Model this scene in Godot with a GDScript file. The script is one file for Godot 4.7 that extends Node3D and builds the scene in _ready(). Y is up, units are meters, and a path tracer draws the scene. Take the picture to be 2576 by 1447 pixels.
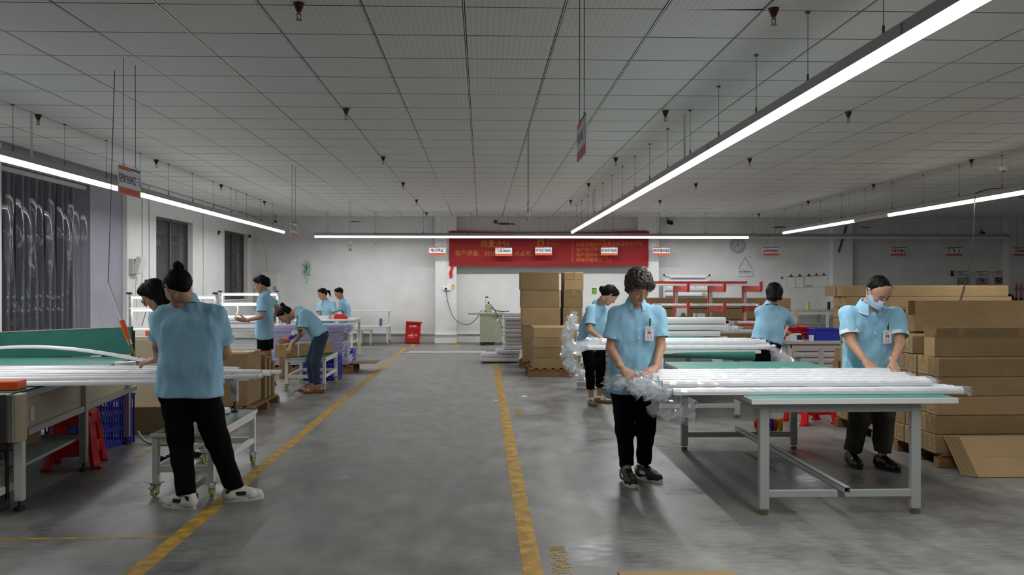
extends Node3D
# A packing workshop at night: one long room, rows of linear lamps, work tables, cartons and ten people at work.

const CEILING := 3.084
const BACK := -21.7
const LEFT := -5.55
const RIGHT := 13.7

var M := {}
var taken := {}
var cache := {}


func _ready() -> void:
	set_view()
	make_materials()
	build_room()
	build_lamps()
	build_signs()
	build_wall_things()
	build_right_side()
	build_left_side()
	build_people()


func set_view() -> void:
	var cam := Camera3D.new()
	cam.name = "camera"
	cam.fov = 36.178
	cam.near = 0.05
	cam.far = 100.0
	cam.position = Vector3(0, 1.44, 0)
	cam.rotation = Vector3(-0.003837, -0.034298, 0)
	add_child(cam)
	var e := Environment.new()
	e.background_mode = Environment.BG_COLOR
	e.background_color = Color(0.10, 0.105, 0.12)
	e.tonemap_mode = Environment.TONE_MAPPER_LINEAR
	e.tonemap_exposure = 1.0
	e.sdfgi_enabled = true
	e.ssao_enabled = true
	e.ssil_enabled = true
	var w := WorldEnvironment.new()
	w.name = "surroundings"
	w.environment = e
	add_child(w)


# ------------------------------------------------------------------ mesh building
class Mb:
	var v := PackedVector3Array()
	var n := PackedVector3Array()
	var uv := PackedVector2Array()
	var c := PackedColorArray()

	func tri(a: Vector3, b: Vector3, d: Vector3) -> void:   # counter-clockwise seen from outside
		var k := (b - a).cross(d - a).normalized()
		v.append_array(PackedVector3Array([a, d, b]))
		n.append_array(PackedVector3Array([k, k, k]))
		uv.append_array(PackedVector2Array([Vector2(a.x, a.y), Vector2(d.x, d.y), Vector2(b.x, b.y)]))

	func quad(a: Vector3, b: Vector3, d: Vector3, e: Vector3) -> void:
		var k := (b - a).cross(e - a).normalized()
		v.append_array(PackedVector3Array([a, d, b, a, e, d]))
		n.append_array(PackedVector3Array([k, k, k, k, k, k]))
		uv.append_array(PackedVector2Array([Vector2(0, 1), Vector2(1, 0), Vector2(1, 1), Vector2(0, 1), Vector2(0, 0), Vector2(1, 0)]))

	func squad(p: Array, k: Array, t: Array = []) -> void:   # smooth quad: points, normals, uvs
		for i in [0, 2, 1, 0, 3, 2]:
			v.append(p[i])
			n.append(k[i])
			uv.append(t[i] if t else Vector2(0, 0))

	func box(at: Vector3, s: Vector3, bev := 0.0, b := Basis()) -> void:
		var h := s * 0.5
		if bev <= 0.0:
			var p := []
			for i in 8:
				p.append(at + b * Vector3(h.x if i & 1 else -h.x, h.y if i & 2 else -h.y, h.z if i & 4 else -h.z))
			quad(p[4], p[5], p[7], p[6])
			quad(p[1], p[0], p[2], p[3])
			quad(p[5], p[1], p[3], p[7])
			quad(p[0], p[4], p[6], p[2])
			quad(p[6], p[7], p[3], p[2])
			quad(p[0], p[1], p[5], p[4])
			return
		var g := h - Vector3(bev, bev, bev)
		var P := func(x: float, y: float, z: float) -> Vector3: return at + b * Vector3(x, y, z)
		quad(P.call(-g.x, -g.y, h.z), P.call(g.x, -g.y, h.z), P.call(g.x, g.y, h.z), P.call(-g.x, g.y, h.z))
		quad(P.call(g.x, -g.y, -h.z), P.call(-g.x, -g.y, -h.z), P.call(-g.x, g.y, -h.z), P.call(g.x, g.y, -h.z))
		quad(P.call(h.x, -g.y, g.z), P.call(h.x, -g.y, -g.z), P.call(h.x, g.y, -g.z), P.call(h.x, g.y, g.z))
		quad(P.call(-h.x, -g.y, -g.z), P.call(-h.x, -g.y, g.z), P.call(-h.x, g.y, g.z), P.call(-h.x, g.y, -g.z))
		quad(P.call(-g.x, h.y, g.z), P.call(g.x, h.y, g.z), P.call(g.x, h.y, -g.z), P.call(-g.x, h.y, -g.z))
		quad(P.call(-g.x, -h.y, -g.z), P.call(g.x, -h.y, -g.z), P.call(g.x, -h.y, g.z), P.call(-g.x, -h.y, g.z))
		for sx in [-1.0, 1.0]:
			for sy in [-1.0, 1.0]:
				var q := [P.call(sx * h.x, sy * g.y, -g.z), P.call(sx * h.x, sy * g.y, g.z), P.call(sx * g.x, sy * h.y, g.z), P.call(sx * g.x, sy * h.y, -g.z)]
				if sx * sy > 0:
					quad(q[1], q[0], q[3], q[2])
				else:
					quad(q[0], q[1], q[2], q[3])
				q = [P.call(sx * h.x, -g.y, sy * g.z), P.call(sx * h.x, g.y, sy * g.z), P.call(sx * g.x, g.y, sy * h.z), P.call(sx * g.x, -g.y, sy * h.z)]
				if sx * sy > 0:
					quad(q[0], q[1], q[2], q[3])
				else:
					quad(q[1], q[0], q[3], q[2])
				q = [P.call(-g.x, sx * h.y, sy * g.z), P.call(g.x, sx * h.y, sy * g.z), P.call(g.x, sx * g.y, sy * h.z), P.call(-g.x, sx * g.y, sy * h.z)]
				if sx * sy > 0:
					quad(q[1], q[0], q[3], q[2])
				else:
					quad(q[0], q[1], q[2], q[3])
				for sz in [-1.0, 1.0]:
					var t := [P.call(sx * h.x, sy * g.y, sz * g.z), P.call(sx * g.x, sy * h.y, sz * g.z), P.call(sx * g.x, sy * g.y, sz * h.z)]
					if sx * sy * sz > 0:
						tri(t[0], t[1], t[2])
					else:
						tri(t[1], t[0], t[2])

	func span(a: Vector3, b: Vector3, bev := 0.0) -> void:   # an upright box between two corners
		box((a + b) * 0.5, (b - a).abs(), bev)

	func bar(a: Vector3, b: Vector3, w: float, h: float, bev := 0.0) -> void:   # square bar from a to b
		box((a + b) * 0.5, Vector3(w, h, a.distance_to(b)), bev, along(b - a))

	static func along(d: Vector3) -> Basis:   # local z runs along d
		var z := d.normalized()
		var up := Vector3.UP if absf(z.y) < 0.99 else Vector3.RIGHT
		var x := up.cross(z).normalized()
		return Basis(x, z.cross(x), z)

	func tube(a: Vector3, b: Vector3, r: float, seg := 8, r2 := -1.0, caps := true) -> void:
		var f := along(b - a)
		var e := r if r2 < 0 else r2
		for i in seg:
			var t := TAU * i / seg
			var u := TAU * (i + 1) / seg
			var d := f.x * cos(t) + f.y * sin(t)
			var g := f.x * cos(u) + f.y * sin(u)
			squad([a + d * r, a + g * r, b + g * e, b + d * e], [d, g, g, d])
			if caps:
				tri(a, a + g * r, a + d * r)
				tri(b, b + d * e, b + g * e)

	func path(p: Array, r: float, seg := 6) -> void:   # a bent tube through points
		var rings := []
		var nor := []
		var x := Vector3.ZERO
		for i in p.size():
			var d: Vector3 = (p[mini(i + 1, p.size() - 1)] - p[maxi(i - 1, 0)]).normalized()
			if i == 0:
				x = along(d).x
			x = (x - d * x.dot(d)).normalized()
			var y := d.cross(x)
			var ring := []
			var nr := []
			for k in seg + 1:
				var t := TAU * k / seg
				var o := x * cos(t) + y * sin(t)
				ring.append(p[i] + o * r)
				nr.append(o)
			rings.append(ring)
			nor.append(nr)
		for i in p.size() - 1:
			for k in seg:
				squad([rings[i][k], rings[i][k + 1], rings[i + 1][k + 1], rings[i + 1][k]], [nor[i][k], nor[i][k + 1], nor[i + 1][k + 1], nor[i + 1][k]])

	func lathe(prof: Array, at: Vector3, seg := 16, f := Basis()) -> void:   # prof: Vector2(radius, height) from bottom to top
		for j in prof.size() - 1:
			var a: Vector2 = prof[j]
			var b: Vector2 = prof[j + 1]
			var sl := Vector2(b.y - a.y, a.x - b.x).normalized()
			for i in seg:
				var t := TAU * i / seg
				var u := TAU * (i + 1) / seg
				var d := Vector3(cos(t), 0, -sin(t))
				var g := Vector3(cos(u), 0, -sin(u))
				var q := [at + f * (d * a.x + Vector3.UP * a.y), at + f * (g * a.x + Vector3.UP * a.y), at + f * (g * b.x + Vector3.UP * b.y), at + f * (d * b.x + Vector3.UP * b.y)]
				var k1: Vector3 = f * (d * sl.x + Vector3.UP * sl.y)
				var k2: Vector3 = f * (g * sl.x + Vector3.UP * sl.y)
				squad(q, [k1, k2, k2, k1])

	func prism(poly: PackedVector2Array, z0: float, z1: float, f := Transform3D()) -> void:   # outline in x, y counter-clockwise, thick along z
		var idx := Geometry2D.triangulate_polygon(poly)
		for i in range(0, idx.size(), 3):
			var a := poly[idx[i]]
			var b := poly[idx[i + 1]]
			var d := poly[idx[i + 2]]
			if (b - a).cross(d - a) < 0:
				var s := b
				b = d
				d = s
			tri(f * Vector3(a.x, a.y, z1), f * Vector3(b.x, b.y, z1), f * Vector3(d.x, d.y, z1))
			tri(f * Vector3(a.x, a.y, z0), f * Vector3(d.x, d.y, z0), f * Vector3(b.x, b.y, z0))
		for i in poly.size():
			var a := poly[i]
			var b := poly[(i + 1) % poly.size()]
			quad(f * Vector3(a.x, a.y, z0), f * Vector3(b.x, b.y, z0), f * Vector3(b.x, b.y, z1), f * Vector3(a.x, a.y, z1))

	func grid(rows: Array, closed := false) -> void:   # smooth sheet through rows of points; u runs along a row, v down the rows
		var r := rows.size()
		var m: int = rows[0].size()
		var k := []
		for i in r:
			var line := []
			for j in m:
				var du: Vector3 = rows[i][mini(j + 1, m - 1)] - rows[i][maxi(j - 1, 0)]
				if closed and (j == 0 or j == m - 1):
					du = rows[i][1] - rows[i][m - 2]
				var dv: Vector3 = rows[mini(i + 1, r - 1)][j] - rows[maxi(i - 1, 0)][j]
				line.append(dv.cross(du).normalized())
			k.append(line)
		for i in r - 1:
			for j in m - 1:
				squad([rows[i + 1][j], rows[i + 1][j + 1], rows[i][j + 1], rows[i][j]], [k[i + 1][j], k[i + 1][j + 1], k[i][j + 1], k[i][j]],
					[Vector2(float(j) / (m - 1), float(i + 1) / (r - 1)), Vector2(float(j + 1) / (m - 1), float(i + 1) / (r - 1)), Vector2(float(j + 1) / (m - 1), float(i) / (r - 1)), Vector2(float(j) / (m - 1), float(i) / (r - 1))])

	func mesh() -> ArrayMesh:
		var a := []
		a.resize(Mesh.ARRAY_MAX)
		a[Mesh.ARRAY_VERTEX] = v
		a[Mesh.ARRAY_NORMAL] = n
		a[Mesh.ARRAY_TEX_UV] = uv
		if c.size() == v.size():
			a[Mesh.ARRAY_COLOR] = c
		var m := ArrayMesh.new()
		m.add_surface_from_arrays(Mesh.PRIMITIVE_TRIANGLES, a)
		return m


# ------------------------------------------------------------------ naming
func numbered(called: String) -> String:
	var k: int = taken.get(called, -1) + 1
	taken[called] = k
	return called if k == 0 else "%s_%03d" % [called, k]


func thing(called: String, label: String, category: String, at := Vector3.ZERO, turn := 0.0, group := "") -> Node3D:
	var o := Node3D.new()
	o.name = numbered(called)
	add_child(o)
	o.position = at
	o.rotation.y = turn
	return tag(o, label, category, group)


func tag(o: Node3D, label: String, category := "", group := "", kind := "") -> Node3D:
	if label:
		o.set_meta("label", label)
	if category:
		o.set_meta("category", category)
	if group:
		o.set_meta("group", group)
	if kind:
		o.set_meta("kind", kind)
	return o


func part(called: String, shape: Mesh, m: Material, parent: Node3D, at := Vector3.ZERO, turn := Basis()) -> MeshInstance3D:
	var o := MeshInstance3D.new()
	o.name = called
	o.mesh = shape
	o.material_override = m
	parent.add_child(o, true)
	o.transform = Transform3D(turn, at)
	return o


func top(called: String, shape: Mesh, m: Material, label: String, category: String, at := Vector3.ZERO, turn := Basis(), group := "") -> MeshInstance3D:
	var o := part(numbered(called), shape, m, self, at, turn)
	tag(o, label, category, group)
	return o


func struct(called: String, shape: Mesh, m: Material) -> MeshInstance3D:
	var o := part(called, shape, m, self)
	o.set_meta("kind", "structure")
	return o


func dup(o: Node3D, label: String, at: Vector3, turn := 0.0) -> Node3D:
	var d: Node3D = o.duplicate()
	d.name = numbered(str(o.name).rstrip("0123456789").rstrip("_"))
	add_child(d)
	d.position = at
	d.rotation.y = turn
	d.set_meta("label", label)
	return d


func bx(s: Vector3, bev := 0.0) -> ArrayMesh:   # a box mesh round its own middle, shared between alike pieces
	var key := "%.3f %.3f %.3f %.4f" % [s.x, s.y, s.z, bev]
	if not cache.has(key):
		var b := Mb.new()
		b.box(Vector3.ZERO, s, bev)
		cache[key] = b.mesh()
	return cache[key]


func rod(a: Vector3, b: Vector3, r: float, seg := 6) -> ArrayMesh:
	var m := Mb.new()
	m.tube(a, b, r, seg)
	return m.mesh()


func sag(a: Vector3, b: Vector3, drop: float, k := 12) -> Array:   # points of a hanging cord
	var out := []
	for i in k + 1:
		var t := float(i) / k
		out.append(a.lerp(b, t) - Vector3(0, drop * 4.0 * t * (1.0 - t), 0))
	return out


func bent(p: Array, k := 6) -> Array:   # a smooth line through points
	var out := []
	for i in p.size() - 1:
		var a: Vector3 = p[maxi(i - 1, 0)]
		var d: Vector3 = p[mini(i + 2, p.size() - 1)]
		for j in k:
			out.append(p[i].cubic_interpolate(p[i + 1], a, d, float(j) / k))
	out.append(p[-1])
	return out


func hexmesh(r: float, h: float, seg := 12) -> ArrayMesh:
	var m := Mb.new()
	m.lathe([Vector2(0, 0), Vector2(r, 0), Vector2(r, h), Vector2(0, h)], Vector3.ZERO, seg)
	return m.mesh()


# ------------------------------------------------------------------ materials
func mat(called: String, c: Color, rough := 0.6, metal := 0.0) -> StandardMaterial3D:
	var m := StandardMaterial3D.new()
	m.resource_name = called
	m.albedo_color = c
	m.roughness = rough
	m.metallic = metal
	M[called] = m
	return m


func noise_tex(freq: float, octaves: int, lo: Color, hi: Color, size := 512, sd := 1, kind := FastNoiseLite.TYPE_SIMPLEX_SMOOTH) -> NoiseTexture2D:
	var f := FastNoiseLite.new()
	f.seed = sd
	f.noise_type = kind
	f.frequency = freq
	f.fractal_octaves = octaves
	var g := Gradient.new()
	g.colors = PackedColorArray([lo, hi])
	var t := NoiseTexture2D.new()
	t.width = size
	t.height = size
	t.seamless = true
	t.noise = f
	t.color_ramp = g
	return t


func grain(m: StandardMaterial3D, t: Texture2D, scale: Vector3, world := false) -> void:
	m.albedo_texture = t
	m.uv1_triplanar = true
	m.uv1_world_triplanar = world
	m.uv1_scale = scale


func make_materials() -> void:
	# floor: worn power-trowelled concrete, streaky
	var m := mat("concrete", Color(0.57, 0.565, 0.555), 1.0)
	var f := Image.create(1024, 1024, false, Image.FORMAT_RGB8)
	var r := Image.create(1024, 1024, false, Image.FORMAT_RGB8)
	var n1 := FastNoiseLite.new()
	n1.seed = 4
	n1.frequency = 0.006
	n1.fractal_octaves = 5
	var a := n1.get_seamless_image(1024, 1024)
	n1.seed = 9
	n1.frequency = 0.03
	var b := n1.get_seamless_image(1024, 1024)
	n1.seed = 12
	n1.frequency = 0.012
	var d := n1.get_seamless_image(1024, 1024)
	for y in 1024:
		for x in 1024:
			var k := a.get_pixel(x, y).r
			var s := b.get_pixel(x, (y * 3) % 1024).r
			var w := d.get_pixel((x * 2) % 1024, y).r
			var t := 0.80 + 0.24 * (k - 0.5) + 0.12 * (s - 0.5) + 0.14 * (w - 0.5)
			f.set_pixel(x, y, Color(t, t, t * (1.0 - 0.03 * (k - 0.3))))
			var q := clampf(0.43 + 0.22 * (s - 0.5) + 0.25 * (k - 0.5), 0.22, 0.8)
			r.set_pixel(x, y, Color(q, q, q))
	grain(m, ImageTexture.create_from_image(f), Vector3(0.21, 0.21, 0.21), true)
	m.roughness_texture = ImageTexture.create_from_image(r)
	m.metallic_specular = 0.5
	m = mat("plaster", Color(0.86, 0.86, 0.86), 0.85)
	grain(m, noise_tex(0.01, 5, Color(0.94, 0.94, 0.935), Color(1, 1, 1), 512, 3), Vector3(0.3, 0.3, 0.3), true)
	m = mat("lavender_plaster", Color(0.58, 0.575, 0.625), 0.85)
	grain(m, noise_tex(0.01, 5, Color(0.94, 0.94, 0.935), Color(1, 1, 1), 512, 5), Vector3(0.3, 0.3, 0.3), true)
	# ceiling panels: perforated white sheet
	m = mat("panel", Color(0.90, 0.90, 0.89), 0.55)
	var p := Image.create(256, 256, false, Image.FORMAT_RGB8)
	for y in 256:
		for x in 256:
			var q := 0.96 + 0.04 * sin((x + y) * TAU / 32.0) * sin((x - y) * TAU / 32.0)
			p.set_pixel(x, y, Color(q, q, q))
	grain(m, ImageTexture.create_from_image(p), Vector3(1.7, 1.7, 1.7), true)
	mat("void_grey", Color(0.25, 0.25, 0.25), 0.9)
	mat("runner", Color(0.80, 0.80, 0.80), 0.3, 0.85)
	mat("tee", Color(0.36, 0.36, 0.37), 0.6)  # dark tone standing in for the shade inside the ceiling gaps
	mat("housing", Color(0.62, 0.62, 0.62), 0.4, 0.5)
	mat("wire", Color(0.45, 0.45, 0.45), 0.4, 0.7)
	mat("white_pipe", Color(0.88, 0.88, 0.86), 0.5)
	mat("opal_off", Color(0.80, 0.80, 0.80), 0.4)
	var l := mat("opal_lit", Color(0.95, 0.95, 0.95), 0.4)
	l.emission_enabled = true
	l.emission = Color(0.99, 0.997, 0.995)
	l.emission_energy_multiplier = 4.0
	mat("yellow_paint", Color(0.80, 0.62, 0.22), 0.6)
	grain(M.yellow_paint, noise_tex(0.02, 5, Color(0.62, 0.62, 0.62), Color(1, 1, 1), 512, 21), Vector3(0.8, 0.8, 0.8), true)
	mat("sign_white", Color(0.86, 0.86, 0.90), 0.5)
	mat("steel_white", Color(0.80, 0.80, 0.78), 0.5)
	mat("steel_grey", Color(0.66, 0.67, 0.66), 0.45)
	mat("alu", Color(0.70, 0.70, 0.70), 0.35, 0.8)
	mat("chrome", Color(0.75, 0.75, 0.75), 0.2, 0.95)
	mat("black_plastic", Color(0.05, 0.05, 0.055), 0.45)
	mat("black_rubber", Color(0.07, 0.07, 0.07), 0.7)
	mat("dark_grey", Color(0.20, 0.20, 0.20), 0.6)
	mat("green_mat", Color(0.22, 0.50, 0.45), 0.55)
	grain(M.green_mat, noise_tex(0.02, 4, Color(0.9, 0.9, 0.9), Color(1, 1, 1), 256, 7), Vector3(0.7, 0.7, 0.7), true)
	mat("green_edge", Color(0.10, 0.28, 0.24), 0.5)
	mat("cream_board", Color(0.72, 0.66, 0.56), 0.6)
	mat("beige_metal", Color(0.60, 0.62, 0.52), 0.45)
	mat("orange_plastic", Color(0.90, 0.34, 0.08), 0.4)
	mat("rack_red", Color(0.72, 0.20, 0.12), 0.45)
	mat("red_plastic", Color(0.80, 0.05, 0.06), 0.35)
	mat("red_metal", Color(0.70, 0.05, 0.08), 0.35)
	mat("blue_plastic", Color(0.12, 0.16, 0.62), 0.4)
	mat("yellow_green", Color(0.72, 0.75, 0.40), 0.45)
	mat("paper", Color(0.85, 0.85, 0.84), 0.8)
	mat("tape_white", Color(0.88, 0.88, 0.86), 0.5)
	mat("tape_yellow", Color(0.85, 0.70, 0.06), 0.4)
	mat("white_plastic", Color(0.90, 0.90, 0.91), 0.28)
	mat("white_tube", Color(0.86, 0.86, 0.87), 0.35)
	var cb := [Color(0.57, 0.475, 0.33), Color(0.53, 0.44, 0.30), Color(0.63, 0.52, 0.36)]
	for i in 3:
		m = mat("card_%d" % i, cb[i], 0.8)
		grain(m, noise_tex(0.012, 4, Color(0.93, 0.93, 0.93), Color(1, 1, 1), 256, 31 + i), Vector3(1.3, 1.3, 1.3), true)
	mat("card_edge", Color(0.42, 0.31, 0.19), 0.85)
	mat("card_print", Color(0.38, 0.28, 0.17), 0.85)
	mat("packing_tape", Color(0.60, 0.46, 0.27), 0.18)
	m = mat("wood", Color(0.55, 0.40, 0.24), 0.75)
	grain(m, noise_tex(0.02, 4, Color(0.75, 0.72, 0.7), Color(1, 1, 1), 256, 41), Vector3(0.6, 6, 6), true)
	# clear film and sheets
	m = mat("film", Color(0.92, 0.94, 0.96, 0.16), 0.08)
	m.transparency = BaseMaterial3D.TRANSPARENCY_ALPHA
	m = mat("cover_plastic", Color(0.76, 0.74, 0.88, 0.50), 0.12)
	m.transparency = BaseMaterial3D.TRANSPARENCY_ALPHA
	m = mat("strip_pvc", Color(0.75, 0.76, 0.80, 0.06), 0.05)
	m.metallic_specular = 0.32
	m.transparency = BaseMaterial3D.TRANSPARENCY_ALPHA
	m = mat("pane", Color(0.8, 0.85, 0.85, 0.04), 0.03)
	m.metallic_specular = 0.22
	m.transparency = BaseMaterial3D.TRANSPARENCY_ALPHA
	mat("lens_black", Color(0.02, 0.02, 0.03), 0.1)
	mat("iron_dark", Color(0.10, 0.09, 0.085), 0.6, 0.0)
	mat("frame_red", Color(0.30, 0.25, 0.24), 0.6)
	mat("sprinkler_red", Color(0.28, 0.05, 0.05), 0.5)
	mat("brass", Color(0.55, 0.48, 0.35), 0.35, 0.8)
	mat("hose_cream", Color(0.80, 0.78, 0.64), 0.5)
	mat("grime", Color(0.36, 0.32, 0.27), 0.95)


# ------------------------------------------------------------------ room
func build_room() -> void:
	var b := Mb.new()
	b.span(Vector3(-9.5, -0.2, BACK - 0.3), Vector3(RIGHT + 0.3, 0, 3.3))
	var fl := struct("floor", b.mesh(), M.concrete)
	paint_floor(fl)
	# back wall with its piers
	b = Mb.new()
	b.span(Vector3(LEFT - 0.3, 0, BACK - 0.25), Vector3(RIGHT + 0.3, CEILING + 0.2, BACK))
	var wb := struct("wall_back", b.mesh(), M.plaster)
	for c in [[-1.13, -0.61], [3.82, 4.33], [8.64, 9.14], [13.06, RIGHT]]:
		b = Mb.new()
		b.span(Vector3(c[0], 0, BACK), Vector3(c[1], CEILING + 0.02, BACK + 0.3), 0.006)
		part("pier", b.mesh(), M.plaster, wb)
	# old mortar where a pipe was torn out, and grimy marks, each with its own outline
	var rng := RandomNumberGenerator.new()
	rng.seed = 77
	for s in [[0.55, 2.93, 0.34, 0.06], [0.34, 2.98, 0.12, 0.10], [0.75, 2.92, 0.16, 0.045], [-3.1, 2.97, 0.3, 0.02], [7.4, 2.86, 0.34, 0.03], [9.6, 2.86, 0.3, 0.02]]:
		b = Mb.new()
		var o := PackedVector2Array()
		for i in 18:
			var t := TAU * i / 18
			o.append(Vector2(cos(t) * s[2] * 0.5, sin(t) * s[3] * 0.5) * rng.randf_range(0.7, 1.1))
		b.prism(o, 0, 0.006, Transform3D(Basis(), Vector3(s[0], s[1], BACK)))
		part("mortar_patch", b.mesh(), M.grime, wb)
	for i in 46:
		b = Mb.new()
		b.box(Vector3(rng.randf_range(-5.2, 12.5), rng.randf_range(0.7, 3.0), BACK + 0.002), Vector3(rng.randf_range(0.008, 0.022), rng.randf_range(0.008, 0.022), 0.006))
		part("nail_hole", b.mesh(), M.dark_grey, wb)
	# a puff of green spray paint: many fine drops
	b = Mb.new()
	for i in 420:
		var q := Vector2(rng.randfn(0, 0.055), rng.randfn(0, 0.10))
		if q.y < 0:
			q.y *= 1.5
		b.box(Vector3(-4.29 + q.x, 1.80 + q.y, BACK + 0.001), Vector3(0.011, 0.011, 0.003))
	var spray := part("green_spray", b.mesh(), mat("spray_green", Color(0.25, 0.60, 0.44), 0.8), wb)
	spray.set_meta("kind", "stuff")
	b = Mb.new()
	for c in [[LEFT, -1.13, 0.03], [-1.14, -0.60, 0.33], [-0.61, 3.82, 0.03], [3.81, 4.34, 0.33], [4.33, 8.64, 0.03], [8.63, 9.15, 0.33], [9.14, 13.06, 0.03]]:
		b.span(Vector3(c[0], 0, BACK), Vector3(c[1], 0.20, BACK + c[2]), 0.008)
		b.span(Vector3(c[0], 0.20, BACK), Vector3(c[1], 0.24, BACK + c[2] + 0.03), 0.006)
	struct("baseboard_back", b.mesh(), M.plaster)
	# left wall: doorway with the strip curtain, two barred windows
	b = Mb.new()
	var t := LEFT - 0.25
	var near := LEFT - 0.07
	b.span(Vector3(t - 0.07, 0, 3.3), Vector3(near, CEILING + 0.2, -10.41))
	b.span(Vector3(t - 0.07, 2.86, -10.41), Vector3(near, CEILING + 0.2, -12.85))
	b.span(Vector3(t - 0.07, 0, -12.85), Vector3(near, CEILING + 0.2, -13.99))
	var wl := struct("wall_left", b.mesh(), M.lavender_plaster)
	b = Mb.new()
	b.span(Vector3(t, 0, -13.99), Vector3(LEFT, CEILING + 0.2, -15.22))
	b.span(Vector3(t, 0, -17.12), Vector3(LEFT, CEILING + 0.2, -19.21))
	b.span(Vector3(t, 0, -21.09), Vector3(LEFT, CEILING + 0.2, BACK - 0.25))
	for w in [[-15.22, -17.12], [-19.21, -21.09]]:
		b.span(Vector3(t, 0, w[0]), Vector3(LEFT, 1.1, w[1]))
		b.span(Vector3(t, 2.615, w[0]), Vector3(LEFT, CEILING + 0.2, w[1]))
	part("white_section", b.mesh(), M.plaster, wl)
	b = Mb.new()
	b.span(Vector3(near, 0, -8.0), Vector3(near + 0.06, CEILING, -10.41), 0.01)
	part("door_jamb", b.mesh(), M.plaster, wl)
	barred_window("window_1", -15.22, -17.12)
	barred_window("window_2", -19.21, -21.09)
	# the other two walls close the room
	b = Mb.new()
	b.span(Vector3(RIGHT, 0, BACK - 0.25), Vector3(RIGHT + 0.25, CEILING + 0.2, 3.3))
	struct("wall_right", b.mesh(), M.plaster)
	b = Mb.new()
	b.span(Vector3(t, 0, 3.0), Vector3(RIGHT + 0.25, CEILING + 0.2, 3.3))
	struct("wall_front", b.mesh(), M.plaster)
	ceiling()


func paint_floor(fl: Node3D) -> void:
	var h := 0.0012
	var line := func(x0: float, z0: float, x1: float, z1: float) -> void:
		var b := Mb.new()
		b.span(Vector3(x0, 0, z0), Vector3(x1, h, z1))
		part("yellow_line", b.mesh(), M.yellow_paint, fl)
	line.call(-1.775, 2.0, -1.675, -19.9)
	line.call(0.205, 2.0, 0.305, -18.45)
	line.call(-1.9, -20.0, 1.7, -20.05)
	line.call(-4.4, -20.25, -1.75, -20.28)
	line.call(-1.65, -20.1, -1.58, -21.6)
	line.call(-0.62, -20.1, -0.55, -21.6)
	line.call(0.305, -17.9, 0.42, -17.94)
	line.call(0.305, -16.6, 0.42, -16.64)
	line.call(-4.6, -5.045, -1.775, -5.075)
	line.call(-4.6, -8.04, -1.775, -8.07)
	line.call(-2.9, -7.4, -2.84, -8.04)
	line.call(-3.2, -10.75, -1.775, -10.78)
	line.call(-2.4, -9.45, -2.15, -9.47)
	line.call(-5.0, -13.4, -1.775, -13.43)
	var rng := RandomNumberGenerator.new()
	rng.seed = 5
	for z0 in [-4.83, -10.05]:
		var b := Mb.new()
		floor_words(b, "组装包装区", Vector3(0.36, 0, z0), 0.10)
		part("floor_lettering", b.mesh(), M.yellow_paint, fl)
	for s in [[-1.05, -9.45, 0.06], [0.55, -11.3, 0.05], [0.18, -10.9, 0.04]]:   # a spill and bits of white tape
		var o := PackedVector2Array()
		for i in 11:
			o.append(Vector2.from_angle(TAU * i / 11) * s[2] * rng.randf_range(0.5, 1.1))
		var b := Mb.new()
		b.prism(o, 0, h, Transform3D(Basis(Vector3.RIGHT, -PI / 2), Vector3(s[0], 0, s[1])))
		part("spot", b.mesh(), M.yellow_paint if s[1] == -9.45 else M.tape_white, fl)


func floor_words(b: Mb, text: String, at: Vector3, size: float) -> void:   # painted to be read from the aisle: letters stand towards +x, run towards +z
	for i in text.length():
		for s in strokes_of(text[i]):
			for k in s.size() - 1:
				var p: Vector2 = s[k]
				var q: Vector2 = s[k + 1]
				var a := at + Vector3((9.0 - p.y) / 9.0 * size * 0.95, 0.0008, (i + p.x / 10.0) * size)
				var d := at + Vector3((9.0 - q.y) / 9.0 * size * 0.95, 0.0008, (i + q.x / 10.0) * size)
				b.bar(a, d, size * 0.085, 0.0012)


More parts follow.
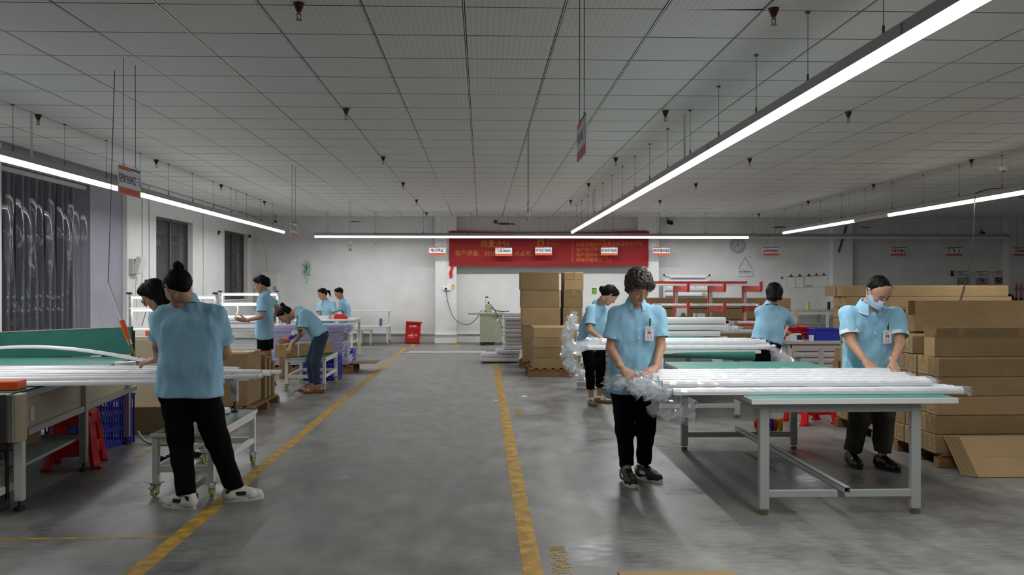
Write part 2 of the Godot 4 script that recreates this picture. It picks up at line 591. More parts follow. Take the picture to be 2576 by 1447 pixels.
func barred_window(called: String, z0: float, z1: float) -> void:
	var y0 := 1.1
	var y1 := 2.615
	var b := Mb.new()
	var x := LEFT - 0.12
	for s in [[y0, y0 + 0.05], [y1 - 0.05, y1]]:
		b.span(Vector3(x - 0.04, s[0], z0), Vector3(x + 0.03, s[1], z1), 0.004)
	for s in [[z0, z0 - 0.05], [z1 + 0.05, z1], [(z0 + z1) / 2 + 0.03, (z0 + z1) / 2 - 0.03]]:
		b.span(Vector3(x - 0.04, y0, s[0]), Vector3(x + 0.03, y1, s[1]), 0.004)
	var w := struct(called, b.mesh(), M.frame_red)
	b = Mb.new()
	b.span(Vector3(x - 0.006, y0 + 0.04, z0 - 0.04), Vector3(x, y1 - 0.04, z1 + 0.04))
	part("pane", b.mesh(), M.pane, w)
	b = Mb.new()
	b.span(Vector3(LEFT - 0.25, y0 - 0.03, z0), Vector3(LEFT + 0.03, y0, z1), 0.005)
	part("window_sill", b.mesh(), M.plaster, w)
	var xb := LEFT - 0.17
	var k := 15
	for i in k:
		var z := lerpf(z0, z1, (i + 0.5) / k)
		part("bar", rod(Vector3(xb, y0, z), Vector3(xb, y1, z), 0.009), M.iron_dark, w)
	for y in [1.33, 1.45, 2.20, 2.36]:
		part("cross_bar", bx(Vector3(0.012, 0.02, absf(z1 - z0))), M.iron_dark, w, Vector3(xb, y, (z0 + z1) / 2))
	for i in 7:   # scrolls along the top
		var z := lerpf(z0, z1, (i + 0.5) / 7.0)
		var pts := []
		for j in 15:
			var t := TAU * j / 14.0
			pts.append(Vector3(xb, 2.47 + 0.1 * sin(t), z + 0.1 * cos(t)))
		b = Mb.new()
		b.path(pts, 0.008, 5)
		part("scroll", b.mesh(), M.iron_dark, w)
	b = Mb.new()   # an awning board hung outside, behind the bars
	b.span(Vector3(LEFT - 0.75, 2.2, z0 + 0.3), Vector3(LEFT - 0.70, 2.31, z1 - 0.3))
	part("outer_board", b.mesh(), M.hose_cream, w)


func ceiling() -> void:
	var b := Mb.new()
	b.span(Vector3(LEFT - 0.32, CEILING + 0.02, BACK - 0.25), Vector3(RIGHT + 0.25, CEILING + 0.25, 3.3))
	var c := struct("ceiling", b.mesh(), M.void_grey)
	var x0 := -0.108 - 0.6 * 10
	var all := []
	for i in 33:
		for j in 46:
			var p := Vector3(x0 + 0.6 * (i + 0.5), CEILING, -5.24 + 0.6 * 14 - 0.6 * (j + 0.5))
			if p.x > LEFT - 0.25 and p.x < RIGHT + 0.25 and p.z > BACK - 0.25 and p.z < 3.3:
				var side := p.x * 0.9994 + p.z * 0.0343
				var ahead := -p.z * 0.9994 + p.x * 0.0343
				var seen := ahead > 4.6 and absf(side) < ahead * 0.585 + 0.4
				all.append([ahead if seen else 100.0 + ahead, p])
	all.sort_custom(func(u, v): return u[0] < v[0])
	var rng := RandomNumberGenerator.new()
	rng.seed = 3
	var one := bx(Vector3(0.584, 0.02, 0.590), 0.003)
	b = Mb.new()
	for k in all.size():
		var p: Vector3 = all[k][1] + Vector3(0, 0.011, 0)
		var tilt := Basis.from_euler(Vector3(rng.randfn(0, 0.0012), 0, rng.randfn(0, 0.0012)))
		if rng.randf() < 0.012:
			tilt = Basis.from_euler(Vector3(rng.randf_range(-0.02, 0.02), 0, rng.randf_range(-0.02, 0.02)))
		if k < 300:
			part("ceiling_tile", one, M.panel, c, p, tilt)
		else:
			b.box(p, Vector3(0.584, 0.02, 0.590), 0.0, tilt)
	var rest := part("ceiling_tiles_beyond", b.mesh(), M.panel, c)
	rest.set_meta("kind", "stuff")
	for i in 34:
		var x := x0 + 0.6 * i
		if x > LEFT and x < RIGHT:
			part("grid_runner", bx(Vector3(0.006, 0.02, 24.6)), M.runner, c, Vector3(x, CEILING + 0.010, -9.3))
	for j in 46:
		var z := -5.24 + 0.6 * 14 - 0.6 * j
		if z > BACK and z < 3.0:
			part("gap_shade_strip", bx(Vector3(RIGHT - LEFT, 0.02, 0.008)), M.tee, c, Vector3((LEFT + RIGHT) / 2, CEILING + 0.0105, z))  # no real bars: flush dark strips paint the shade of the cross gaps
	# wall angle round the edge
	b = Mb.new()
	b.span(Vector3(LEFT, CEILING - 0.004, BACK), Vector3(RIGHT, CEILING + 0.004, BACK + 0.025))
	b.span(Vector3(LEFT, CEILING - 0.004, BACK), Vector3(LEFT + 0.025, CEILING + 0.004, 3.0))
	part("edge_trim", b.mesh(), M.runner, c)


# ------------------------------------------------------------------ lamps
func linear_lamp(label: String, a: Vector3, b: Vector3, lit: Array, wires: Array, pipes: Array, power: float) -> void:
	# a is the near or left end of the trunking at its underside; lit and wires are distances from a
	var l := a.distance_to(b)
	var d := (b - a) / l
	var o := thing("linear_pendant_lamp", label, "lamp", a, 0.0, "linear ceiling lamps")
	var f := Basis(Vector3.UP.cross(d).normalized(), Vector3.UP, d)
	var prof := PackedVector2Array([Vector2(-0.03, 0.0), Vector2(0.03, 0.0), Vector2(0.03, 0.058), Vector2(0.022, 0.066), Vector2(-0.022, 0.066), Vector2(-0.03, 0.058)])
	var m := Mb.new()
	m.prism(prof, 0, l, Transform3D(f, Vector3.ZERO))
	part("housing", m.mesh(), M.housing, o)
	var round_ := PackedVector2Array()
	for i in 13:
		var t := PI + PI * i / 12.0
		round_.append(Vector2(cos(t) * 0.026, sin(t) * 0.022 - 0.028))
	round_.append(Vector2(0.026, 0))
	round_.append(Vector2(-0.026, 0))
	for s in lit:
		m = Mb.new()
		m.prism(round_, s[0], s[1], Transform3D(f, Vector3.ZERO))
		part("diffuser", m.mesh(), M.opal_lit if s[2] else M.opal_off, o)
		if s[2]:
			var k: float = s[1] - s[0]
			var al := AreaLight3D.new()
			al.name = "tube_light"
			al.area_size = Vector2(0.05, k - 0.02)
			al.light_energy = power * k
			al.light_color = Color(0.99, 0.997, 0.995)
			al.area_range = 40.0
			al.area_attenuation = 2.0
			al.shadow_enabled = true
			o.add_child(al, true)
			al.transform = Transform3D(Basis(f.x, -f.z, Vector3.UP), d * (s[0] + s[1]) * 0.5 + Vector3(0, -0.054, 0))
	for w in wires:
		var p: Vector3 = d * w + Vector3(0, 0.066, 0)
		m = Mb.new()
		m.tube(p, Vector3(p.x, CEILING - a.y, p.z), 0.0022, 5)
		m.tube(p, p + Vector3(0, 0.05, 0), 0.007, 6)
		m.tube(Vector3(p.x, CEILING - a.y - 0.012, p.z), Vector3(p.x, CEILING - a.y, p.z), 0.016, 8)
		m.bar(p + Vector3(0, 0.004, 0) - d * 0.03, p + Vector3(0, 0.004, 0) + d * 0.03, 0.02, 0.008)
		part("suspension_wire", m.mesh(), M.wire, o)
	for w in pipes:
		var p: Vector3 = d * w + Vector3(0, 0.066, 0)
		part("power_conduit", rod(p, Vector3(p.x, CEILING - a.y, p.z), 0.011, 8), M.white_pipe, o)
	for k in range(1, int(l / 3.5)):
		part("joint_plate", bx(Vector3(0.064, 0.05, 0.02), 0.002), M.wire, o, d * k * 3.5 + Vector3(0, 0.03, 0), f)


func steps(from: float, to: float, by: float) -> Array:
	var out := []
	var k := from
	while k < to:
		out.append(k)
		k += by
	return out


func build_lamps() -> void:
	var p := 1.2
	linear_lamp("long linear lamp hanging over the green bench on the left side", Vector3(-4.28, 2.585, -3.5), Vector3(-4.28, 2.585, -19.2), [[0, 7.7, true], [7.7, 15.7, true]], steps(0.7, 15.7, 1.0), [5.03, 12.0], p * 0.92)
	linear_lamp("long bright linear lamp nearest the camera crossing the upper right", Vector3(1.965, 2.59, -0.5), Vector3(1.965, 2.59, -19.1), [[0, 9.0, true], [9.0, 18.6, true]], steps(0.75, 18.6, 1.0), [7.98, 15.0], p * 1.25)
	linear_lamp("linear lamp on the far right with a dark gap in its tube", Vector3(6.62, 2.585, -3.5), Vector3(6.62, 2.585, -19.1), [[0, 10.6, true], [10.6, 11.9, false], [11.9, 15.6, true]], steps(0.5, 15.6, 1.0), [6.0, 12.2], p * 1.3)
	linear_lamp("linear lamp running crosswise before the red banner, right half unlit", Vector3(-3.82, 2.55, -20.3), Vector3(12.4, 2.55, -20.3), [[0, 4.8, true], [4.8, 10.02, true], [10.02, 16.2, false]], steps(0.3, 16.2, 1.09), [], p)


# ------------------------------------------------------------------ lettering: strokes on a ten by ten grid, x then y from the top left
const WALK := "1021 0323 2327 0928 2899"
const TREE := "0343 2029 2305 2445"
const SILK := "3013 1333 3316 1636 1938"
const HAND := "0343 202919 0746"
const WATER := "0112 0415 0926"
const GOLD := "2003 1242 0444 242947"
const EARTH := "0343 2028 0837"
const STROKES := {
	"电": "1282861612 1484 505998", "子": "2171 7154 545939 0595", "秤": "4011 0343 2129 2306 2446 5191 6264 8274 5595 7179",
	"区": "91111999 7338 3378", "罩": "1080821210 4042 6062 5356 5484 2575772725 0898 5759", "组": SILK + " 58518188 5383 5585 4898",
	"装": "2024 0112 0322 5292 7074 4494 0595 4508 363958 5599 8667", "机": TREE + " 515749 5181899997", "手": "7021 1383 0595 515939",
	"动": "0141 0343 2307 0747 3548 53938979 707349", "打": HAND + " 5292 727969", "包": "3003 22828675 24646626 24299997",
	"自": "5031 2272792922 2474 2676", "胶": "111709 11414939 1343 1545 7072 5292 6354 8395 8549 5599", "袋": "2002 1214 4292 506494 7081 0595 4508 363958 5599",
	"卷": "2031 7061 1292 0494 504407 5497 36666838 36399997", "器": "1030331310 6080836360 1737391917 6787896967 0595 5407 5497",
	"品": "3070733330 0545490905 5595995955", "质": "8011 111609 2393 6163 38358588 565739 6799", "检": TREE + " 7043 7093 5484 5567 7577 9578 4999",
	"测": WATER + " 37316167 535639 5769 7277 919989", "卡": "5059 5282 0595 5678", "板": TREE + " 9051 515649 538359 6699",
	"放": "2122 0242 222509 24444839 6044 5292 827549 6499", "置": "1080821210 4042 6062 0393 4345 2575782825 2676 0999", "叉": "118119 2399 4455",
	"车": "1181 4024 2484 0696 5259", "垃": EARTH + " 7072 5393 5467 8477 4999", "圾": EARTH + " 4181 616449 817494 9459 6599",
	"桶": TREE + " 5090 9061 59539399 5595 5797 7379", "塑": "0242 1021 3021 2025 0315 605546 60909595 6292 6494 1686 5659 0999",
	"量": "2070722220 2171 0393 2474762624 2575 5459 1888 0999", "方": "5052 0292 423609 34747969", "针": GOLD + " 5494 7079",
	"客": "5051 03029293 4316 337307 3497 3777793937", "户": "4051 22828525 222609", "满": WATER + " 3191 5052 7072 3393 39359599 5447 7467",
	"意": "5051 1181 3132 7162 0393 2474762624 2575 1708 37397978 5758 8799", "持": HAND + " 5292 7074 4494 4696 858979 5768",
	"续": SILK + " 5292 7073 439384 5566 4797 747749 7799", "改": "014144040847 6044 5393 837549 6499", "进": WALK + " 4393 3696 515648 7178",
	"追": WALK + " 6051 51818454 5158 55858757", "求": "0393 505949 7182 1526 0845 8455 5598", "卓": "5053 5181 2373772723 2575 0898 5759",
	"越": "1131 2023 0343 2326 2545 1508 2699 4292 5247 617797 8081 8363", "灯": "202509 0314 4234 2538 5191 717969", "条": "4013 317105 3295 0696 5559 4719 6789",
	"及": "1181 313409 71538329 3499", "铝": GOLD + " 5080835350 5585895955", "材": TREE + " 5393 808979 7349", "产": "5051 1282 3344 7264 1595 151709",
	"最": "2070732320 2171 0494 2428 4449 2646 0948 558559 6699", "终": SILK + " 6044 528247 6496 6667 5869", "良": "5051 2171752521 2373 212948 7546 4599",
	"率": "5051 0292 53345435 1324 8374 1635 7688 0797 5659", "投": HAND + " 615344 61818394 558549 6699", "诉": "1021 03232837 8051 515649 5494 7479 7788",
	"退": WALK + " 41818444 4282 414857 8556 5488", "货": "3004 1214 7034 505484 28257578 4619 5799", "顾": "0141 010609 23434535 232747 5191 7172 57539397 7476 7659 7699",
	"度": "5051 1191 111609 2393 4145 7175 4575 267629 4699", "分": "4105 6195 25757959 4529", "火": "505509 1425 8465 5599", "警": "0141 1021 2043 5191 6044 0494 2585 2686 2777792927",
	"灭": "1181 505509 2335 8365 5599", "箱": "2011 1141 7061 6191 0545 2329 2507 2647 6393996963 6595 6797", "料": "2029 0343 0112 4132 2305 2445 6172 6374 5696 8089",
	"金": "5004 5094 2474 1686 5359 3748 7668 0999", "属": "11818313 111609 3474763634 5459 29278789", "其": "1282 3037 7077 3474 3575 0797 3829 7889",
	"它": "5051 03029293 7445 34389897", "台": "4013 1374 7385 2575792925", "，": "1827", "。": "1727281817", ".": "2829", "-": "2575",
	"0": "306082876939171230", "1": "325059", "2": "123060821989", "3": "113060835486693917", "4": "601686 6069", "5": "80202464868769391 8", "8": "306083643413 30", "9": "8454231220608187695 9",
	"P": "2920608264 24", "C": "8160301217396987", "B": "2920608264 2464868769 29", "A": "1950 5089 2676", "I": "5059", "W": "003953699 0", "E": "80202989 2474", "%": "8019 1131331311 6787896967", "≥": "118416 1888", " ": "",
}


func strokes_of(ch: String) -> Array:
	var out := []
	if not STROKES.has(ch):
		return out
	for s in STROKES[ch].split(" ", false):
		var line := []
		for k in s.length() / 2:
			line.append(Vector2(int(s[k * 2]), int(s[k * 2 + 1])))
		if line.size() > 1:
			out.append(line)
	return out


func ink(im: Image, text: String, x: float, y: float, size: float, c: Color, thick := 0.1, stretch := 1.0, gap := 1.08) -> void:
	var r := size * thick * 0.5
	for ch in text:
		var narrow := 0.62 if ch.unicode_at(0) < 128 else 1.0
		for s in strokes_of(ch):
			for k in s.size() - 1:
				var a := Vector2(x + s[k].x * size * stretch * narrow / 9.5, y + s[k].y * size / 9.5)
				var b := Vector2(x + s[k + 1].x * size * stretch * narrow / 9.5, y + s[k + 1].y * size / 9.5)
				for py in range(maxi(0, int(minf(a.y, b.y) - r)), mini(im.get_height(), int(maxf(a.y, b.y) + r) + 2)):
					for px in range(maxi(0, int(minf(a.x, b.x) - r)), mini(im.get_width(), int(maxf(a.x, b.x) + r) + 2)):
						var q := Vector2(px + 0.5, py + 0.5)
						var d := q.distance_to(Geometry2D.get_closest_point_to_segment(q, a, b))
						if d < r + 0.5:
							im.set_pixel(px, py, im.get_pixel(px, py).lerp(c, clampf(r + 0.5 - d, 0, 1)))
		x += size * stretch * narrow * gap


func printed(im: Image, rough := 0.5) -> StandardMaterial3D:
	var m := StandardMaterial3D.new()
	m.albedo_texture = ImageTexture.create_from_image(im)
	m.roughness = rough
	return m


func face(w: float, h: float) -> ArrayMesh:   # a printed face in the xy plane
	var key := "face %.3f %.3f" % [w, h]
	if not cache.has(key):
		var b := Mb.new()
		b.quad(Vector3(-w / 2, -h / 2, 0), Vector3(w / 2, -h / 2, 0), Vector3(w / 2, h / 2, 0), Vector3(-w / 2, h / 2, 0))
		cache[key] = b.mesh()
	return cache[key]


func area_sign(label: String, text: String, at: Vector3, turn: float, back_text := false) -> void:   # at: middle of the board
	var im := Image.create(256, 128, false, Image.FORMAT_RGB8)
	im.fill(Color(0.86, 0.86, 0.91))
	im.fill_rect(Rect2i(0, 0, 140, 17), Color(0.82, 0.34, 0.12))
	im.fill_rect(Rect2i(140, 0, 116, 10), Color(0.20, 0.21, 0.26))
	im.fill_rect(Rect2i(0, 96, 256, 32), Color(0.80, 0.33, 0.12))
	var n := text.length()
	var size := 46.0 if n <= 5 else 38.0
	var wide := 0.0
	for ch in text:
		wide += size * (0.62 if ch.unicode_at(0) < 128 else 1.0) * 1.08
	ink(im, text, 128 - wide / 2, 32 if n <= 5 else 36, size, Color(0.13, 0.14, 0.18), 0.13)
	for i in 30:   # the fine line of small print in the orange band
		im.fill_rect(Rect2i(40 + i * 6, 108, 4, 5), Color(0.60, 0.24, 0.10))
	var o := thing("area_sign", label, "sign", at, turn, "hanging area signs")
	part("board", bx(Vector3(0.40, 0.205, 0.008), 0.001), M.sign_white, o)
	var m := printed(im)
	part("printed_face", face(0.398, 0.203), m, o, Vector3(0, 0, 0.0046))
	part("printed_face", face(0.398, 0.203), m, o, Vector3(0, 0, -0.0046), Basis(Vector3.UP, PI))
	for x in [-0.11, 0.11]:
		var ring := []
		for i in 13:
			ring.append(Vector3(x + 0.014 * cos(TAU * i / 12.0), 0.113 + 0.014 * sin(TAU * i / 12.0), 0))
		var b := Mb.new()
		b.path(ring, 0.0022, 5)
		part("ring", b.mesh(), M.wire, o)
		part("hanging_wire", rod(Vector3(x, 0.125, 0), Vector3(x, CEILING - at.y, 0), 0.0026, 5), M.wire, o)


func build_signs() -> void:
	var row := [["电子秤区", -1.01, "white and orange sign with four characters left of the red banner"], ["PC罩组装机", 0.50, "sign whose text starts with the letters PC before the red banner"],
		["手动打包机", 1.41, "sign hanging before the middle of the red banner"], ["自动打包机", 2.92, "sign hanging before the numbered list on the red banner"],
		["胶袋卷机器", 4.12, "sign hanging just right of the red banner"], ["品质检测区", 6.66, "sign hanging right of the wall clock"],
		["卡板放置区", 9.65, "sign hanging above the masked man's head"], ["叉 车 区", 10.97, "sign with three spaced characters above the waste posters"], ["垃圾桶区", 12.55, "sign cut by the right edge of the picture"]]
	for s in row:
		area_sign(s[2], s[0], Vector3(s[1] * 1.05, 2.235 + (-0.014 if s[1] == 0.5 else 0.0), -21.1), 0.0)
	area_sign("large hanging sign side-on before the left lamp", "塑胶包装区-3", Vector3(-2.60, 2.195, -6.60), PI / 2)
	area_sign("small sign side-on left of the crosswise lamp's end", "塑胶包装区", Vector3(-2.60, 2.20, -12.28), PI / 2)
	area_sign("tiny distant sign side-on against the back wall above the ponytail woman", "塑胶包装区", Vector3(-2.60, 2.20, -17.5), PI / 2)
	area_sign("hanging sign side-on left of the near bright lamp", "灯条包装区-1", Vector3(0.532, 2.214, -4.67), -PI / 2)
	area_sign("sign seen edge-on hanging over the middle of the aisle", "灯条包装区-2", Vector3(0.50, 2.22, -9.46), -PI / 2)
	# sprinklers in their rows
	var proto: Node3D
	for x in [-4.3, -1.27, 1.74, 3.5, 6.45]:
		for z in [-5.2, -8.3, -11.4, -14.3, -17.2, -20.3]:
			if x == -4.3 and z == -5.2 or x == 6.45 and z > -11 or x == 3.5 and z < -19 or x > 1 and x < 2 and z < -19 or x == -4.3 and z < -19:
				continue
			var at := Vector3(x + (0.2 if x == -1.27 and z == -5.2 else 0.0), CEILING, z - (0.4 if x == -4.3 else 0.0))
			if proto == null:
				proto = thing("sprinkler", "small dark red fire sprinkler on the ceiling", "sprinkler", at, 0.0, "ceiling sprinklers")
				var b := Mb.new()
				b.lathe([Vector2(0, -0.05), Vector2(0.014, -0.05), Vector2(0.026, -0.02), Vector2(0.034, 0), Vector2(0, 0)], Vector3.ZERO, 12)
				part("cup", b.mesh(), M.sprinkler_red, proto)
				b = Mb.new()
				b.tube(Vector3(0, -0.05, 0), Vector3(0, -0.065, 0), 0.010, 8)
				b.bar(Vector3(0.012, -0.06, 0), Vector3(0.007, -0.095, 0), 0.005, 0.005)
				b.bar(Vector3(-0.012, -0.06, 0), Vector3(-0.007, -0.095, 0), 0.005, 0.005)
				part("frame_arm", b.mesh(), M.brass, proto)
				b = Mb.new()
				b.lathe([Vector2(0, -0.102), Vector2(0.019, -0.1), Vector2(0.019, -0.096), Vector2(0, -0.096)], Vector3.ZERO, 12)
				part("deflector", b.mesh(), M.brass, proto)
			else:
				dup(proto, "small dark red fire sprinkler on the ceiling", at)


# ------------------------------------------------------------------ things on and by the walls
func build_wall_things() -> void:
	banner()
	var b: Mb
	var zw := BACK
	# wall clock
	var o := thing("wall_clock", "round grey wall clock on the back wall under the lamp", "clock", Vector3(6.35, 2.40, zw))
	b = Mb.new()
	b.lathe([Vector2(0.0, 0.0), Vector2(0.185, 0.0), Vector2(0.19, 0.03), Vector2(0.175, 0.045), Vector2(0.165, 0.03)], Vector3.ZERO, 32, Basis(Vector3.RIGHT, PI / 2))
	part("rim", b.mesh(), M.steel_grey, o)
	b = Mb.new()
	b.lathe([Vector2(0.166, 0.026), Vector2(0.0, 0.026)], Vector3.ZERO, 32, Basis(Vector3.RIGHT, PI / 2))
	part("dial", b.mesh(), mat("dial", Color(0.74, 0.74, 0.76), 0.5), o)
	for i in 12:
		var t := TAU * i / 12.0
		part("hour_mark", bx(Vector3(0.016, 0.026, 0.002)), M.dark_grey, o, Vector3(sin(t) * 0.135, cos(t) * 0.135, 0.028), Basis(Vector3.BACK, -t))
	part("minute_hand", bx(Vector3(0.010, 0.11, 0.002)), M.black_plastic, o, Vector3(-0.002, 0.05, 0.031), Basis(Vector3.BACK, 0.02))
	part("hour_hand", bx(Vector3(0.065, 0.012, 0.002)), M.black_plastic, o, Vector3(0.028, -0.002, 0.032))
	var spot := Mb.new()
	spot.lathe([Vector2(0.014, 0.002), Vector2(0.0, 0.002)], Vector3.ZERO, 12, Basis(Vector3.RIGHT, PI / 2))
	part("emblem", spot.mesh(), M.rack_red, o, Vector3(-0.055, -0.05, 0.027))
	# plaque on a string
	o = thing("hanging_plaque", "white notice plaque hung from a string on the back wall", "plaque", Vector3(6.545, 1.73, zw))
	part("board", bx(Vector3(0.38, 0.19, 0.02), 0.003), M.sign_white, o, Vector3(0, 0, 0.012))
	var im := Image.create(256, 128, false, Image.FORMAT_RGB8)
	im.fill(Color(0.83, 0.83, 0.86))
	ink(im, "材组检测台", 22, 34, 32, Color(0.1, 0.1, 0.13), 0.14, 1.0, 1.38)
	for i in 34:
		im.fill_rect(Rect2i(24 + i * 6, 84, 4, 6), Color(0.42, 0.42, 0.46))
	im.fill_rect(Rect2i(14, 8, 100, 6), Color(0.45, 0.45, 0.48))
	part("printed_face", face(0.376, 0.186), printed(im), o, Vector3(0, 0, 0.0225))
	b = Mb.new()
	b.path([Vector3(-0.17, 0.09, 0.012), Vector3(0, 0.37, 0.012), Vector3(0.17, 0.09, 0.012)], 0.0045, 5)
	part("string", b.mesh(), M.dark_grey, o)
	part("nail", bx(Vector3(0.012, 0.012, 0.02)), M.dark_grey, o, Vector3(0, 0.372, 0.01))
	# clipboards
	var clip := ["leftmost of the five clipboards on the back wall", "second clipboard from the left on the back wall", "middle one of the five clipboards on the back wall, paper lifted", "second clipboard from the right with a red clip", "rightmost of the five clipboards on the back wall"]
	for i in 5:
		var p := Vector3([7.70, 7.92, 8.15, 8.34, 8.53][i], 1.49 + 0.008 * i, zw)
		o = thing("clipboard", clip[i], "clipboard", p, 0.0, "clipboards in a row on the back wall")
		part("board", bx(Vector3(0.21, 0.29, 0.006), 0.001), M.steel_grey, o, Vector3(0, 0, 0.006))
		part("sheet", bx(Vector3(0.195, 0.265, 0.003)), M.paper, o, Vector3(0, -0.008, 0.011), Basis(Vector3.RIGHT, 0.02 * (i % 3)))
		part("clip", bx(Vector3(0.09, 0.022, 0.012), 0.002), M.rack_red if i == 3 else M.dark_grey, o, Vector3(0, 0.14, 0.014))
		part("hook", bx(Vector3(0.028, 0.04, 0.014)), M.dark_grey, o, Vector3(0, 0.175, 0.008))
		part("hook_tag", bx(Vector3(0.07, 0.03, 0.004)), M.paper, o, Vector3(0, 0.21, 0.003))
	top("wall_hook", bx(Vector3(0.04, 0.045, 0.02), 0.003), M.dark_grey, "empty dark hook left of the five clipboards", "hook", Vector3(7.47, 1.60, zw + 0.011))
	# light box for testing, white frame with a tube
	o = thing("test_rack", "white metal test rack with a light bar behind the red rack", "rack", Vector3(5.03, 0.0, zw + 0.22))
	for x in [-0.56, 0.56]:
		part("post", bx(Vector3(0.035, 1.68, 0.035), 0.003), M.steel_white, o, Vector3(x, 0.84, 0))
		part("end_plug", bx(Vector3(0.04, 0.04, 0.02)), M.black_plastic, o, Vector3(x, 1.66, 0.022))
	for y in [1.645, 1.30, 1.17, 0.9]:
		part("rail", bx(Vector3(1.12, 0.035, 0.03), 0.003), M.steel_white, o, Vector3(0, y, 0.0))
	part("lamp_tube", bx(Vector3(0.9, 0.03, 0.03), 0.004), M.white_plastic, o, Vector3(0.03, 1.615, 0.03))
	for i in 4:
		part("sheet_stack", bx(Vector3(0.20, 0.12, 0.02)), M.paper, o, Vector3(-0.38 + i * 0.24, 1.385, 0.0))
	part("back_panel", bx(Vector3(1.08, 0.5, 0.008)), M.sign_white, o, Vector3(0, 1.42, -0.03))
	part("tape_roll", hexmesh(0.035, 0.06, 14), M.yellow_green, o, Vector3(0.42, 1.19, 0.03))
	# long white bench along the back wall
	o = thing("wall_bench", "long white bench along the back wall behind the bins", "table", Vector3(7.3, 0, zw + 0.55))
	part("bench_top", bx(Vector3(3.4, 0.035, 0.6), 0.004), M.steel_grey, o, Vector3(0, 0.80, 0))
	for x in [-1.6, 0.1, 1.0, 1.6]:
		for z in [-0.27, 0.27]:
			part("leg", bx(Vector3(0.05, 0.78, 0.05), 0.003), M.steel_white, o, Vector3(x, 0.39, z))
	part("apron", bx(Vector3(3.3, 0.06, 0.03), 0.003), M.steel_white, o, Vector3(0, 0.74, 0.27))
	top("bottle", hexmesh(0.042, 0.2, 14), M.yellow_green, "pale green bottle on the wall bench", "bottle", Vector3(7.9, 0.818, zw + 0.6))
	top("thermos_flask", hexmesh(0.035, 0.19, 14), M.black_plastic, "black flask on the wall bench near the masked man", "flask", Vector3(8.42, 0.818, zw + 0.6))
	# waste posters
	o = thing("poster_rail", "white rail on the wall holding the waste posters", "rail", Vector3(12.45, 1.755, zw))
	part("bar", bx(Vector3(1.2, 0.035, 0.03), 0.003), M.steel_white, o, Vector3(0, 0, 0.016))
	part("bracket", bx(Vector3(0.05, 0.14, 0.04)), M.black_plastic, o, Vector3(-0.67, -0.05, 0.021))
	var pw := [["塑料垃圾", Color(0.25, 0.35, 0.75), "waste poster with blue heading and green picture"], ["金属垃圾", Color(0.5, 0.42, 0.48), "waste poster with grey heading and pale blue picture"], ["其它垃圾", Color(0.75, 0.25, 0.3), "waste poster with red heading and dark picture"]]
	var rng := RandomNumberGenerator.new()
	rng.seed = 8
	for i in 3:
		im = Image.create(192, 192, false, Image.FORMAT_RGB8)
		im.fill(Color(0.86, 0.85, 0.88))
		im.fill_rect(Rect2i(0, 0, 110, 18), Color(0.80, 0.30, 0.14))
		im.fill_rect(Rect2i(110, 0, 82, 8), Color(0.2, 0.2, 0.24))
		ink(im, pw[i][0], 20, 32, 36, pw[i][1], 0.13)
		im.fill_rect(Rect2i(0, 84, 192, 90), [Color(0.55, 0.62, 0.52), Color(0.55, 0.68, 0.76), Color(0.40, 0.36, 0.42)][i])
		for k in 9:
			var c: Color = [[Color(0.25, 0.6, 0.25), Color(0.55, 0.7, 0.3), Color(0.5, 0.35, 0.3)], [Color(0.25, 0.25, 0.25), Color(0.45, 0.2, 0.2), Color(0.35, 0.35, 0.3)], [Color(0.2, 0.2, 0.22), Color(0.6, 0.6, 0.62), Color(0.25, 0.2, 0.28)]][i][k % 3]
			im.fill_rect(Rect2i(rng.randi_range(10, 150), rng.randi_range(95, 135), rng.randi_range(12, 34), rng.randi_range(20, 36)), c)
		im.fill_rect(Rect2i(0, 174, 192, 18), Color(0.80, 0.30, 0.14))
		o = thing("waste_poster", pw[i][2], "poster", Vector3(12.05 + i * 0.485, 1.60, zw), 0.0, "waste posters in the right corner")
		part("sheet", bx(Vector3(0.31, 0.32, 0.004)), M.paper, o, Vector3(0, 0, 0.035))
		part("printed_face", face(0.308, 0.318), printed(im), o, Vector3(0, 0, 0.0378))
	# mops and brooms in the corner
	o = thing("mop_rack", "pale rail holding mops on the corner pier", "rail", Vector3(13.38, 1.33, zw + 0.3))
	part("bar", bx(Vector3(0.4, 0.04, 0.05), 0.004), M.steel_grey, o, Vector3(0, 0, 0.026))
	for i in 3:
		var x: float = [13.22, 13.34, 13.48][i]
		o = thing("mop", ["red handled mop hanging in the corner, left one", "red handled mop hanging in the corner, middle one", "red handled mop hanging in the corner, right one"][i], "mop", Vector3(x - 0.02, 0.42, zw + 0.38), 0.0, "mops in the corner")
		part("handle", rod(Vector3(0, 0.1, 0), Vector3(0, 1.05, 0), 0.014, 8), M.red_plastic, o)
		b = Mb.new()
		b.lathe([Vector2(0.02, 0.0), Vector2(0.06, 0.05), Vector2(0.075, 0.35), Vector2(0.05, 0.6), Vector2(0.015, 0.68)], Vector3.ZERO, 9)
		part("head", b.mesh(), M.black_rubber, o)
	o = thing("waste_bucket", "red and black waste bucket in the right corner", "bucket", Vector3(12.75, 0, zw + 0.7))
	b = Mb.new()
	b.lathe([Vector2(0.0, 0.0), Vector2(0.16, 0.0), Vector2(0.2, 0.62), Vector2(0.18, 0.62), Vector2(0.15, 0.03)], Vector3.ZERO, 18)
	part("tub", b.mesh(), M.red_plastic, o)
	b = Mb.new()
	b.lathe([Vector2(0.205, 0.55), Vector2(0.21, 0.72), Vector2(0.17, 1.15), Vector2(0.1, 1.2), Vector2(0, 1.2)], Vector3.ZERO, 18)
	part("bag", b.mesh(), M.black_rubber, o)
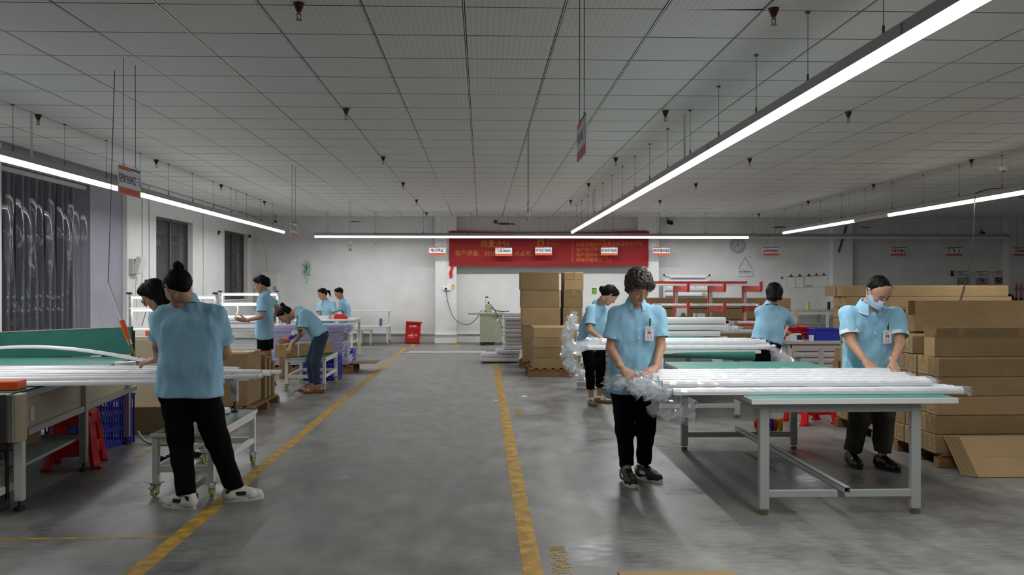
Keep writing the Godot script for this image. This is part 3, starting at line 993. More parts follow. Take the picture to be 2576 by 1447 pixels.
	# bent rod on the pier, dangling cord from the far lamp
	o = top("wall_rod", rod(Vector3(0.10, 0.33, 0), Vector3(-0.10, -0.33, 0), 0.022, 8), M.dark_grey, "slanting dark rod on the pier right of the clipboards", "rod", Vector3(8.87, 2.55, zw + 0.33))
	b = Mb.new()
	b.path(bent([Vector3(6.60, 2.66, -11.55), Vector3(6.58, 2.5, -11.55), Vector3(6.52, 1.9, -11.5), Vector3(6.38, 1.35, -11.45), Vector3(6.22, 0.95, -11.4)]), 0.006, 6)
	b.path(bent([Vector3(6.60, 2.66, -11.55), Vector3(6.7, 2.68, -11.2), Vector3(7.0, 2.5, -11.0), Vector3(7.6, 2.38, -11.0)]), 0.006, 6)
	top("power_cord", b.mesh(), M.black_plastic, "black cord dangling from the far right lamp over the cartons", "cord")
	# security cameras
	security_camera("small dark security camera above the right end of the banner", Vector3(4.62, 2.98, zw + 0.1), 0.3, M.iron_dark)
	security_camera("white security camera on the left wall over the first window", Vector3(LEFT + 0.12, 2.88, -18.55), 1.2, M.white_plastic)
	security_camera("small dark camera on the far right of the back wall", Vector3(12.5, 2.72, zw + 0.1), -0.3, M.black_plastic)
	o = thing("dome_camera", "white dome camera on the ceiling at the far right", "camera", Vector3(7.35, CEILING, -12.15))
	b = Mb.new()
	b.lathe([Vector2(0.0, -0.06), Vector2(0.035, -0.055), Vector2(0.06, -0.03), Vector2(0.07, 0.0), Vector2(0, 0)], Vector3.ZERO, 16)
	part("body", b.mesh(), M.white_plastic, o)
	part("lens", hexmesh(0.02, 0.01, 10), M.lens_black, o, Vector3(-0.02, -0.065, 0.02))
	# fire extinguisher box, a little crooked
	o = thing("extinguisher_box", "dented red fire extinguisher box standing against the back wall", "box", Vector3(-1.66, 0, zw + 0.34), 0.06)
	b = Mb.new()
	b.prism(PackedVector2Array([Vector2(-0.20, 0.03), Vector2(0.155, 0.02), Vector2(0.175, 0.28), Vector2(0.19, 0.5), Vector2(-0.165, 0.52)]), -0.13, 0.1)
	part("body", b.mesh(), M.red_metal, o)
	b = Mb.new()
	b.prism(PackedVector2Array([Vector2(-0.175, 0.51), Vector2(0.215, 0.49), Vector2(0.215, 0.525), Vector2(-0.16, 0.545)]), -0.14, 0.13)
	part("lid", b.mesh(), M.red_metal, o)
	for p in [[0.13, 0.10, 0.05, 0.12], [0.145, 0.3, 0.04, 0.16]]:   # dents
		part("dent", bx(Vector3(p[2], p[3], 0.012), 0.005), M.red_metal, o, Vector3(p[0], p[1], 0.1), Basis.from_euler(Vector3(0, 0.5, 0.3)))
	im = Image.create(256, 384, false, Image.FORMAT_RGBA8)
	im.fill(Color(0.66, 0.05, 0.08))
	ink(im, "灭火器箱", 60, 36, 34, Color(0.88, 0.84, 0.84), 0.14)
	for i in 20:
		im.fill_rect(Rect2i(58 + i * 7, 86, 5, 5), Color(0.8, 0.6, 0.6))
	ink(im, "火警119", 40, 228, 44, Color(0.88, 0.84, 0.84), 0.14)
	for i in 18:
		im.fill_rect(Rect2i(30 + i * 8, 292, 6, 10), Color(0.8, 0.65, 0.65))
	ink(im, "E", 105, 188, 24, Color(0.85, 0.7, 0.7), 0.12, 2.0)
	part("printed_face", face(0.30, 0.44), printed(im, 0.35), o, Vector3(-0.015, 0.27, 0.104), Basis(Vector3.BACK, -0.035))
	part("foot", bx(Vector3(0.30, 0.03, 0.2)), M.black_rubber, o, Vector3(0, 0.015, 0))
	# strapping machine
	o = thing("strapping_machine", "pale green strapping machine with a wing table by the back wall", "machine", Vector3(0.22, 0, zw + 0.75))
	part("cabinet", bx(Vector3(0.53, 0.66, 0.5), 0.008), M.beige_metal, o, Vector3(0, 0.40, 0))
	part("top_plate", bx(Vector3(1.06, 0.045, 0.52), 0.008), M.beige_metal, o, Vector3(-0.02, 0.745, 0))
	part("top_block", bx(Vector3(0.5, 0.07, 0.5), 0.008), M.beige_metal, o, Vector3(0.25, 0.74, 0.02))
	part("column", bx(Vector3(0.16, 0.22, 0.18), 0.008), M.beige_metal, o, Vector3(-0.06, 0.86, 0))
	part("base", bx(Vector3(0.52, 0.05, 0.48)), M.black_rubber, o, Vector3(0, 0.055, 0))
	for x in [-0.2, 0.2]:
		part("wheel", hexmesh(0.03, 0.04), M.black_rubber, o, Vector3(x, 0.03, 0.22), Basis(Vector3.BACK, PI / 2))
	part("strap_guide", rod(Vector3(-0.13, 0.95, 0), Vector3(-0.13, 1.13, 0), 0.012), M.steel_grey, o)
	part("strap_roller", rod(Vector3(-0.13, 1.13, -0.02), Vector3(-0.07, 1.13, 0.02), 0.018), M.black_plastic, o)
	part("knob", hexmesh(0.022, 0.05), M.black_plastic, o, Vector3(-0.06, 0.97, 0.02))
	part("side_shelf", bx(Vector3(0.2, 0.045, 0.3), 0.004), M.beige_metal, o, Vector3(0.36, 0.31, 0))
	part("reel_hub", hexmesh(0.05, 0.1), M.black_plastic, o, Vector3(0.31, 0.66, 0.1), Basis(Vector3.BACK, -PI / 2))
	b = Mb.new()
	b.path(bent([Vector3(0.02, 0.92, 0.25), Vector3(0.12, 0.75, 0.3), Vector3(0.25, 0.45, 0.3), Vector3(0.4, 0.2, 0.28), Vector3(0.62, 0.03, 0.2)]), 0.008)
	part("cable", b.mesh(), M.black_plastic, o)
	b = Mb.new()
	b.path(bent([Vector3(0.02, 0.90, 0.1), Vector3(0.1, 0.82, 0.12), Vector3(0.3, 0.79, 0.12), Vector3(0.42, 0.80, 0.1)]), 0.012)
	part("hand_cable", b.mesh(), M.black_plastic, o)
	b = Mb.new()
	b.path(bent([Vector3(-0.86, 1.30, -21.38), Vector3(-0.82, 1.0, -21.36), Vector3(-0.66, 0.6, -21.3), Vector3(-0.35, 0.46, -21.2), Vector3(-0.12, 0.62, -21.1), Vector3(-0.02, 0.80, -20.9), Vector3(0.12, 0.785, -20.85)]), 0.008)
	top("power_cord", b.mesh(), M.dark_grey, "grey power cord looping from the pier socket to the strapping machine", "cord")
	o = thing("wall_socket", "white double socket on the left pier with a plug in it", "socket", Vector3(-0.87, 1.34, zw + 0.3))
	part("plate", bx(Vector3(0.19, 0.11, 0.03), 0.004), M.white_plastic, o, Vector3(0.02, 0, 0.016))
	part("plug", bx(Vector3(0.05, 0.045, 0.05), 0.006), M.black_plastic, o, Vector3(0, -0.01, 0.055))
	part("conduit", rod(Vector3(-0.0, 0.05, 0.012), Vector3(0.0, CEILING - 1.34, 0.012), 0.012, 8), M.white_pipe, o)
	warning_sticker("yellow triangle warning sticker beside the pier socket", Vector3(-0.70, 1.38, zw + 0.302), 0.0, Color(0.82, 0.82, 0.80))
	warning_sticker("green and yellow warning sticker on the back wall behind the cartons", Vector3(2.78, 1.27, zw + 0.002), 0.0, Color(0.10, 0.55, 0.22))
	# left wall
	o = thing("wall_vent_box", "grey metal lamp box tilted on the left wall", "box", Vector3(LEFT, 1.72, -14.22))
	part("back_plate", bx(Vector3(0.06, 0.24, 0.26), 0.004), M.steel_grey, o, Vector3(0.031, 0, 0.04))
	part("cover", bx(Vector3(0.09, 0.27, 0.24), 0.008), M.steel_white, o, Vector3(0.10, 0.02, -0.02), Basis.from_euler(Vector3(0, 0, -0.28)))
	b = Mb.new()
	b.path(bent([Vector3(0.06, -0.12, 0.05), Vector3(0.05, -0.4, 0.02), Vector3(0.04, -0.65, -0.06), Vector3(0.06, -0.85, -0.02)]), 0.008)
	part("cable", b.mesh(), M.steel_white, o)
	warning_sticker("yellow warning sticker on the left wall under the grey box", Vector3(LEFT + 0.002, 1.50, -14.36), PI / 2, Color(0.82, 0.82, 0.80))
	o = thing("wall_socket", "white socket with black plugs on the left wall near the first window", "socket", Vector3(LEFT, 1.46, -14.62))
	part("plate", bx(Vector3(0.03, 0.12, 0.14), 0.004), M.white_plastic, o, Vector3(0.016, 0, 0))
	part("plug", bx(Vector3(0.06, 0.05, 0.12), 0.008), M.black_plastic, o, Vector3(0.06, 0.03, -0.06))
	part("conduit", rod(Vector3(0.012, 0.05, 0.02), Vector3(0.012, CEILING - 1.46, 0.02), 0.012, 8), M.white_pipe, o)
	b = Mb.new()
	b.path(bent([Vector3(0.06, 0.0, -0.06), Vector3(0.06, -0.25, 0.0), Vector3(0.08, -0.42, 0.05), Vector3(0.06, -0.7, 0.2)]), 0.006)
	part("cable", b.mesh(), M.dark_grey, o)
	for z in [-14.9, -17.75]:
		top("wall_conduit", rod(Vector3(LEFT + 0.014, 0.3, z), Vector3(LEFT + 0.014, CEILING, z), 0.013, 8), M.white_pipe, "white conduit up the left wall beside the " + ("first window" if z > -16 else "second window"), "pipe")
	o = thing("wall_bracket", "small dark bracket between the two barred windows", "bracket", Vector3(LEFT, 2.52, -18.75))
	part("plate", bx(Vector3(0.02, 0.09, 0.05), 0.003), M.iron_dark, o, Vector3(0.011, 0, 0))
	part("stub", rod(Vector3(0.01, 0.02, 0), Vector3(0.06, 0.02, 0), 0.014, 8), M.iron_dark, o)
	b = Mb.new()
	b.path(bent([Vector3(LEFT + 0.02, 2.58, -21.2), Vector3(-5.40, 2.575, -21.35), Vector3(-5.30, 2.5, -21.45), Vector3(-5.22, 2.2, -21.55), Vector3(-5.20, 1.75, -21.6)]), 0.018, 8)
	o = top("bent_pipe", b.mesh(), M.hose_cream, "cream pipe bending down the back left corner", "pipe")
	part("collar", bx(Vector3(0.05, 0.07, 0.07), 0.004), M.iron_dark, o, Vector3(LEFT + 0.027, 2.58, -21.17))
	o = thing("electric_cabinet", "white electric cabinet on the wall in the back left corner", "cabinet", Vector3(-5.13, 1.36, zw))
	part("body", bx(Vector3(0.42, 0.75, 0.18), 0.008), M.steel_white, o, Vector3(0, 0, 0.092))
	var dr := part("door", bx(Vector3(0.36, 0.69, 0.02), 0.004), M.steel_white, o, Vector3(0, 0, 0.19))
	part("lock", bx(Vector3(0.02, 0.04, 0.01)), M.dark_grey, dr, Vector3(-0.14, 0, 0.014))
	part("notice", bx(Vector3(0.09, 0.09, 0.002)), mat("notice_blue", Color(0.45, 0.62, 0.75), 0.6), dr, Vector3(0.12, -0.02, 0.012))
	strip_curtain()
	o = thing("hanging_valve", "small dark pipe stub hanging from the ceiling near the back left corner", "pipe", Vector3(-4.85, CEILING, -20.9))
	part("stub", rod(Vector3.ZERO, Vector3(0, -0.16, 0), 0.02, 8), M.steel_grey, o)
	part("cap", hexmesh(0.035, 0.05), M.dark_grey, o, Vector3(0, -0.2, 0))


func security_camera(label: String, at: Vector3, turn: float, m: Material) -> void:
	var o := thing("security_camera", label, "camera", at, turn)
	part("body", bx(Vector3(0.09, 0.09, 0.18), 0.012), m, o, Vector3(0, -0.02, 0.05), Basis(Vector3.RIGHT, 0.25))
	part("lens", hexmesh(0.03, 0.015, 12), M.lens_black, o, Vector3(0, -0.045, 0.135), Basis(Vector3.RIGHT, PI / 2 + 0.25))
	part("bracket", rod(Vector3(0, 0.0, 0.0), Vector3(0, 0.09, -0.08), 0.012), m, o)


func warning_sticker(label: String, at: Vector3, turn: float, base: Color) -> void:
	var im := Image.create(96, 128, false, Image.FORMAT_RGB8)
	im.fill(base)
	for y in range(8, 76):
		var w := int((y - 8) * 0.62)
		im.fill_rect(Rect2i(48 - w, y, w * 2 + 1, 1), Color(0.1, 0.1, 0.08) if y > 70 or y < 16 else Color(0.88, 0.78, 0.10))
		if y > 15 and y < 71:
			im.fill_rect(Rect2i(48 - w, y, 5, 1), Color(0.1, 0.1, 0.08))
			im.fill_rect(Rect2i(44 + w, y, 5, 1), Color(0.1, 0.1, 0.08))
	ink(im, "1", 40, 34, 28, Color(0.1, 0.1, 0.08), 0.22)
	im.fill_rect(Rect2i(14, 88, 68, 30), Color(0.75, 0.75, 0.73) if base.r > 0.5 else Color(0.5, 0.72, 0.2))
	for i in 8:
		im.fill_rect(Rect2i(18 + i * 8, 98, 5, 8), Color(0.25, 0.25, 0.25))
	var o := thing("warning_sticker", label, "sticker", at, turn)
	part("sheet", bx(Vector3(0.115, 0.155, 0.002)), M.paper, o, Vector3(0, 0, 0.0012))
	part("printed_face", face(0.114, 0.154), printed(im), o, Vector3(0, 0, 0.0026))


func banner() -> void:
	var im := Image.create(2004, 348, false, Image.FORMAT_RGB8)
	im.fill(Color(0.56, 0.045, 0.075))
	var g := Color(0.68, 0.40, 0.12)
	ink(im, "质量方针", 318, 88, 68, g, 0.115)
	ink(im, "客户满意，持续改进追求卓越。", 60, 192, 54, g, 0.115, 1.0, 1.09)
	ink(im, "B", 872, 54, 84, g, 0.19, 1.7)
	ink(im, "AIWEI", 988, 100, 30, g, 0.1, 1.2)
	ink(im, "AIWEI", 988, 54, 30, g, 0.1, 1.2)
	ink(im, "质量方针", 1452, 32, 58, g, 0.11)
	for i in 4:
		ink(im, ["1.灯条及铝材产品最终良品率≥98%", "2.客户投诉率≥1%", "3.客户退货率≥1%", "4.顾客满意度≥85分"][i], 1222, 108 + i * 52, 42, g, 0.11, 1.0, 1.06)
	var rows := []
	var back := []
	for i in 17:
		var line := []
		var line2 := []
		for j in 61:
			var u := j / 60.0
			var v := i / 16.0
			var top_y := 2.735 - 0.05 * sin(PI * u) + 0.018 * u
			var bot_y := 1.885 + 0.012 * u - 0.01 * sin(PI * u)
			var x := lerpf(-0.79, 4.06, u)
			var z := -21.345 - 0.03 * sin(PI * u) * (0.4 + 0.6 * v) + 0.006 * sin(u * 31.0 + v * 4.0) * (1.0 - 0.5 * v) + 0.004 * sin(v * 17.0 + u * 9.0)
			if v < 0.04 and (j == 0 or j == 60):
				top_y -= 0.03
			line.append(Vector3(x, lerpf(top_y, bot_y, v), z))
			line2.append(Vector3(x, lerpf(top_y, bot_y, v), z - 0.002))
		rows.append(line)
		back.append(line2)
	var o := thing("red_banner", "wide red cloth banner with yellow lettering on the back wall", "banner")
	var b := Mb.new()
	b.grid(rows)
	var m := printed(im, 0.7)
	m.backlight_enabled = true
	m.backlight = Color(0.55, 0.08, 0.10)
	part("cloth", b.mesh(), m, o)
	for x in [-0.72, 4.02]:
		b = Mb.new()
		var pts := []
		var pts2 := []
		for i in 8:
			var y := 1.89 - 0.3 * i / 7.0 * (1.0 if x < 0 else 0.5)
			pts.append([Vector3(x - 0.035 + 0.012 * sin(i * 1.2) - 0.006 * i, y, -21.37), Vector3(x + 0.035 + 0.01 * sin(i * 1.1 + 1) - 0.006 * i, y, -21.365 + 0.004 * (i % 2))])
		b.grid(pts)
		part("tie_ribbon", b.mesh(), mat("ribbon_red", Color(0.75, 0.07, 0.10), 0.7), o)
	for x in [-0.79, 4.07]:
		part("tie_hook", bx(Vector3(0.03, 0.05, 0.03)), M.dark_grey, o, Vector3(x, 2.70, -21.385))


func strip_curtain() -> void:
	var o := thing("strip_curtain", "clear plastic strip curtain in the dark doorway on the left", "curtain", Vector3(LEFT - 0.14, 0, 0))
	part("rail", bx(Vector3(0.04, 0.06, 2.44), 0.004), M.steel_grey, o, Vector3(0, 2.82, -11.63))
	var f := FastNoiseLite.new()
	f.seed = 6
	f.frequency = 0.9
	var n := 14
	for k in n:
		var z0 := -10.43 - 2.40 * k / n
		var rows := []
		for i in 37:
			var y := 2.82 - 2.78 * i / 36.0
			var line := []
			for j in 7:
				var u := j / 6.0
				var bow := 0.030 * sin(PI * u) + 0.010 * f.get_noise_2d(y * 0.8 + k * 13.0, u * 0.3) + 0.03 * exp(-pow((y - 2.05) * 2.2, 2)) * sin(k * 2.1)
				line.append(Vector3(bow + (0.008 if k % 2 else -0.008), y, z0 - u * 0.21))
			rows.append(line)
		var b := Mb.new()
		b.grid(rows)
		part("strip", b.mesh(), M.strip_pvc, o)
	# a fan standing in the dark beyond
	var fan := thing("pedestal_fan", "dark pedestal fan behind the strip curtain", "fan", Vector3(-6.25, 0, -12.0), 0.9)
	part("base", hexmesh(0.2, 0.03, 18), M.black_plastic, fan)
	part("pole", rod(Vector3(0, 0.03, 0), Vector3(0, 1.0, 0), 0.025, 8), M.black_plastic, fan)
	part("motor", bx(Vector3(0.14, 0.16, 0.2), 0.03), M.black_plastic, fan, Vector3(0, 1.05, 0))
	var b := Mb.new()
	for i in 18:
		var t := TAU * i / 18.0
		b.path([Vector3(0, 1.05, 0.26), Vector3(0.12 * cos(t), 1.05 + 0.12 * sin(t), 0.25), Vector3(0.22 * cos(t), 1.05 + 0.22 * sin(t), 0.18), Vector3(0.12 * cos(t), 1.05 + 0.12 * sin(t), 0.10)], 0.003, 4)
	part("guard", b.mesh(), M.black_plastic, fan)
	for i in 3:
		part("blade", bx(Vector3(0.17, 0.09, 0.006)), M.black_plastic, fan, Vector3(0, 1.05, 0.18) + Basis(Vector3.BACK, TAU * i / 3.0) * Vector3(0.1, 0, 0), Basis(Vector3.BACK, TAU * i / 3.0) * Basis(Vector3.RIGHT, 0.4))


# ------------------------------------------------------------------ cartons, crates, tables
func carton(label: String, at: Vector3, s: Vector3, turn := 0.0, group := "", mark := "", tone := 0, called := "carton") -> Node3D:   # at: middle of the underside
	var o := thing(called, label, "box", at, turn, group)
	part("body", bx(s, 0.005), M["card_%d" % tone], o, Vector3(0, s.y / 2, 0))
	var long_x := s.x > s.z
	var seam := Vector3(s.x + 0.002, 0.0015, 0.048) if long_x else Vector3(0.048, 0.0015, s.z + 0.002)
	part("tape", bx(seam), M.packing_tape, o, Vector3(0, s.y + 0.0006, 0))
	for e in [-1.0, 1.0]:
		var drop := minf(0.09, s.y * 0.45)
		if long_x:
			part("tape_end", bx(Vector3(0.0015, drop, 0.048)), M.packing_tape, o, Vector3(e * (s.x / 2 + 0.0006), s.y - drop / 2, 0))
		else:
			part("tape_end", bx(Vector3(0.048, drop, 0.0015)), M.packing_tape, o, Vector3(0, s.y - drop / 2, e * (s.z / 2 + 0.0006)))
	if mark == "end":   # printed frame on the short face that looks to -x
		var b := Mb.new()
		var w := s.z * 0.5
		var h := s.y * 0.55
		for k in [[0.0, h / 2, w, 0.003], [0.0, -h / 2, w, 0.003], [w / 2, 0.0, 0.003, h], [-w / 2, 0.0, 0.003, h]]:
			b.box(Vector3(-s.x / 2 - 0.0004, s.y * 0.5 + k[1], k[0]), Vector3(0.0012, k[3], k[2]))
		part("printed_frame", b.mesh(), M.card_print, o)
	elif mark == "front":   # two printed panels on the face that looks to the camera
		for x in [-0.21, 0.21]:
			var b := Mb.new()
			var w := s.x * 0.38
			var h := s.y * 0.28
			for k in [[0.0, h / 2, w, 0.004], [0.0, -h / 2, w, 0.004], [w / 2, 0.0, 0.004, h], [-w / 2, 0.0, 0.004, h]]:
				b.box(Vector3(x * s.x + k[0], s.y * 0.72 + k[1], s.z / 2 + 0.0004), Vector3(k[2], k[3], 0.0012))
			part("printed_frame", b.mesh(), M.card_print, o)
	return o


func pallet(label: String, at: Vector3, s: Vector3) -> void:
	var o := thing("wooden_pallet", label, "pallet", at)
	var n := int(s.x / 0.13)
	for i in n:
		part("deck_board", bx(Vector3(0.09, 0.02, s.z), 0.003), M.wood, o, Vector3(-s.x / 2 + (i + 0.5) * s.x / n, s.y - 0.01, 0))
	for z in [-s.z / 2 + 0.05, 0.0, s.z / 2 - 0.05]:
		part("runner", bx(Vector3(s.x, s.y - 0.02, 0.08), 0.004), M.wood, o, Vector3(0, (s.y - 0.02) / 2, z))


func work_table(label: String, at: Vector3, s: Vector3, legs_z: Array, mat_top := true) -> Node3D:   # at: middle on the floor; s: top width, height, depth
	var o := thing("work_table", label, "table", at, 0.0, "green-topped work tables")
	part("table_top", bx(Vector3(s.x, 0.03, s.z), 0.003), M.steel_white, o, Vector3(0, s.y - 0.018, 0))
	part("green_mat", bx(Vector3(s.x - 0.012, 0.003, s.z - 0.012)), M.green_mat, o, Vector3(0, s.y - 0.0015, 0))
	part("edge_strip", bx(Vector3(s.x + 0.004, 0.034, 0.006), 0.001), M.tape_white, o, Vector3(0, s.y - 0.018, s.z / 2 + 0.002))
	var lx: float = s.x / 2 - 0.1
	for z in legs_z:
		for x in [-lx, lx - 0.13]:
			part("leg", bx(Vector3(0.06, s.y - 0.07, 0.045), 0.004), M.steel_grey, o, Vector3(x, (s.y - 0.07) / 2 + 0.035, z))
			part("levelling_foot", hexmesh(0.028, 0.022, 12), M.brass, o, Vector3(x, 0, z))
			part("foot_screw", rod(Vector3(x, 0.02, z), Vector3(x, 0.045, z), 0.008), M.chrome, o)
		part("end_rail", bx(Vector3(2 * lx - 0.18, 0.045, 0.03), 0.003), M.steel_grey, o, Vector3(-0.065, 0.13, z))
		part("top_rail", bx(Vector3(2 * lx - 0.18, 0.05, 0.03), 0.003), M.steel_grey, o, Vector3(-0.065, s.y - 0.07, z))
	for x in [-lx, lx - 0.13]:
		part("side_rail", bx(Vector3(0.03, 0.05, absf(legs_z[1] - legs_z[0])), 0.003), M.steel_grey, o, Vector3(x, s.y - 0.065, (legs_z[0] + legs_z[1]) / 2))
	var b := Mb.new()   # open square tube that sticks out past the front rail
	var z0: float = legs_z[0] + 0.12
	var z1: float = legs_z[1] - 0.05
	for k in [[0.0, 0.018, 0.04, 0.004], [0.0, -0.018, 0.04, 0.004], [0.018, 0.0, 0.004, 0.04], [-0.018, 0.0, 0.004, 0.04]]:
		b.box(Vector3(-0.065 + k[0], 0.175 + k[1], (z0 + z1) / 2), Vector3(k[2], k[3], absf(z1 - z0)))
	part("centre_beam", b.mesh(), M.steel_grey, o)
	return o


func stool(label: String, at: Vector3, turn: float) -> Node3D:   # moulded plastic stool
	var o := thing("plastic_stool", label, "stool", at, turn, "red plastic stools")
	var h := 0.46
	part("seat", bx(Vector3(0.30, 0.03, 0.30), 0.012), M.red_plastic, o, Vector3(0, h - 0.015, 0))
	for sx in [-1.0, 1.0]:
		for sz in [-1.0, 1.0]:
			var b := Mb.new()
			b.bar(Vector3(sx * 0.12, h - 0.03, sz * 0.12), Vector3(sx * 0.18, 0.0, sz * 0.18), 0.07, 0.05, 0.008)
			b.box(Vector3(sx * 0.182, 0.012, sz * 0.182), Vector3(0.085, 0.024, 0.07), 0.006)
			part("leg", b.mesh(), M.red_plastic, o)
	for k in [[0.0, 0.135, 0.25, 0.02], [0.0, -0.135, 0.25, 0.02], [0.135, 0.0, 0.02, 0.25], [-0.135, 0.0, 0.02, 0.25]]:
		part("apron", bx(Vector3(k[2], 0.09, k[3]), 0.004), M.red_plastic, o, Vector3(k[0], h - 0.06, k[1]))
		part("stretcher", bx(Vector3(k[2] * 1.15 if k[2] > 0.1 else k[2], 0.10, k[3] * 1.15 if k[3] > 0.1 else k[3]), 0.006), M.red_plastic, o, Vector3(k[0] * 1.16, 0.15, k[1] * 1.16))
	return o


func crate(called: String, label: String, at: Vector3, s: Vector3, m: Material, turn := 0.0, slots := false) -> Node3D:   # open plastic crate
	var o := thing(called, label, "crate", at, turn)
	part("bottom", bx(Vector3(s.x * 0.94, 0.01, s.z * 0.94)), m, o, Vector3(0, 0.006, 0))
	var t := 0.008
	for k in 4:
		var long := k < 2
		var e := 1.0 if k % 2 else -1.0
		var w: float = s.x if long else s.z
		var off: float = (s.z if long else s.x) / 2 - t / 2
		if not slots:
			part("side", bx(Vector3(w, s.y, t) if long else Vector3(t, s.y, w)), m, o, Vector3(0, s.y / 2, e * off) if long else Vector3(e * off, s.y / 2, 0))
		else:
			var b := Mb.new()
			var n := int(w / 0.035)
			for i in n + 1:
				var u := -w / 2 + i * w / n
				b.box(Vector3(u, s.y / 2, 0), Vector3(0.014, s.y, t))
			for y in [0.02, s.y * 0.36, s.y * 0.68, s.y - 0.03]:
				b.box(Vector3(0, y, 0), Vector3(w, 0.03, t))
			part("side", b.mesh(), m, o, Vector3(0, 0, e * off) if long else Vector3(e * off, 0, 0), Basis() if long else Basis(Vector3.UP, PI / 2))
	for k in [[0.0, s.z / 2, s.x + 0.02, 0.022], [0.0, -s.z / 2, s.x + 0.02, 0.022], [s.x / 2, 0.0, 0.022, s.z + 0.02], [-s.x / 2, 0.0, 0.022, s.z + 0.02]]:
		part("rim", bx(Vector3(k[2], 0.02, k[3]), 0.004), m, o, Vector3(k[0], s.y - 0.005, k[1]))
	return o


func ruffle(rng: RandomNumberGenerator, at: Vector3, axis: Vector3, r: float, l: float, rings := 5, seg := 9) -> Mb:   # crumpled film at the end of a wrapped tube
	var b := Mb.new()
	var f := Mb.along(axis)
	var ring := []
	for i in rings:
		var u := float(i) / (rings - 1)
		var line := []
		for j in seg:
			var t := TAU * j / seg
			var q := r * (0.75 + 0.5 * u) * rng.randf_range(0.45, 1.35) * (1.0 if i else 0.8)
			line.append(at + f.z * (l * u * rng.randf_range(0.7, 1.2)) + f.x * cos(t) * q + f.y * sin(t) * q + Vector3(0, -0.25 * l * u * u, 0))
		line.append(line[0])
		ring.append(line)
	for i in rings - 1:
		for j in seg:
			b.tri(ring[i][j], ring[i][j + 1], ring[i + 1][j + 1])
			b.tri(ring[i][j], ring[i + 1][j + 1], ring[i + 1][j])
	return b


func wrapped_tube(label: String, group: String, a: Vector3, c: Vector3, w: float, h: float, rng: RandomNumberGenerator, ends := 3, big := 1.0, sleeve := true) -> void:   # a long white cover strip in a film sleeve
	var l := a.distance_to(c)
	var o := thing("wrapped_tube", label, "tube", a, 0.0, group)
	var d := (c - a) / l
	var f := Basis(Vector3.UP.cross(d).normalized(), Vector3.UP, d)
	var prof := PackedVector2Array([Vector2(-w / 2, 0), Vector2(w / 2, 0), Vector2(w / 2, h * 0.5), Vector2(w * 0.36, h * 0.86), Vector2(0, h), Vector2(-w * 0.36, h * 0.86), Vector2(-w / 2, h * 0.5)])
	var b := Mb.new()
	b.prism(prof, 0, l, Transform3D(f, Vector3.ZERO))
	part("tube", b.mesh(), M.white_tube, o)
	if sleeve:
		var rows := []
		var n := int(l / 0.045)
		for i in n + 1:
			var line := []
			for k in 8:
				var t := -0.15 + (PI + 0.3) * k / 7.0
				var q := Vector2(cos(t) * (w * 0.5 + 0.004), maxf(0.002, sin(t) * (h + 0.003) * 0.98)) + Vector2(rng.randfn(0, 0.0016), rng.randfn(0, 0.0016)) + Vector2(0, 0.002)
				line.append(f * Vector3(q.x, q.y, l * i / n))
			rows.append(line)
		b = Mb.new()
		for i in n:
			for k in 7:
				b.tri(rows[i][k], rows[i][k + 1], rows[i + 1][k + 1])
				b.tri(rows[i][k], rows[i + 1][k + 1], rows[i + 1][k])
		part("film_sleeve", b.mesh(), M.film, o)
	if ends & 1:
		part("film_end", ruffle(rng, Vector3(0, h * 0.5, 0), -d, 0.035 * big, 0.12 * big).mesh(), M.film, o)
	if ends & 2:
		part("film_end", ruffle(rng, d * l + Vector3(0, h * 0.5, 0), d, 0.022 * big, 0.06 * big).mesh(), M.film, o)


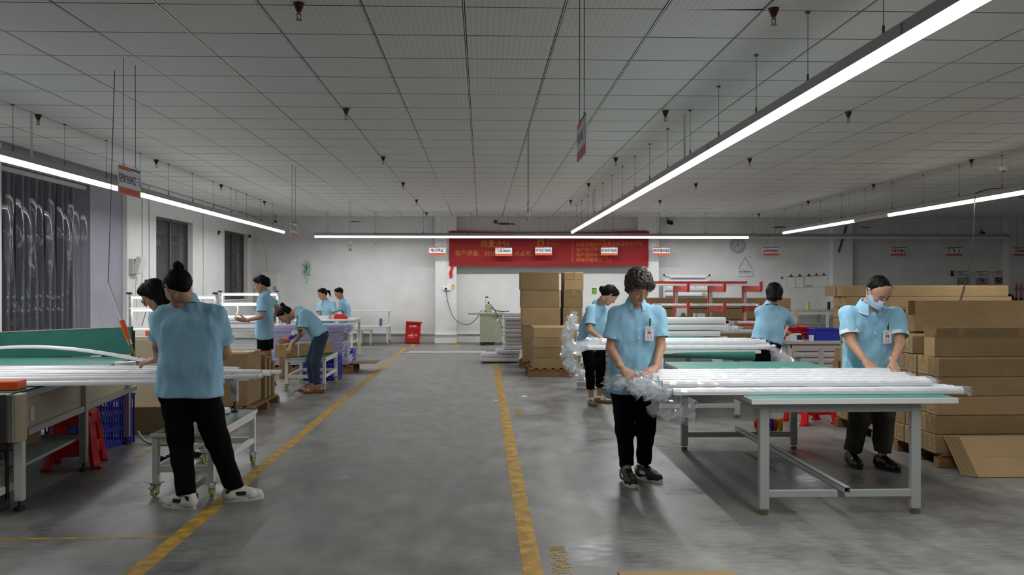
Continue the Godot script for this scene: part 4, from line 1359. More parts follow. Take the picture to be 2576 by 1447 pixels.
func build_right_side() -> void:
	var rng := RandomNumberGenerator.new()
	rng.seed = 1234
	var o: Node3D
	var b: Mb
	# the two big tables
	work_table("large green-topped steel table in the right foreground", Vector3(2.305, 0, -6.65), Vector3(1.29, 0.735, 2.58), [1.21, -0.95])
	work_table("second green-topped steel table behind the first one", Vector3(2.33, 0, -10.6), Vector3(1.29, 0.735, 2.6), [1.21, -1.0])
	# film-wrapped tubes on the near table, front row last
	for i in 14:
		var t := i / 13.0
		var z := lerpf(-6.42, -5.56, t)
		var x0 := lerpf(1.04, 1.21, t) + rng.randf_range(-0.03, 0.03)
		var x1 := lerpf(2.93, 3.09, t) + rng.randf_range(-0.05, 0.02)
		wrapped_tube("frontmost film-wrapped white tube on the near table" if i == 13 else ("rearmost film-wrapped white tube on the near table" if i == 0 else "film-wrapped white tube in the row between the woman and the masked man"), "wrapped tubes on the near table", Vector3(x0, 0.7365, z), Vector3(x1, 0.7365, z - 0.02), 0.058, 0.042, rng, 3, 1.05)
	for i in 6:   # a second layer on top
		var z := -6.36 + i * 0.145
		wrapped_tube("film-wrapped white tube in the top layer on the near table", "top layer of wrapped tubes on the near table", Vector3(1.1 + rng.randf_range(-0.05, 0.05) + i * 0.02, 0.781, z), Vector3(3.0 + rng.randf_range(-0.08, 0.02), 0.781, z - 0.02), 0.056, 0.04, rng, 3, 1.0)
	# hanging corner of loose film at the woman's side
	b = Mb.new()
	for k in 4:
		var r := ruffle(rng, Vector3(1.17 + 0.06 * k, 0.75 - 0.015 * k, -5.66 + 0.02 * k), Vector3(-0.5, -0.9, 0.2), 0.045, 0.13, 5, 8)
		b.v.append_array(r.v)
		b.n.append_array(r.n)
		b.uv.append_array(r.uv)
	top("loose_film", b.mesh(), M.film, "crumpled clear film hanging off the tubes before the woman", "film")
	# tubes on the second table, and its drooping mat
	for i in 9:
		var z := -9.42 - i * 0.07
		wrapped_tube("film-wrapped white tube on the second table" if i else "frontmost film-wrapped white tube on the second table", "wrapped tubes on the second table", Vector3(1.16 + rng.randf_range(-0.04, 0.04), 0.7365 + 0.0, z), Vector3(3.15 + rng.randf_range(-0.08, 0.05), 0.7365, z), 0.06, 0.045, rng, 3, 1.3, i < 4)
	for i in 7:
		var z := -9.46 - i * 0.075
		wrapped_tube("film-wrapped white tube in the upper layer on the second table", "upper layer of tubes on the second table", Vector3(1.3 + rng.randf_range(-0.06, 0.06), 0.785, z), Vector3(3.1 + rng.randf_range(-0.3, 0.1), 0.785, z), 0.06, 0.045, rng, 1, 1.2, i < 3)
	b = Mb.new()
	for k in 7:
		var r := ruffle(rng, Vector3(3.15 + 0.045 * k, 0.74 - 0.012 * k * k * 0.5, -9.45 - 0.03 * k), Vector3(0.5, -0.8, 0.1 * (k % 3)), 0.06, 0.16, 5, 9)
		b.v.append_array(r.v)
		b.n.append_array(r.n)
		b.uv.append_array(r.uv)
	top("loose_film", b.mesh(), M.film, "big tuft of crumpled film at the right end of the second table", "film")
	var rows := []
	for i in 13:
		var t := i / 12.0
		var line := []
		for j in 15:
			var u := j / 14.0
			var drop := 0.05 + 0.065 * u
			var ang := lerpf(PI / 2, -PI * 0.55, t)
			line.append(Vector3(lerpf(1.70, 2.91, u), 0.733 - drop * 0.5 + sin(ang) * drop * 0.5 - (0.0 if t < 0.5 else 0.0), -9.325 + cos(ang) * drop * 0.45))
		rows.append(line)
	b = Mb.new()
	b.grid(rows)
	top("drooping_mat", b.mesh(), M.green_mat, "green mat edge curling over the front of the second table", "mat")
	# stack of wrapped tubes behind, from the floor up to waist height
	for layer in 11:
		var y := 0.02 + layer * 0.088
		for k in 2:
			var z := -12.02 - k * 0.078
			wrapped_tube("film-wrapped white tube in the tall stack behind the bending woman", "tall stack of wrapped tubes", Vector3(1.36 + rng.randf_range(-0.1, 0.1), y, z), Vector3(3.3 + rng.randf_range(-0.1, 0.1), y, z), 0.07, 0.082, rng, 0, 1.6, false)
		if layer % 3 == 2:
			top("spacer_batten", bx(Vector3(0.04, 0.006, 0.3)), M.steel_grey, "thin grey spacer inside the tall tube stack", "batten", Vector3(2.3, y + 0.0845, -12.06), Basis(), "spacers in the tube stack")
	for k in 60:   # film tufts at the near end of the stack
		if k % 10 == 0:
			b = Mb.new()
		var p := Vector3(1.34 + rng.randf_range(-0.1, 0.04), 0.12 + (k / 60.0) * 0.88 + rng.randf_range(-0.04, 0.04), -12.0 + rng.randf_range(-0.08, 0.08))
		p.x += 0.12 * sin((k / 60.0) * PI) * -1.0 + 0.1 * (1.0 - k / 60.0)
		var r := ruffle(rng, p, Vector3(-1, rng.randf_range(-0.6, 0.3), rng.randf_range(-0.4, 0.4)), 0.05, 0.10, 5, 8)
		b.v.append_array(r.v)
		b.n.append_array(r.n)
		b.uv.append_array(r.uv)
		if k % 10 == 9:
			top("film_tuft", b.mesh(), M.film, "tuft of crumpled film at the left end of the tall tube stack", "film", Vector3.ZERO, Basis(), "film tufts on the tube stack")
	# a third, lower pile of tubes further right, seen under the small table
	for layer in 7:
		for k in 2:
			var y := 0.02 + layer * 0.088
			wrapped_tube("film-wrapped white tube in the low pile behind the small table", "low pile of wrapped tubes", Vector3(4.6 + rng.randf_range(-0.1, 0.1), y, -12.75 - k * 0.08), Vector3(6.3, y, -12.75 - k * 0.08), 0.075, 0.082, rng, 1 if k == 0 else 0, 1.3, k == 0)
	# stand with a grey gantry
	o = thing("tube_gantry", "grey metal gantry frame holding tubes behind the front woman's shoulder", "frame", Vector3(3.3, 0, -12.65))
	part("table_plate", bx(Vector3(2.3, 0.03, 0.7), 0.004), M.steel_grey, o, Vector3(0.0, 0.74, -0.3))
	for x in [-1.05, 1.05]:
		part("leg", bx(Vector3(0.05, 0.72, 0.05), 0.004), M.steel_grey, o, Vector3(x, 0.36, -0.6))
	part("upright", bx(Vector3(0.06, 0.26, 0.04), 0.003), M.steel_grey, o, Vector3(-0.21, 0.885, 0))
	part("upright", bx(Vector3(0.07, 0.16, 0.04), 0.003), M.steel_white, o, Vector3(0.24, 0.835, 0))
	part("cross_beam", bx(Vector3(0.50, 0.055, 0.04), 0.003), M.steel_grey, o, Vector3(0.04, 0.895, 0.0))
	for p in [Vector3(-0.16, 0.955, 0), Vector3(-0.32, 1.02, -0.45)]:
		var hook := PackedVector2Array([Vector2(-0.06, -0.06), Vector2(-0.005, -0.06)])
		for i in 9:
			var t := PI - PI * i / 8.0
			hook.append(Vector2(0.035 + 0.04 * cos(t), -0.045 + 0.04 * sin(t)))
		hook.append_array(PackedVector2Array([Vector2(0.09, -0.06), Vector2(0.09, 0.06), Vector2(-0.06, 0.06)]))
		b = Mb.new()
		b.prism(hook, -0.02, 0.02, Transform3D(Basis(), p))
		part("hook_plate", b.mesh(), M.steel_grey, o)
	for i in 6:
		wrapped_tube("film-wrapped white tube resting on the gantry stand", "tubes on the gantry stand", Vector3(2.35 + rng.randf_range(-0.1, 0.1), 0.756 + (i % 2) * 0.075, -12.75 - (i / 2) * 0.1), Vector3(3.75 + rng.randf_range(-0.25, 0.1), 0.756 + (i % 2) * 0.075, -12.75 - (i / 2) * 0.1), 0.08, 0.07, rng, 2, 1.4, i < 3)
	# red cantilever rack
	o = thing("cantilever_rack", "red and grey cantilever rack with upturned arms", "rack", Vector3(0, 0, -15.0))
	for x in [2.72, 3.33, 3.925, 4.52]:
		part("post", bx(Vector3(0.055, 1.48, 0.06), 0.004), M.steel_grey, o, Vector3(x, 0.74, 0))
		part("post_side", bx(Vector3(0.02, 1.40, 0.05)), M.rack_red, o, Vector3(x - 0.037, 0.72, 0.0))
		for y in [1.36, 1.03, 0.73]:
			var arm := part("arm", bx(Vector3(0.035, 0.10, 0.86), 0.003), M.rack_red, o, Vector3(x, y, 0.46))
			part("arm_tip", bx(Vector3(0.045, 0.14, 0.035), 0.003), M.rack_red, arm, Vector3(0, 0.05, 0.43))
	part("top_rail", bx(Vector3(2.0, 0.075, 0.04), 0.003), M.rack_red, o, Vector3(3.55, 1.45, 0.03))
	part("base_rail", bx(Vector3(2.0, 0.06, 0.1), 0.003), M.rack_red, o, Vector3(3.6, 0.03, 0.0))
	for p in [[1.411, 0.25, 4.75, "long grey strip on the top arms of the red rack"], [1.081, 0.3, 4.5, "long grey strip on the middle arms of the red rack"], [1.081, 0.62, 4.55, "wrapped strip near the tips of the red rack's middle arms"], [0.781, 0.3, 4.9, "long strip on the lowest arms of the red rack"]]:
		wrapped_tube(p[3], "", Vector3(2.6, p[0], -15 + p[1]), Vector3(p[2], p[0], -15 + p[1]), 0.07, 0.035, rng, 2, 1.5, p[1] > 0.5)
	# long cartons stored behind the rack
	for r in 3:
		for k in 2:
			carton(["long carton at the bottom behind the red rack", "long carton in the middle behind the red rack", "long carton on top behind the red rack"][r], Vector3(4.55, 0.55 + r * 0.21, -17.1 - k * 0.24), Vector3(2.95, 0.2, 0.23), 0.0, "long cartons behind the red rack", "", 1)
	o = thing("storage_stand", "grey steel stand under the long cartons behind the red rack", "stand", Vector3(4.55, 0, -17.2))
	part("shelf", bx(Vector3(3.0, 0.03, 0.6), 0.003), M.steel_grey, o, Vector3(0, 0.53, 0))
	for x in [-1.4, -0.5, 0.5, 1.4]:
		for z in [-0.27, 0.27]:
			part("leg", bx(Vector3(0.07, 0.515, 0.05), 0.003), M.steel_grey, o, Vector3(x, 0.2575, z))
	for i in 4:
		top("grey_profile", bx(Vector3(2.7, 0.1, 0.12), 0.005), M.steel_grey, "long grey profile on the floor under the storage stand", "profile", Vector3(4.5, 0.051 + 0.102 * (i % 2), -17.05 - 0.15 * (i / 2)), Basis(), "grey profiles under the storage stand")
	for k in 2:
		carton("long carton lying low before the red rack" if k == 0 else "second long carton lying low before the red rack", Vector3(3.75, 0.60, -13.75 - 0.2 * k), Vector3(2.1, 0.16, 0.19), 0.0, "", "", 1)
	o = thing("low_trestle", "grey trestle under the low long cartons", "trestle", Vector3(3.75, 0, -13.85))
	part("shelf", bx(Vector3(2.0, 0.03, 0.42), 0.003), M.steel_grey, o, Vector3(0, 0.584, 0))
	for x in [-0.9, 0.9]:
		for z in [-0.17, 0.17]:
			part("leg", bx(Vector3(0.05, 0.57, 0.05), 0.003), M.steel_grey, o, Vector3(x, 0.285, z))
	# cartons on pallets in the middle of the room
	pallet("wooden pallet under the tall carton stack", Vector3(1.22, 0, -15.36), Vector3(1.1, 0.12, 0.75))
	var tall := ["lowest carton of the tall stack", "second carton up in the tall stack", "third carton up in the tall stack", "fourth carton up in the tall stack", "topmost wide carton of the tall stack beside the bending woman"]
	for i in 5:
		carton(tall[i], Vector3(1.03 - 0.012 * i + 0.01, 0.12 + i * 0.305, -15.33 - 0.01 * (i % 2)), Vector3(0.655, 0.303, 0.64), 0.0, "tall carton stack", "", i % 3)
	var side := ["lowest narrow carton beside the tall stack", "second narrow carton beside the tall stack", "third narrow carton beside the tall stack", "fourth narrow carton beside the tall stack", "topmost narrow carton with two printed panels"]
	for i in 5:
		carton(side[i], Vector3(1.535 + 0.01 * i, 0.12 + i * 0.305, -15.33), Vector3(0.33, 0.303, 0.62), 0.0, "tall carton stack", "front", (i + 1) % 3)
	pallet("wooden pallet under the low carton stack", Vector3(1.24, 0, -14.0), Vector3(1.06, 0.125, 0.75))
	var low := ["lowest flat carton of the low stack in the aisle", "second flat carton of the low stack in the aisle", "third flat carton of the low stack in the aisle", "top flat carton of the low stack, sunlit-looking lid with tape"]
	for i in 4:
		carton(low[i].replace(", sunlit-looking lid with tape", " in the aisle"), Vector3(1.25 + 0.004 * i, 0.125 + i * 0.161, -14.02), Vector3(0.92, 0.1585, 0.64), 0.0, "low carton stack", "", [0, 1, 0, 2][i])
	# white wrapped covers standing left of the tall stack
	for i in 12:
		var y := 0.02 + i * 0.075 + (0.0 if i < 3 else 0.0)
		var sx := 0.62 - (0.28 if i < 2 else (0.14 if i == 2 else 0.0))
		top("cover_bundle", bx(Vector3(0.44 + (0.28 if i < 2 else 0.0), 0.072, 0.5), 0.02), M.white_plastic if i % 2 else M.sign_white, "bundle of white plastic covers stacked left of the tall cartons" if i > 2 else "loose white plastic cover at the foot of the pile left of the cartons", "cover", Vector3(sx, y + 0.036, -16.3 + rng.randf_range(-0.06, 0.06)), Basis(Vector3.UP, rng.randf_range(-0.05, 0.05)), "white covers left of the tall cartons")
	for i in 3:
		b = ruffle(rng, Vector3(0.36, 0.35 + 0.22 * i, -16.05), Vector3(-0.8, -0.3, 0.4), 0.08, 0.1, 5, 9)
		top("film_scrap", b.mesh(), M.film, "scrap of film on the white cover pile", "film", Vector3.ZERO, Basis(), "film scraps on the white cover pile")
	# the small white table with bins
	o = thing("small_table", "small white table with red basket and blue bin on it", "table", Vector3(4.04, 0, -10.85))
	part("table_top", bx(Vector3(0.86, 0.03, 0.85), 0.003), M.steel_grey, o, Vector3(0, 0.735, 0))
	for x in [-0.33, 0.33]:
		for z in [-0.35, 0.35]:
			part("leg", bx(Vector3(0.05, 0.72, 0.05), 0.003), M.steel_white, o, Vector3(x, 0.36, z))
		part("side_apron", bx(Vector3(0.03, 0.05, 0.7), 0.003), M.steel_white, o, Vector3(x, 0.69, 0))
	part("apron", bx(Vector3(0.66, 0.05, 0.03), 0.003), M.steel_white, o, Vector3(0, 0.69, 0.36))
	crate("storage_bin", "blue plastic bin on the small white table", Vector3(4.23, 0.751, -10.75), Vector3(0.33, 0.14, 0.26), M.blue_plastic)
	crate("basket", "red slotted basket behind the blue bin", Vector3(3.92, 0.751, -11.05), Vector3(0.4, 0.15, 0.3), M.red_plastic, 0.1, true)
	b = Mb.new()
	b.lathe([Vector2(0, 0), Vector2(0.026, 0), Vector2(0.031, 0.07), Vector2(0.027, 0.07), Vector2(0.023, 0.005)], Vector3.ZERO, 14)
	top("plastic_cup", b.mesh(), M.white_plastic, "small white cup before the blue bin", "cup", Vector3(4.0, 0.751, -10.56))
	o = thing("tape_dispenser", "white and red desk tape machine on the small table", "dispenser", Vector3(3.80, 0.751, -10.58), -0.15)
	b = Mb.new()
	b.prism(PackedVector2Array([Vector2(-0.09, 0), Vector2(0.09, 0), Vector2(0.09, 0.06), Vector2(0.06, 0.09), Vector2(-0.02, 0.085), Vector2(-0.09, 0.045)]), -0.06, 0.06)
	part("body", b.mesh(), M.white_plastic, o)
	part("front_panel", bx(Vector3(0.07, 0.06, 0.004)), mat("navy", Color(0.10, 0.13, 0.30), 0.4), o, Vector3(0.05, 0.045, 0.062))
	part("side_stripe", bx(Vector3(0.004, 0.05, 0.10)), M.red_plastic, o, Vector3(0.091, 0.03, 0))
	top("red_strip", bx(Vector3(0.03, 0.2, 0.012), 0.002), M.white_plastic, "white and red strip held upright at the small table", "strip", Vector3(3.70, 0.855, -10.62), Basis(Vector3.BACK, -0.45))
	stool("red stool half hidden behind the near table's far edge", Vector3(3.93, 0, -10.1), 0.1)
	stool("red plastic stool beside the masked man's legs", Vector3(3.42, 0, -9.05), 0.2)
	# tape rolls on the rail of the near table
	for i in 4:
		var x: float = [2.40, 2.52, 2.555, 2.60][i]
		var m: Material = [M.orange_plastic, M.blue_plastic, M.orange_plastic, M.tape_yellow][i]
		o = thing("tape_roll", ["orange tape roll on the rear rail of the near table", "blue tape roll on the rear rail of the near table", "second orange tape roll on the rear rail", "yellow tape roll on the rear rail of the near table"][i], "tape", Vector3(x, 0.211, -7.60), 0.0, "tape rolls under the near table")
		b = Mb.new()
		b.lathe([Vector2(0.034, 0), Vector2(0.055, 0), Vector2(0.055, 0.024), Vector2(0.034, 0.024), Vector2(0.034, 0)], Vector3(-0.012, 0, 0), 18, Basis(Vector3.BACK, -PI / 2) * Basis(Vector3.RIGHT, 0.0))
		part("ring", b.mesh(), m, o)
	big_stacks(rng)


func big_stacks(rng: RandomNumberGenerator) -> void:
	var o: Node3D
	var b: Mb
	# near stack at the right edge: long cartons, ends to the left
	pallet("wooden pallet under the long cartons at the right edge", Vector3(4.45, 0, -7.15), Vector3(1.75, 0.11, 0.78))
	var h := 0.149
	var w := 0.168
	for r in 5:
		for k in 4:
			if r < 4 and k == 3 and r > 0 and r < 2:
				pass
			var lab: String
			if k == 0:
				lab = ["frontmost long carton in the bottom layer of the right stack", "frontmost long carton in the second layer of the right stack", "frontmost long carton in the third layer of the right stack", "frontmost long carton in the fourth layer of the right stack", "frontmost long carton in the top layer of the right stack"][r]
			else:
				lab = "long carton end in the %s layer of the right stack, %s" % [["bottom", "second", "third", "fourth", "top"][r], ["", "second from the front", "third from the front", "rearmost of four"][k]]
			carton(lab, Vector3(4.5 + rng.randf_range(-0.008, 0.012) + 0.006 * r, 0.11 + r * (h + 0.001), -6.86 - k * (w + 0.004)), Vector3(1.9, h - 0.0015, w), 0.0, "long cartons at the right edge", "end", (r + k) % 3)
	# the pallet behind it
	pallet("wooden pallet of the second long carton stack behind the man", Vector3(4.45, 0, -8.35), Vector3(1.75, 0.11, 0.95))
	for r in 6:
		for k in 4:
			carton("long carton in layer %s of the stack behind the masked man, %s" % [["one", "two", "three", "four", "five", "six"][r], ["front", "second", "third", "last"][k]], Vector3(4.52 + rng.randf_range(-0.01, 0.015), 0.11 + r * (h + 0.001), -7.98 - k * (w + 0.03)), Vector3(1.9, h - 0.0015, w), 0.0, "long cartons behind the masked man", "end", (r * 2 + k) % 3)
	# upper layer of the near stack: two closed cartons and one open with its flaps up
	carton("closed long carton beside the open one on the right stack", Vector3(4.52, 0.862, -7.27), Vector3(1.9, h, w), 0.0, "", "end", 0)
	carton("rear closed long carton on top of the right stack", Vector3(4.52, 0.862, -7.45), Vector3(1.9, h, w), 0.0, "", "end", 2)
	o = thing("open_carton", "open long carton with raised flaps on top of the right stack", "box", Vector3(4.56, 0.861, -6.98))
	part("front_side", bx(Vector3(1.9, h, 0.005)), M.card_1, o, Vector3(0, h / 2, w / 2))
	part("rear_side", bx(Vector3(1.9, h, 0.005)), M.card_1, o, Vector3(0, h / 2, -w / 2))
	part("end_side", bx(Vector3(0.005, h, w)), M.card_2, o, Vector3(-0.95, h / 2, 0))
	part("bottom", bx(Vector3(1.9, 0.005, w)), M.card_1, o, Vector3(0, 0.004, 0))
	part("front_flap", bx(Vector3(1.9, 0.085, 0.004)), M.card_1, o, Vector3(0, h + 0.04, w / 2 + 0.012), Basis(Vector3.RIGHT, 0.28))
	part("rear_flap", bx(Vector3(1.9, 0.085, 0.004)), M.card_2, o, Vector3(0, h + 0.04, -w / 2 - 0.004), Basis(Vector3.RIGHT, -0.1))
	part("end_flap", bx(Vector3(0.004, 0.07, w * 0.85)), M.card_edge, o, Vector3(-0.94, h + 0.034, 0), Basis(Vector3.BACK, -0.25))
	for x in [-0.75, -0.25, 0.3]:
		part("clear_tape", bx(Vector3(0.05, 0.075, 0.002)), M.packing_tape, o, Vector3(x, h + 0.045, w / 2 + 0.0155), Basis(Vector3.RIGHT, 0.28))
	o = thing("open_carton", "tall open carton with a notched flap behind the right stack", "box", Vector3(4.88, 1.011, -7.95))
	part("front_flap", bx(Vector3(1.9, 0.13, 0.005)), M.card_2, o, Vector3(0, 0.215, 0.085), Basis(Vector3.RIGHT, 0.06))
	part("front_side", bx(Vector3(1.9, h, 0.005)), M.card_2, o, Vector3(0, h / 2, 0.085))
	part("rear_side", bx(Vector3(1.9, h, 0.005)), M.card_2, o, Vector3(0, h / 2, -0.085))
	part("bottom", bx(Vector3(1.9, 0.005, w)), M.card_1, o, Vector3(0, 0.004, 0))
	part("end_side", bx(Vector3(0.005, h, w)), M.card_1, o, Vector3(-0.95, h / 2, 0))
	part("end_flap", bx(Vector3(0.06, 0.13, 0.005)), M.card_edge, o, Vector3(-0.98, 0.215, 0.085))
	part("small_flap", bx(Vector3(0.05, 0.09, 0.005)), M.card_edge, o, Vector3(-1.02, 0.155, 0.0))
	# high stack of long cartons further back
	pallet("wooden pallet under the high stack of pale long cartons", Vector3(5.85, 0, -11.9), Vector3(2.0, 0.12, 0.85))
	var far := ["bottom", "second", "third", "fourth", "fifth", "sixth", "seventh", "eighth", "top"]
	for r in 9:
		for k in (3 if r == 8 else 2):
			carton("pale long carton in the %s layer of the high stack, %s" % [far[r], ["front", "second", "third"][k]], Vector3(5.87 + (0.06 if r < 8 else 0.0) + rng.randf_range(-0.02, 0.02), 0.12 + r * 0.1445, -11.58 - k * 0.20), Vector3(2.24, 0.142, 0.19), 0.0, "high stack of pale long cartons", "", 2)
	# flattened cartons leaning on the pallet, and a sheet at the very bottom of the picture
	for i in 6:
		b = Mb.new()
		var t := 0.009
		var lean := Basis(Vector3.RIGHT, -0.80)
		b.box(Vector3.ZERO, Vector3(1.15, 0.37, 0.0055), 0.0, lean)
		b.box(lean * Vector3(0.06, 0.0, 0.0032), Vector3(1.02, 0.002, 0.001), 0.0, lean)
		o = top("flat_carton", b.mesh(), M.card_2 if i == 0 else M.card_1, ["frontmost flattened carton leaning on the right pallet", "second flattened carton leaning on the right pallet", "third flattened carton leaning on the right pallet", "fourth flattened carton leaning on the right pallet", "fifth flattened carton leaning on the right pallet", "rearmost flattened carton leaning on the right pallet"][i], "cardboard", Vector3(4.26 - 0.018 * i, 0.132, -6.545 - i * 0.0125), Basis(), "flattened cartons leaning on the right")
	top("cardboard_sheet", bx(Vector3(0.57, 0.006, 0.4)), M.card_2, "cardboard sheet on the floor at the bottom edge of the picture", "cardboard", Vector3(0.965, 0.004, -4.17), Basis(Vector3.UP, 0.01))


# ------------------------------------------------------------------ left side
func caster(o: Node3D, at: Vector3, turn := 0.0) -> void:   # at: underside of the leg plate
	var f := Basis(Vector3.UP, turn)
	part("caster_plate", bx(Vector3(0.085, 0.006, 0.075)), M.steel_grey, o, at - Vector3(0, 0.003, 0), f)
	var b := Mb.new()
	b.lathe([Vector2(0.022, -0.015), Vector2(0.034, -0.012), Vector2(0.037, 0.0), Vector2(0.034, 0.012), Vector2(0.022, 0.015)], Vector3.ZERO, 14, Basis(Vector3.BACK, PI / 2))
	part("caster_wheel", b.mesh(), M.yellow_green, o, at + f * Vector3(0, -0.063, 0.012), f)
	b = Mb.new()
	for s in [-1.0, 1.0]:
		b.prism(PackedVector2Array([Vector2(-0.03, 0.0), Vector2(0.012, -0.07), Vector2(0.024, -0.07), Vector2(0.032, 0.0)]), s * 0.021 - 0.0015, s * 0.021 + 0.0015, Transform3D(f * Basis(Vector3.UP, -PI / 2), at + Vector3(0, -0.005, 0)))
	b.box(at + f * Vector3(0, -0.03, 0.045), Vector3(0.03, 0.012, 0.035), 0.002, f * Basis(Vector3.RIGHT, 0.5))
	part("caster_fork", b.mesh(), M.steel_grey, o)


func trolley(label: String, at: Vector3, s: Vector3, turn: float) -> Node3D:   # worn white steel trolley
	var o := thing("trolley", label, "trolley", at, turn)
	var h: float = s.y
	part("top", bx(Vector3(s.x + 0.06, 0.025, s.z + 0.06), 0.003), M.steel_white, o, Vector3(0, h - 0.0125, 0))
	part("top_mat", bx(Vector3(s.x + 0.045, 0.002, s.z + 0.045)), M.green_edge, o, Vector3(0, h + 0.001, 0))
	for x in [-s.x / 2, s.x / 2]:
		for z in [-s.z / 2, s.z / 2]:
			part("leg", bx(Vector3(0.042, h - 0.12, 0.042), 0.003), M.steel_white, o, Vector3(x, (h - 0.02 + 0.10) / 2, z))
			caster(o, Vector3(x, 0.10, z), 0.4 * signf(x))
		part("side_rail", bx(Vector3(0.035, 0.04, s.z - 0.04), 0.003), M.steel_white, o, Vector3(x, h - 0.045, 0))
		part("lower_side_rail", bx(Vector3(0.035, 0.04, s.z - 0.04), 0.003), M.steel_white, o, Vector3(x, 0.19, 0))
	for z in [-s.z / 2, s.z / 2]:
		part("end_rail", bx(Vector3(s.x - 0.04, 0.04, 0.035), 0.003), M.steel_white, o, Vector3(0, h - 0.045, z))
		part("lower_rail", bx(Vector3(s.x - 0.04, 0.045, 0.035), 0.003), M.steel_white, o, Vector3(0, 0.19, z))
	return o


func tape_ring(label: String, at: Vector3, r: float, h: float, m: Material) -> void:
	var o := thing("tape_roll", label, "tape", at)
	var b := Mb.new()
	b.lathe([Vector2(r * 0.42, 0), Vector2(r, 0), Vector2(r, h), Vector2(r * 0.42, h), Vector2(r * 0.42, 0)], Vector3.ZERO, 24)
	part("roll", b.mesh(), m, o)
	b = Mb.new()
	b.lathe([Vector2(r * 0.36, 0.002), Vector2(r * 0.42, 0.002), Vector2(r * 0.42, h - 0.002), Vector2(r * 0.36, h - 0.002), Vector2(r * 0.36, 0.002)], Vector3.ZERO, 20)
	part("core", b.mesh(), M.card_1, o)


func strip_mesh(p: Array, w: float, h: float) -> ArrayMesh:   # a bent cover strip: rounded top, along points
	var rows := []
	for k in 8:
		rows.append([])
	for i in p.size():
		var d: Vector3 = (p[mini(i + 1, p.size() - 1)] - p[maxi(i - 1, 0)]).normalized()
		var x := Vector3.UP.cross(d).normalized()
		var y := d.cross(x)
		for k in 8:
			var t := -0.2 + (PI + 0.4) * k / 7.0
			rows[k].append(p[i] + x * cos(t) * w * 0.5 + y * sin(t) * h)
	var b := Mb.new()
	var turned := []
	for k in 8:
		turned.append(rows[7 - k])
	b.grid(turned)
	var base := [turned[7], turned[0]]
	b.grid(base)
	return b.mesh()


func light_bar(o: Node3D, at: Vector3, l: float, power: float, tilt := 0.0) -> void:   # a lit tube with its reflector, along x
	part("reflector", bx(Vector3(l + 0.04, 0.02, 0.05), 0.003), M.steel_white, o, at + Vector3(0, 0.024, 0))
	var b := Mb.new()
	b.tube(at + Vector3(-l / 2, 0, 0), at + Vector3(l / 2, 0, 0), 0.014, 10)
	part("lamp_tube", b.mesh(), M.opal_lit, o)
	var al := AreaLight3D.new()
	al.name = "tube_light"
	al.area_size = Vector2(l, 0.03)
	al.light_energy = power
	al.light_color = Color(1.0, 0.99, 0.97)
	al.area_range = 30.0
	al.shadow_enabled = true
	o.add_child(al, true)
	al.transform = Transform3D(Basis(Vector3.RIGHT, -PI / 2 + tilt), at + Vector3(0, -0.017, 0))


func lamp_bench(label: String, at: Vector3, w: float, sheets: int, power: float) -> void:   # at: floor point under the middle; lit frame over a table of white sheets
	var o := thing("inspection_bench", label, "workbench", at, 0.0, "lit inspection benches")
	part("table_top", bx(Vector3(w, 0.03, 1.0), 0.003), M.steel_grey, o, Vector3(0, 0.66, 0.15))
	for x in [-w / 2 + 0.05, w / 2 - 0.05]:
		part("post", bx(Vector3(0.045, 1.3, 0.045), 0.003), M.alu, o, Vector3(x, 0.65, -0.3))
		part("leg", bx(Vector3(0.05, 0.65, 0.05), 0.003), M.dark_grey, o, Vector3(x, 0.325, 0.58))
		part("end_cap", bx(Vector3(0.06, 0.025, 0.06)), M.black_plastic, o, Vector3(x - 0.02, 1.31, -0.3))
		var b := Mb.new()
		b.prism(PackedVector2Array([Vector2(-0.45, 0.40), Vector2(0.45, 0.50), Vector2(0.45, 0.64), Vector2(-0.45, 0.64)]), -0.008, 0.008, Transform3D(Basis(Vector3.UP, PI / 2), Vector3(x, 0, 0.15)))
		part("side_panel", b.mesh(), M.dark_grey, o)
	for y in [1.25, 1.07]:
		light_bar(o, Vector3(0.0, y, -0.27), w - 0.14, power)
	for x in [-0.2, 0.15]:
		var c := Mb.new()
		c.path(bent([Vector3(x * w, 1.06, -0.29), Vector3(x * w + 0.02, 0.98, -0.28), Vector3(x * w - 0.01, 0.9, -0.29)]), 0.006)
		part("loose_cable", c.mesh(), M.steel_white, o)
	part("lower_shelf", bx(Vector3(w - 0.1, 0.02, 0.8)), M.steel_grey, o, Vector3(0, 0.2, 0.1))
	var rng := RandomNumberGenerator.new()
	rng.seed = int(absf(at.z) * 100)
	for i in sheets:
		top("white_sheet", bx(Vector3(w - 0.12 + rng.randf_range(-0.05, 0.1), 0.022, 0.62), 0.003), M.white_plastic, "white plastic strip sheet stacked on the %s bench" % ("near lit" if at.z > -14 else "far lit"), "sheet", at + Vector3(rng.randf_range(-0.04, 0.06), 0.687 + i * 0.0225, 0.18 + rng.randf_range(-0.03, 0.03)), Basis(Vector3.UP, rng.randf_range(-0.03, 0.03)), "white sheets on the %s bench" % ("near lit" if at.z > -14 else "far lit"))
	for i in 9:
		top("white_sheet", bx(Vector3(w - 0.2 + rng.randf_range(-0.05, 0.1), 0.03, 0.6), 0.003), M.white_plastic, "white plastic sheet on the shelf under the %s bench" % ("near lit" if at.z > -14 else "far lit"), "sheet", at + Vector3(rng.randf_range(-0.03, 0.03), 0.226 + i * 0.031, 0.1), Basis(), "white sheets under the %s bench" % ("near lit" if at.z > -14 else "far lit"))


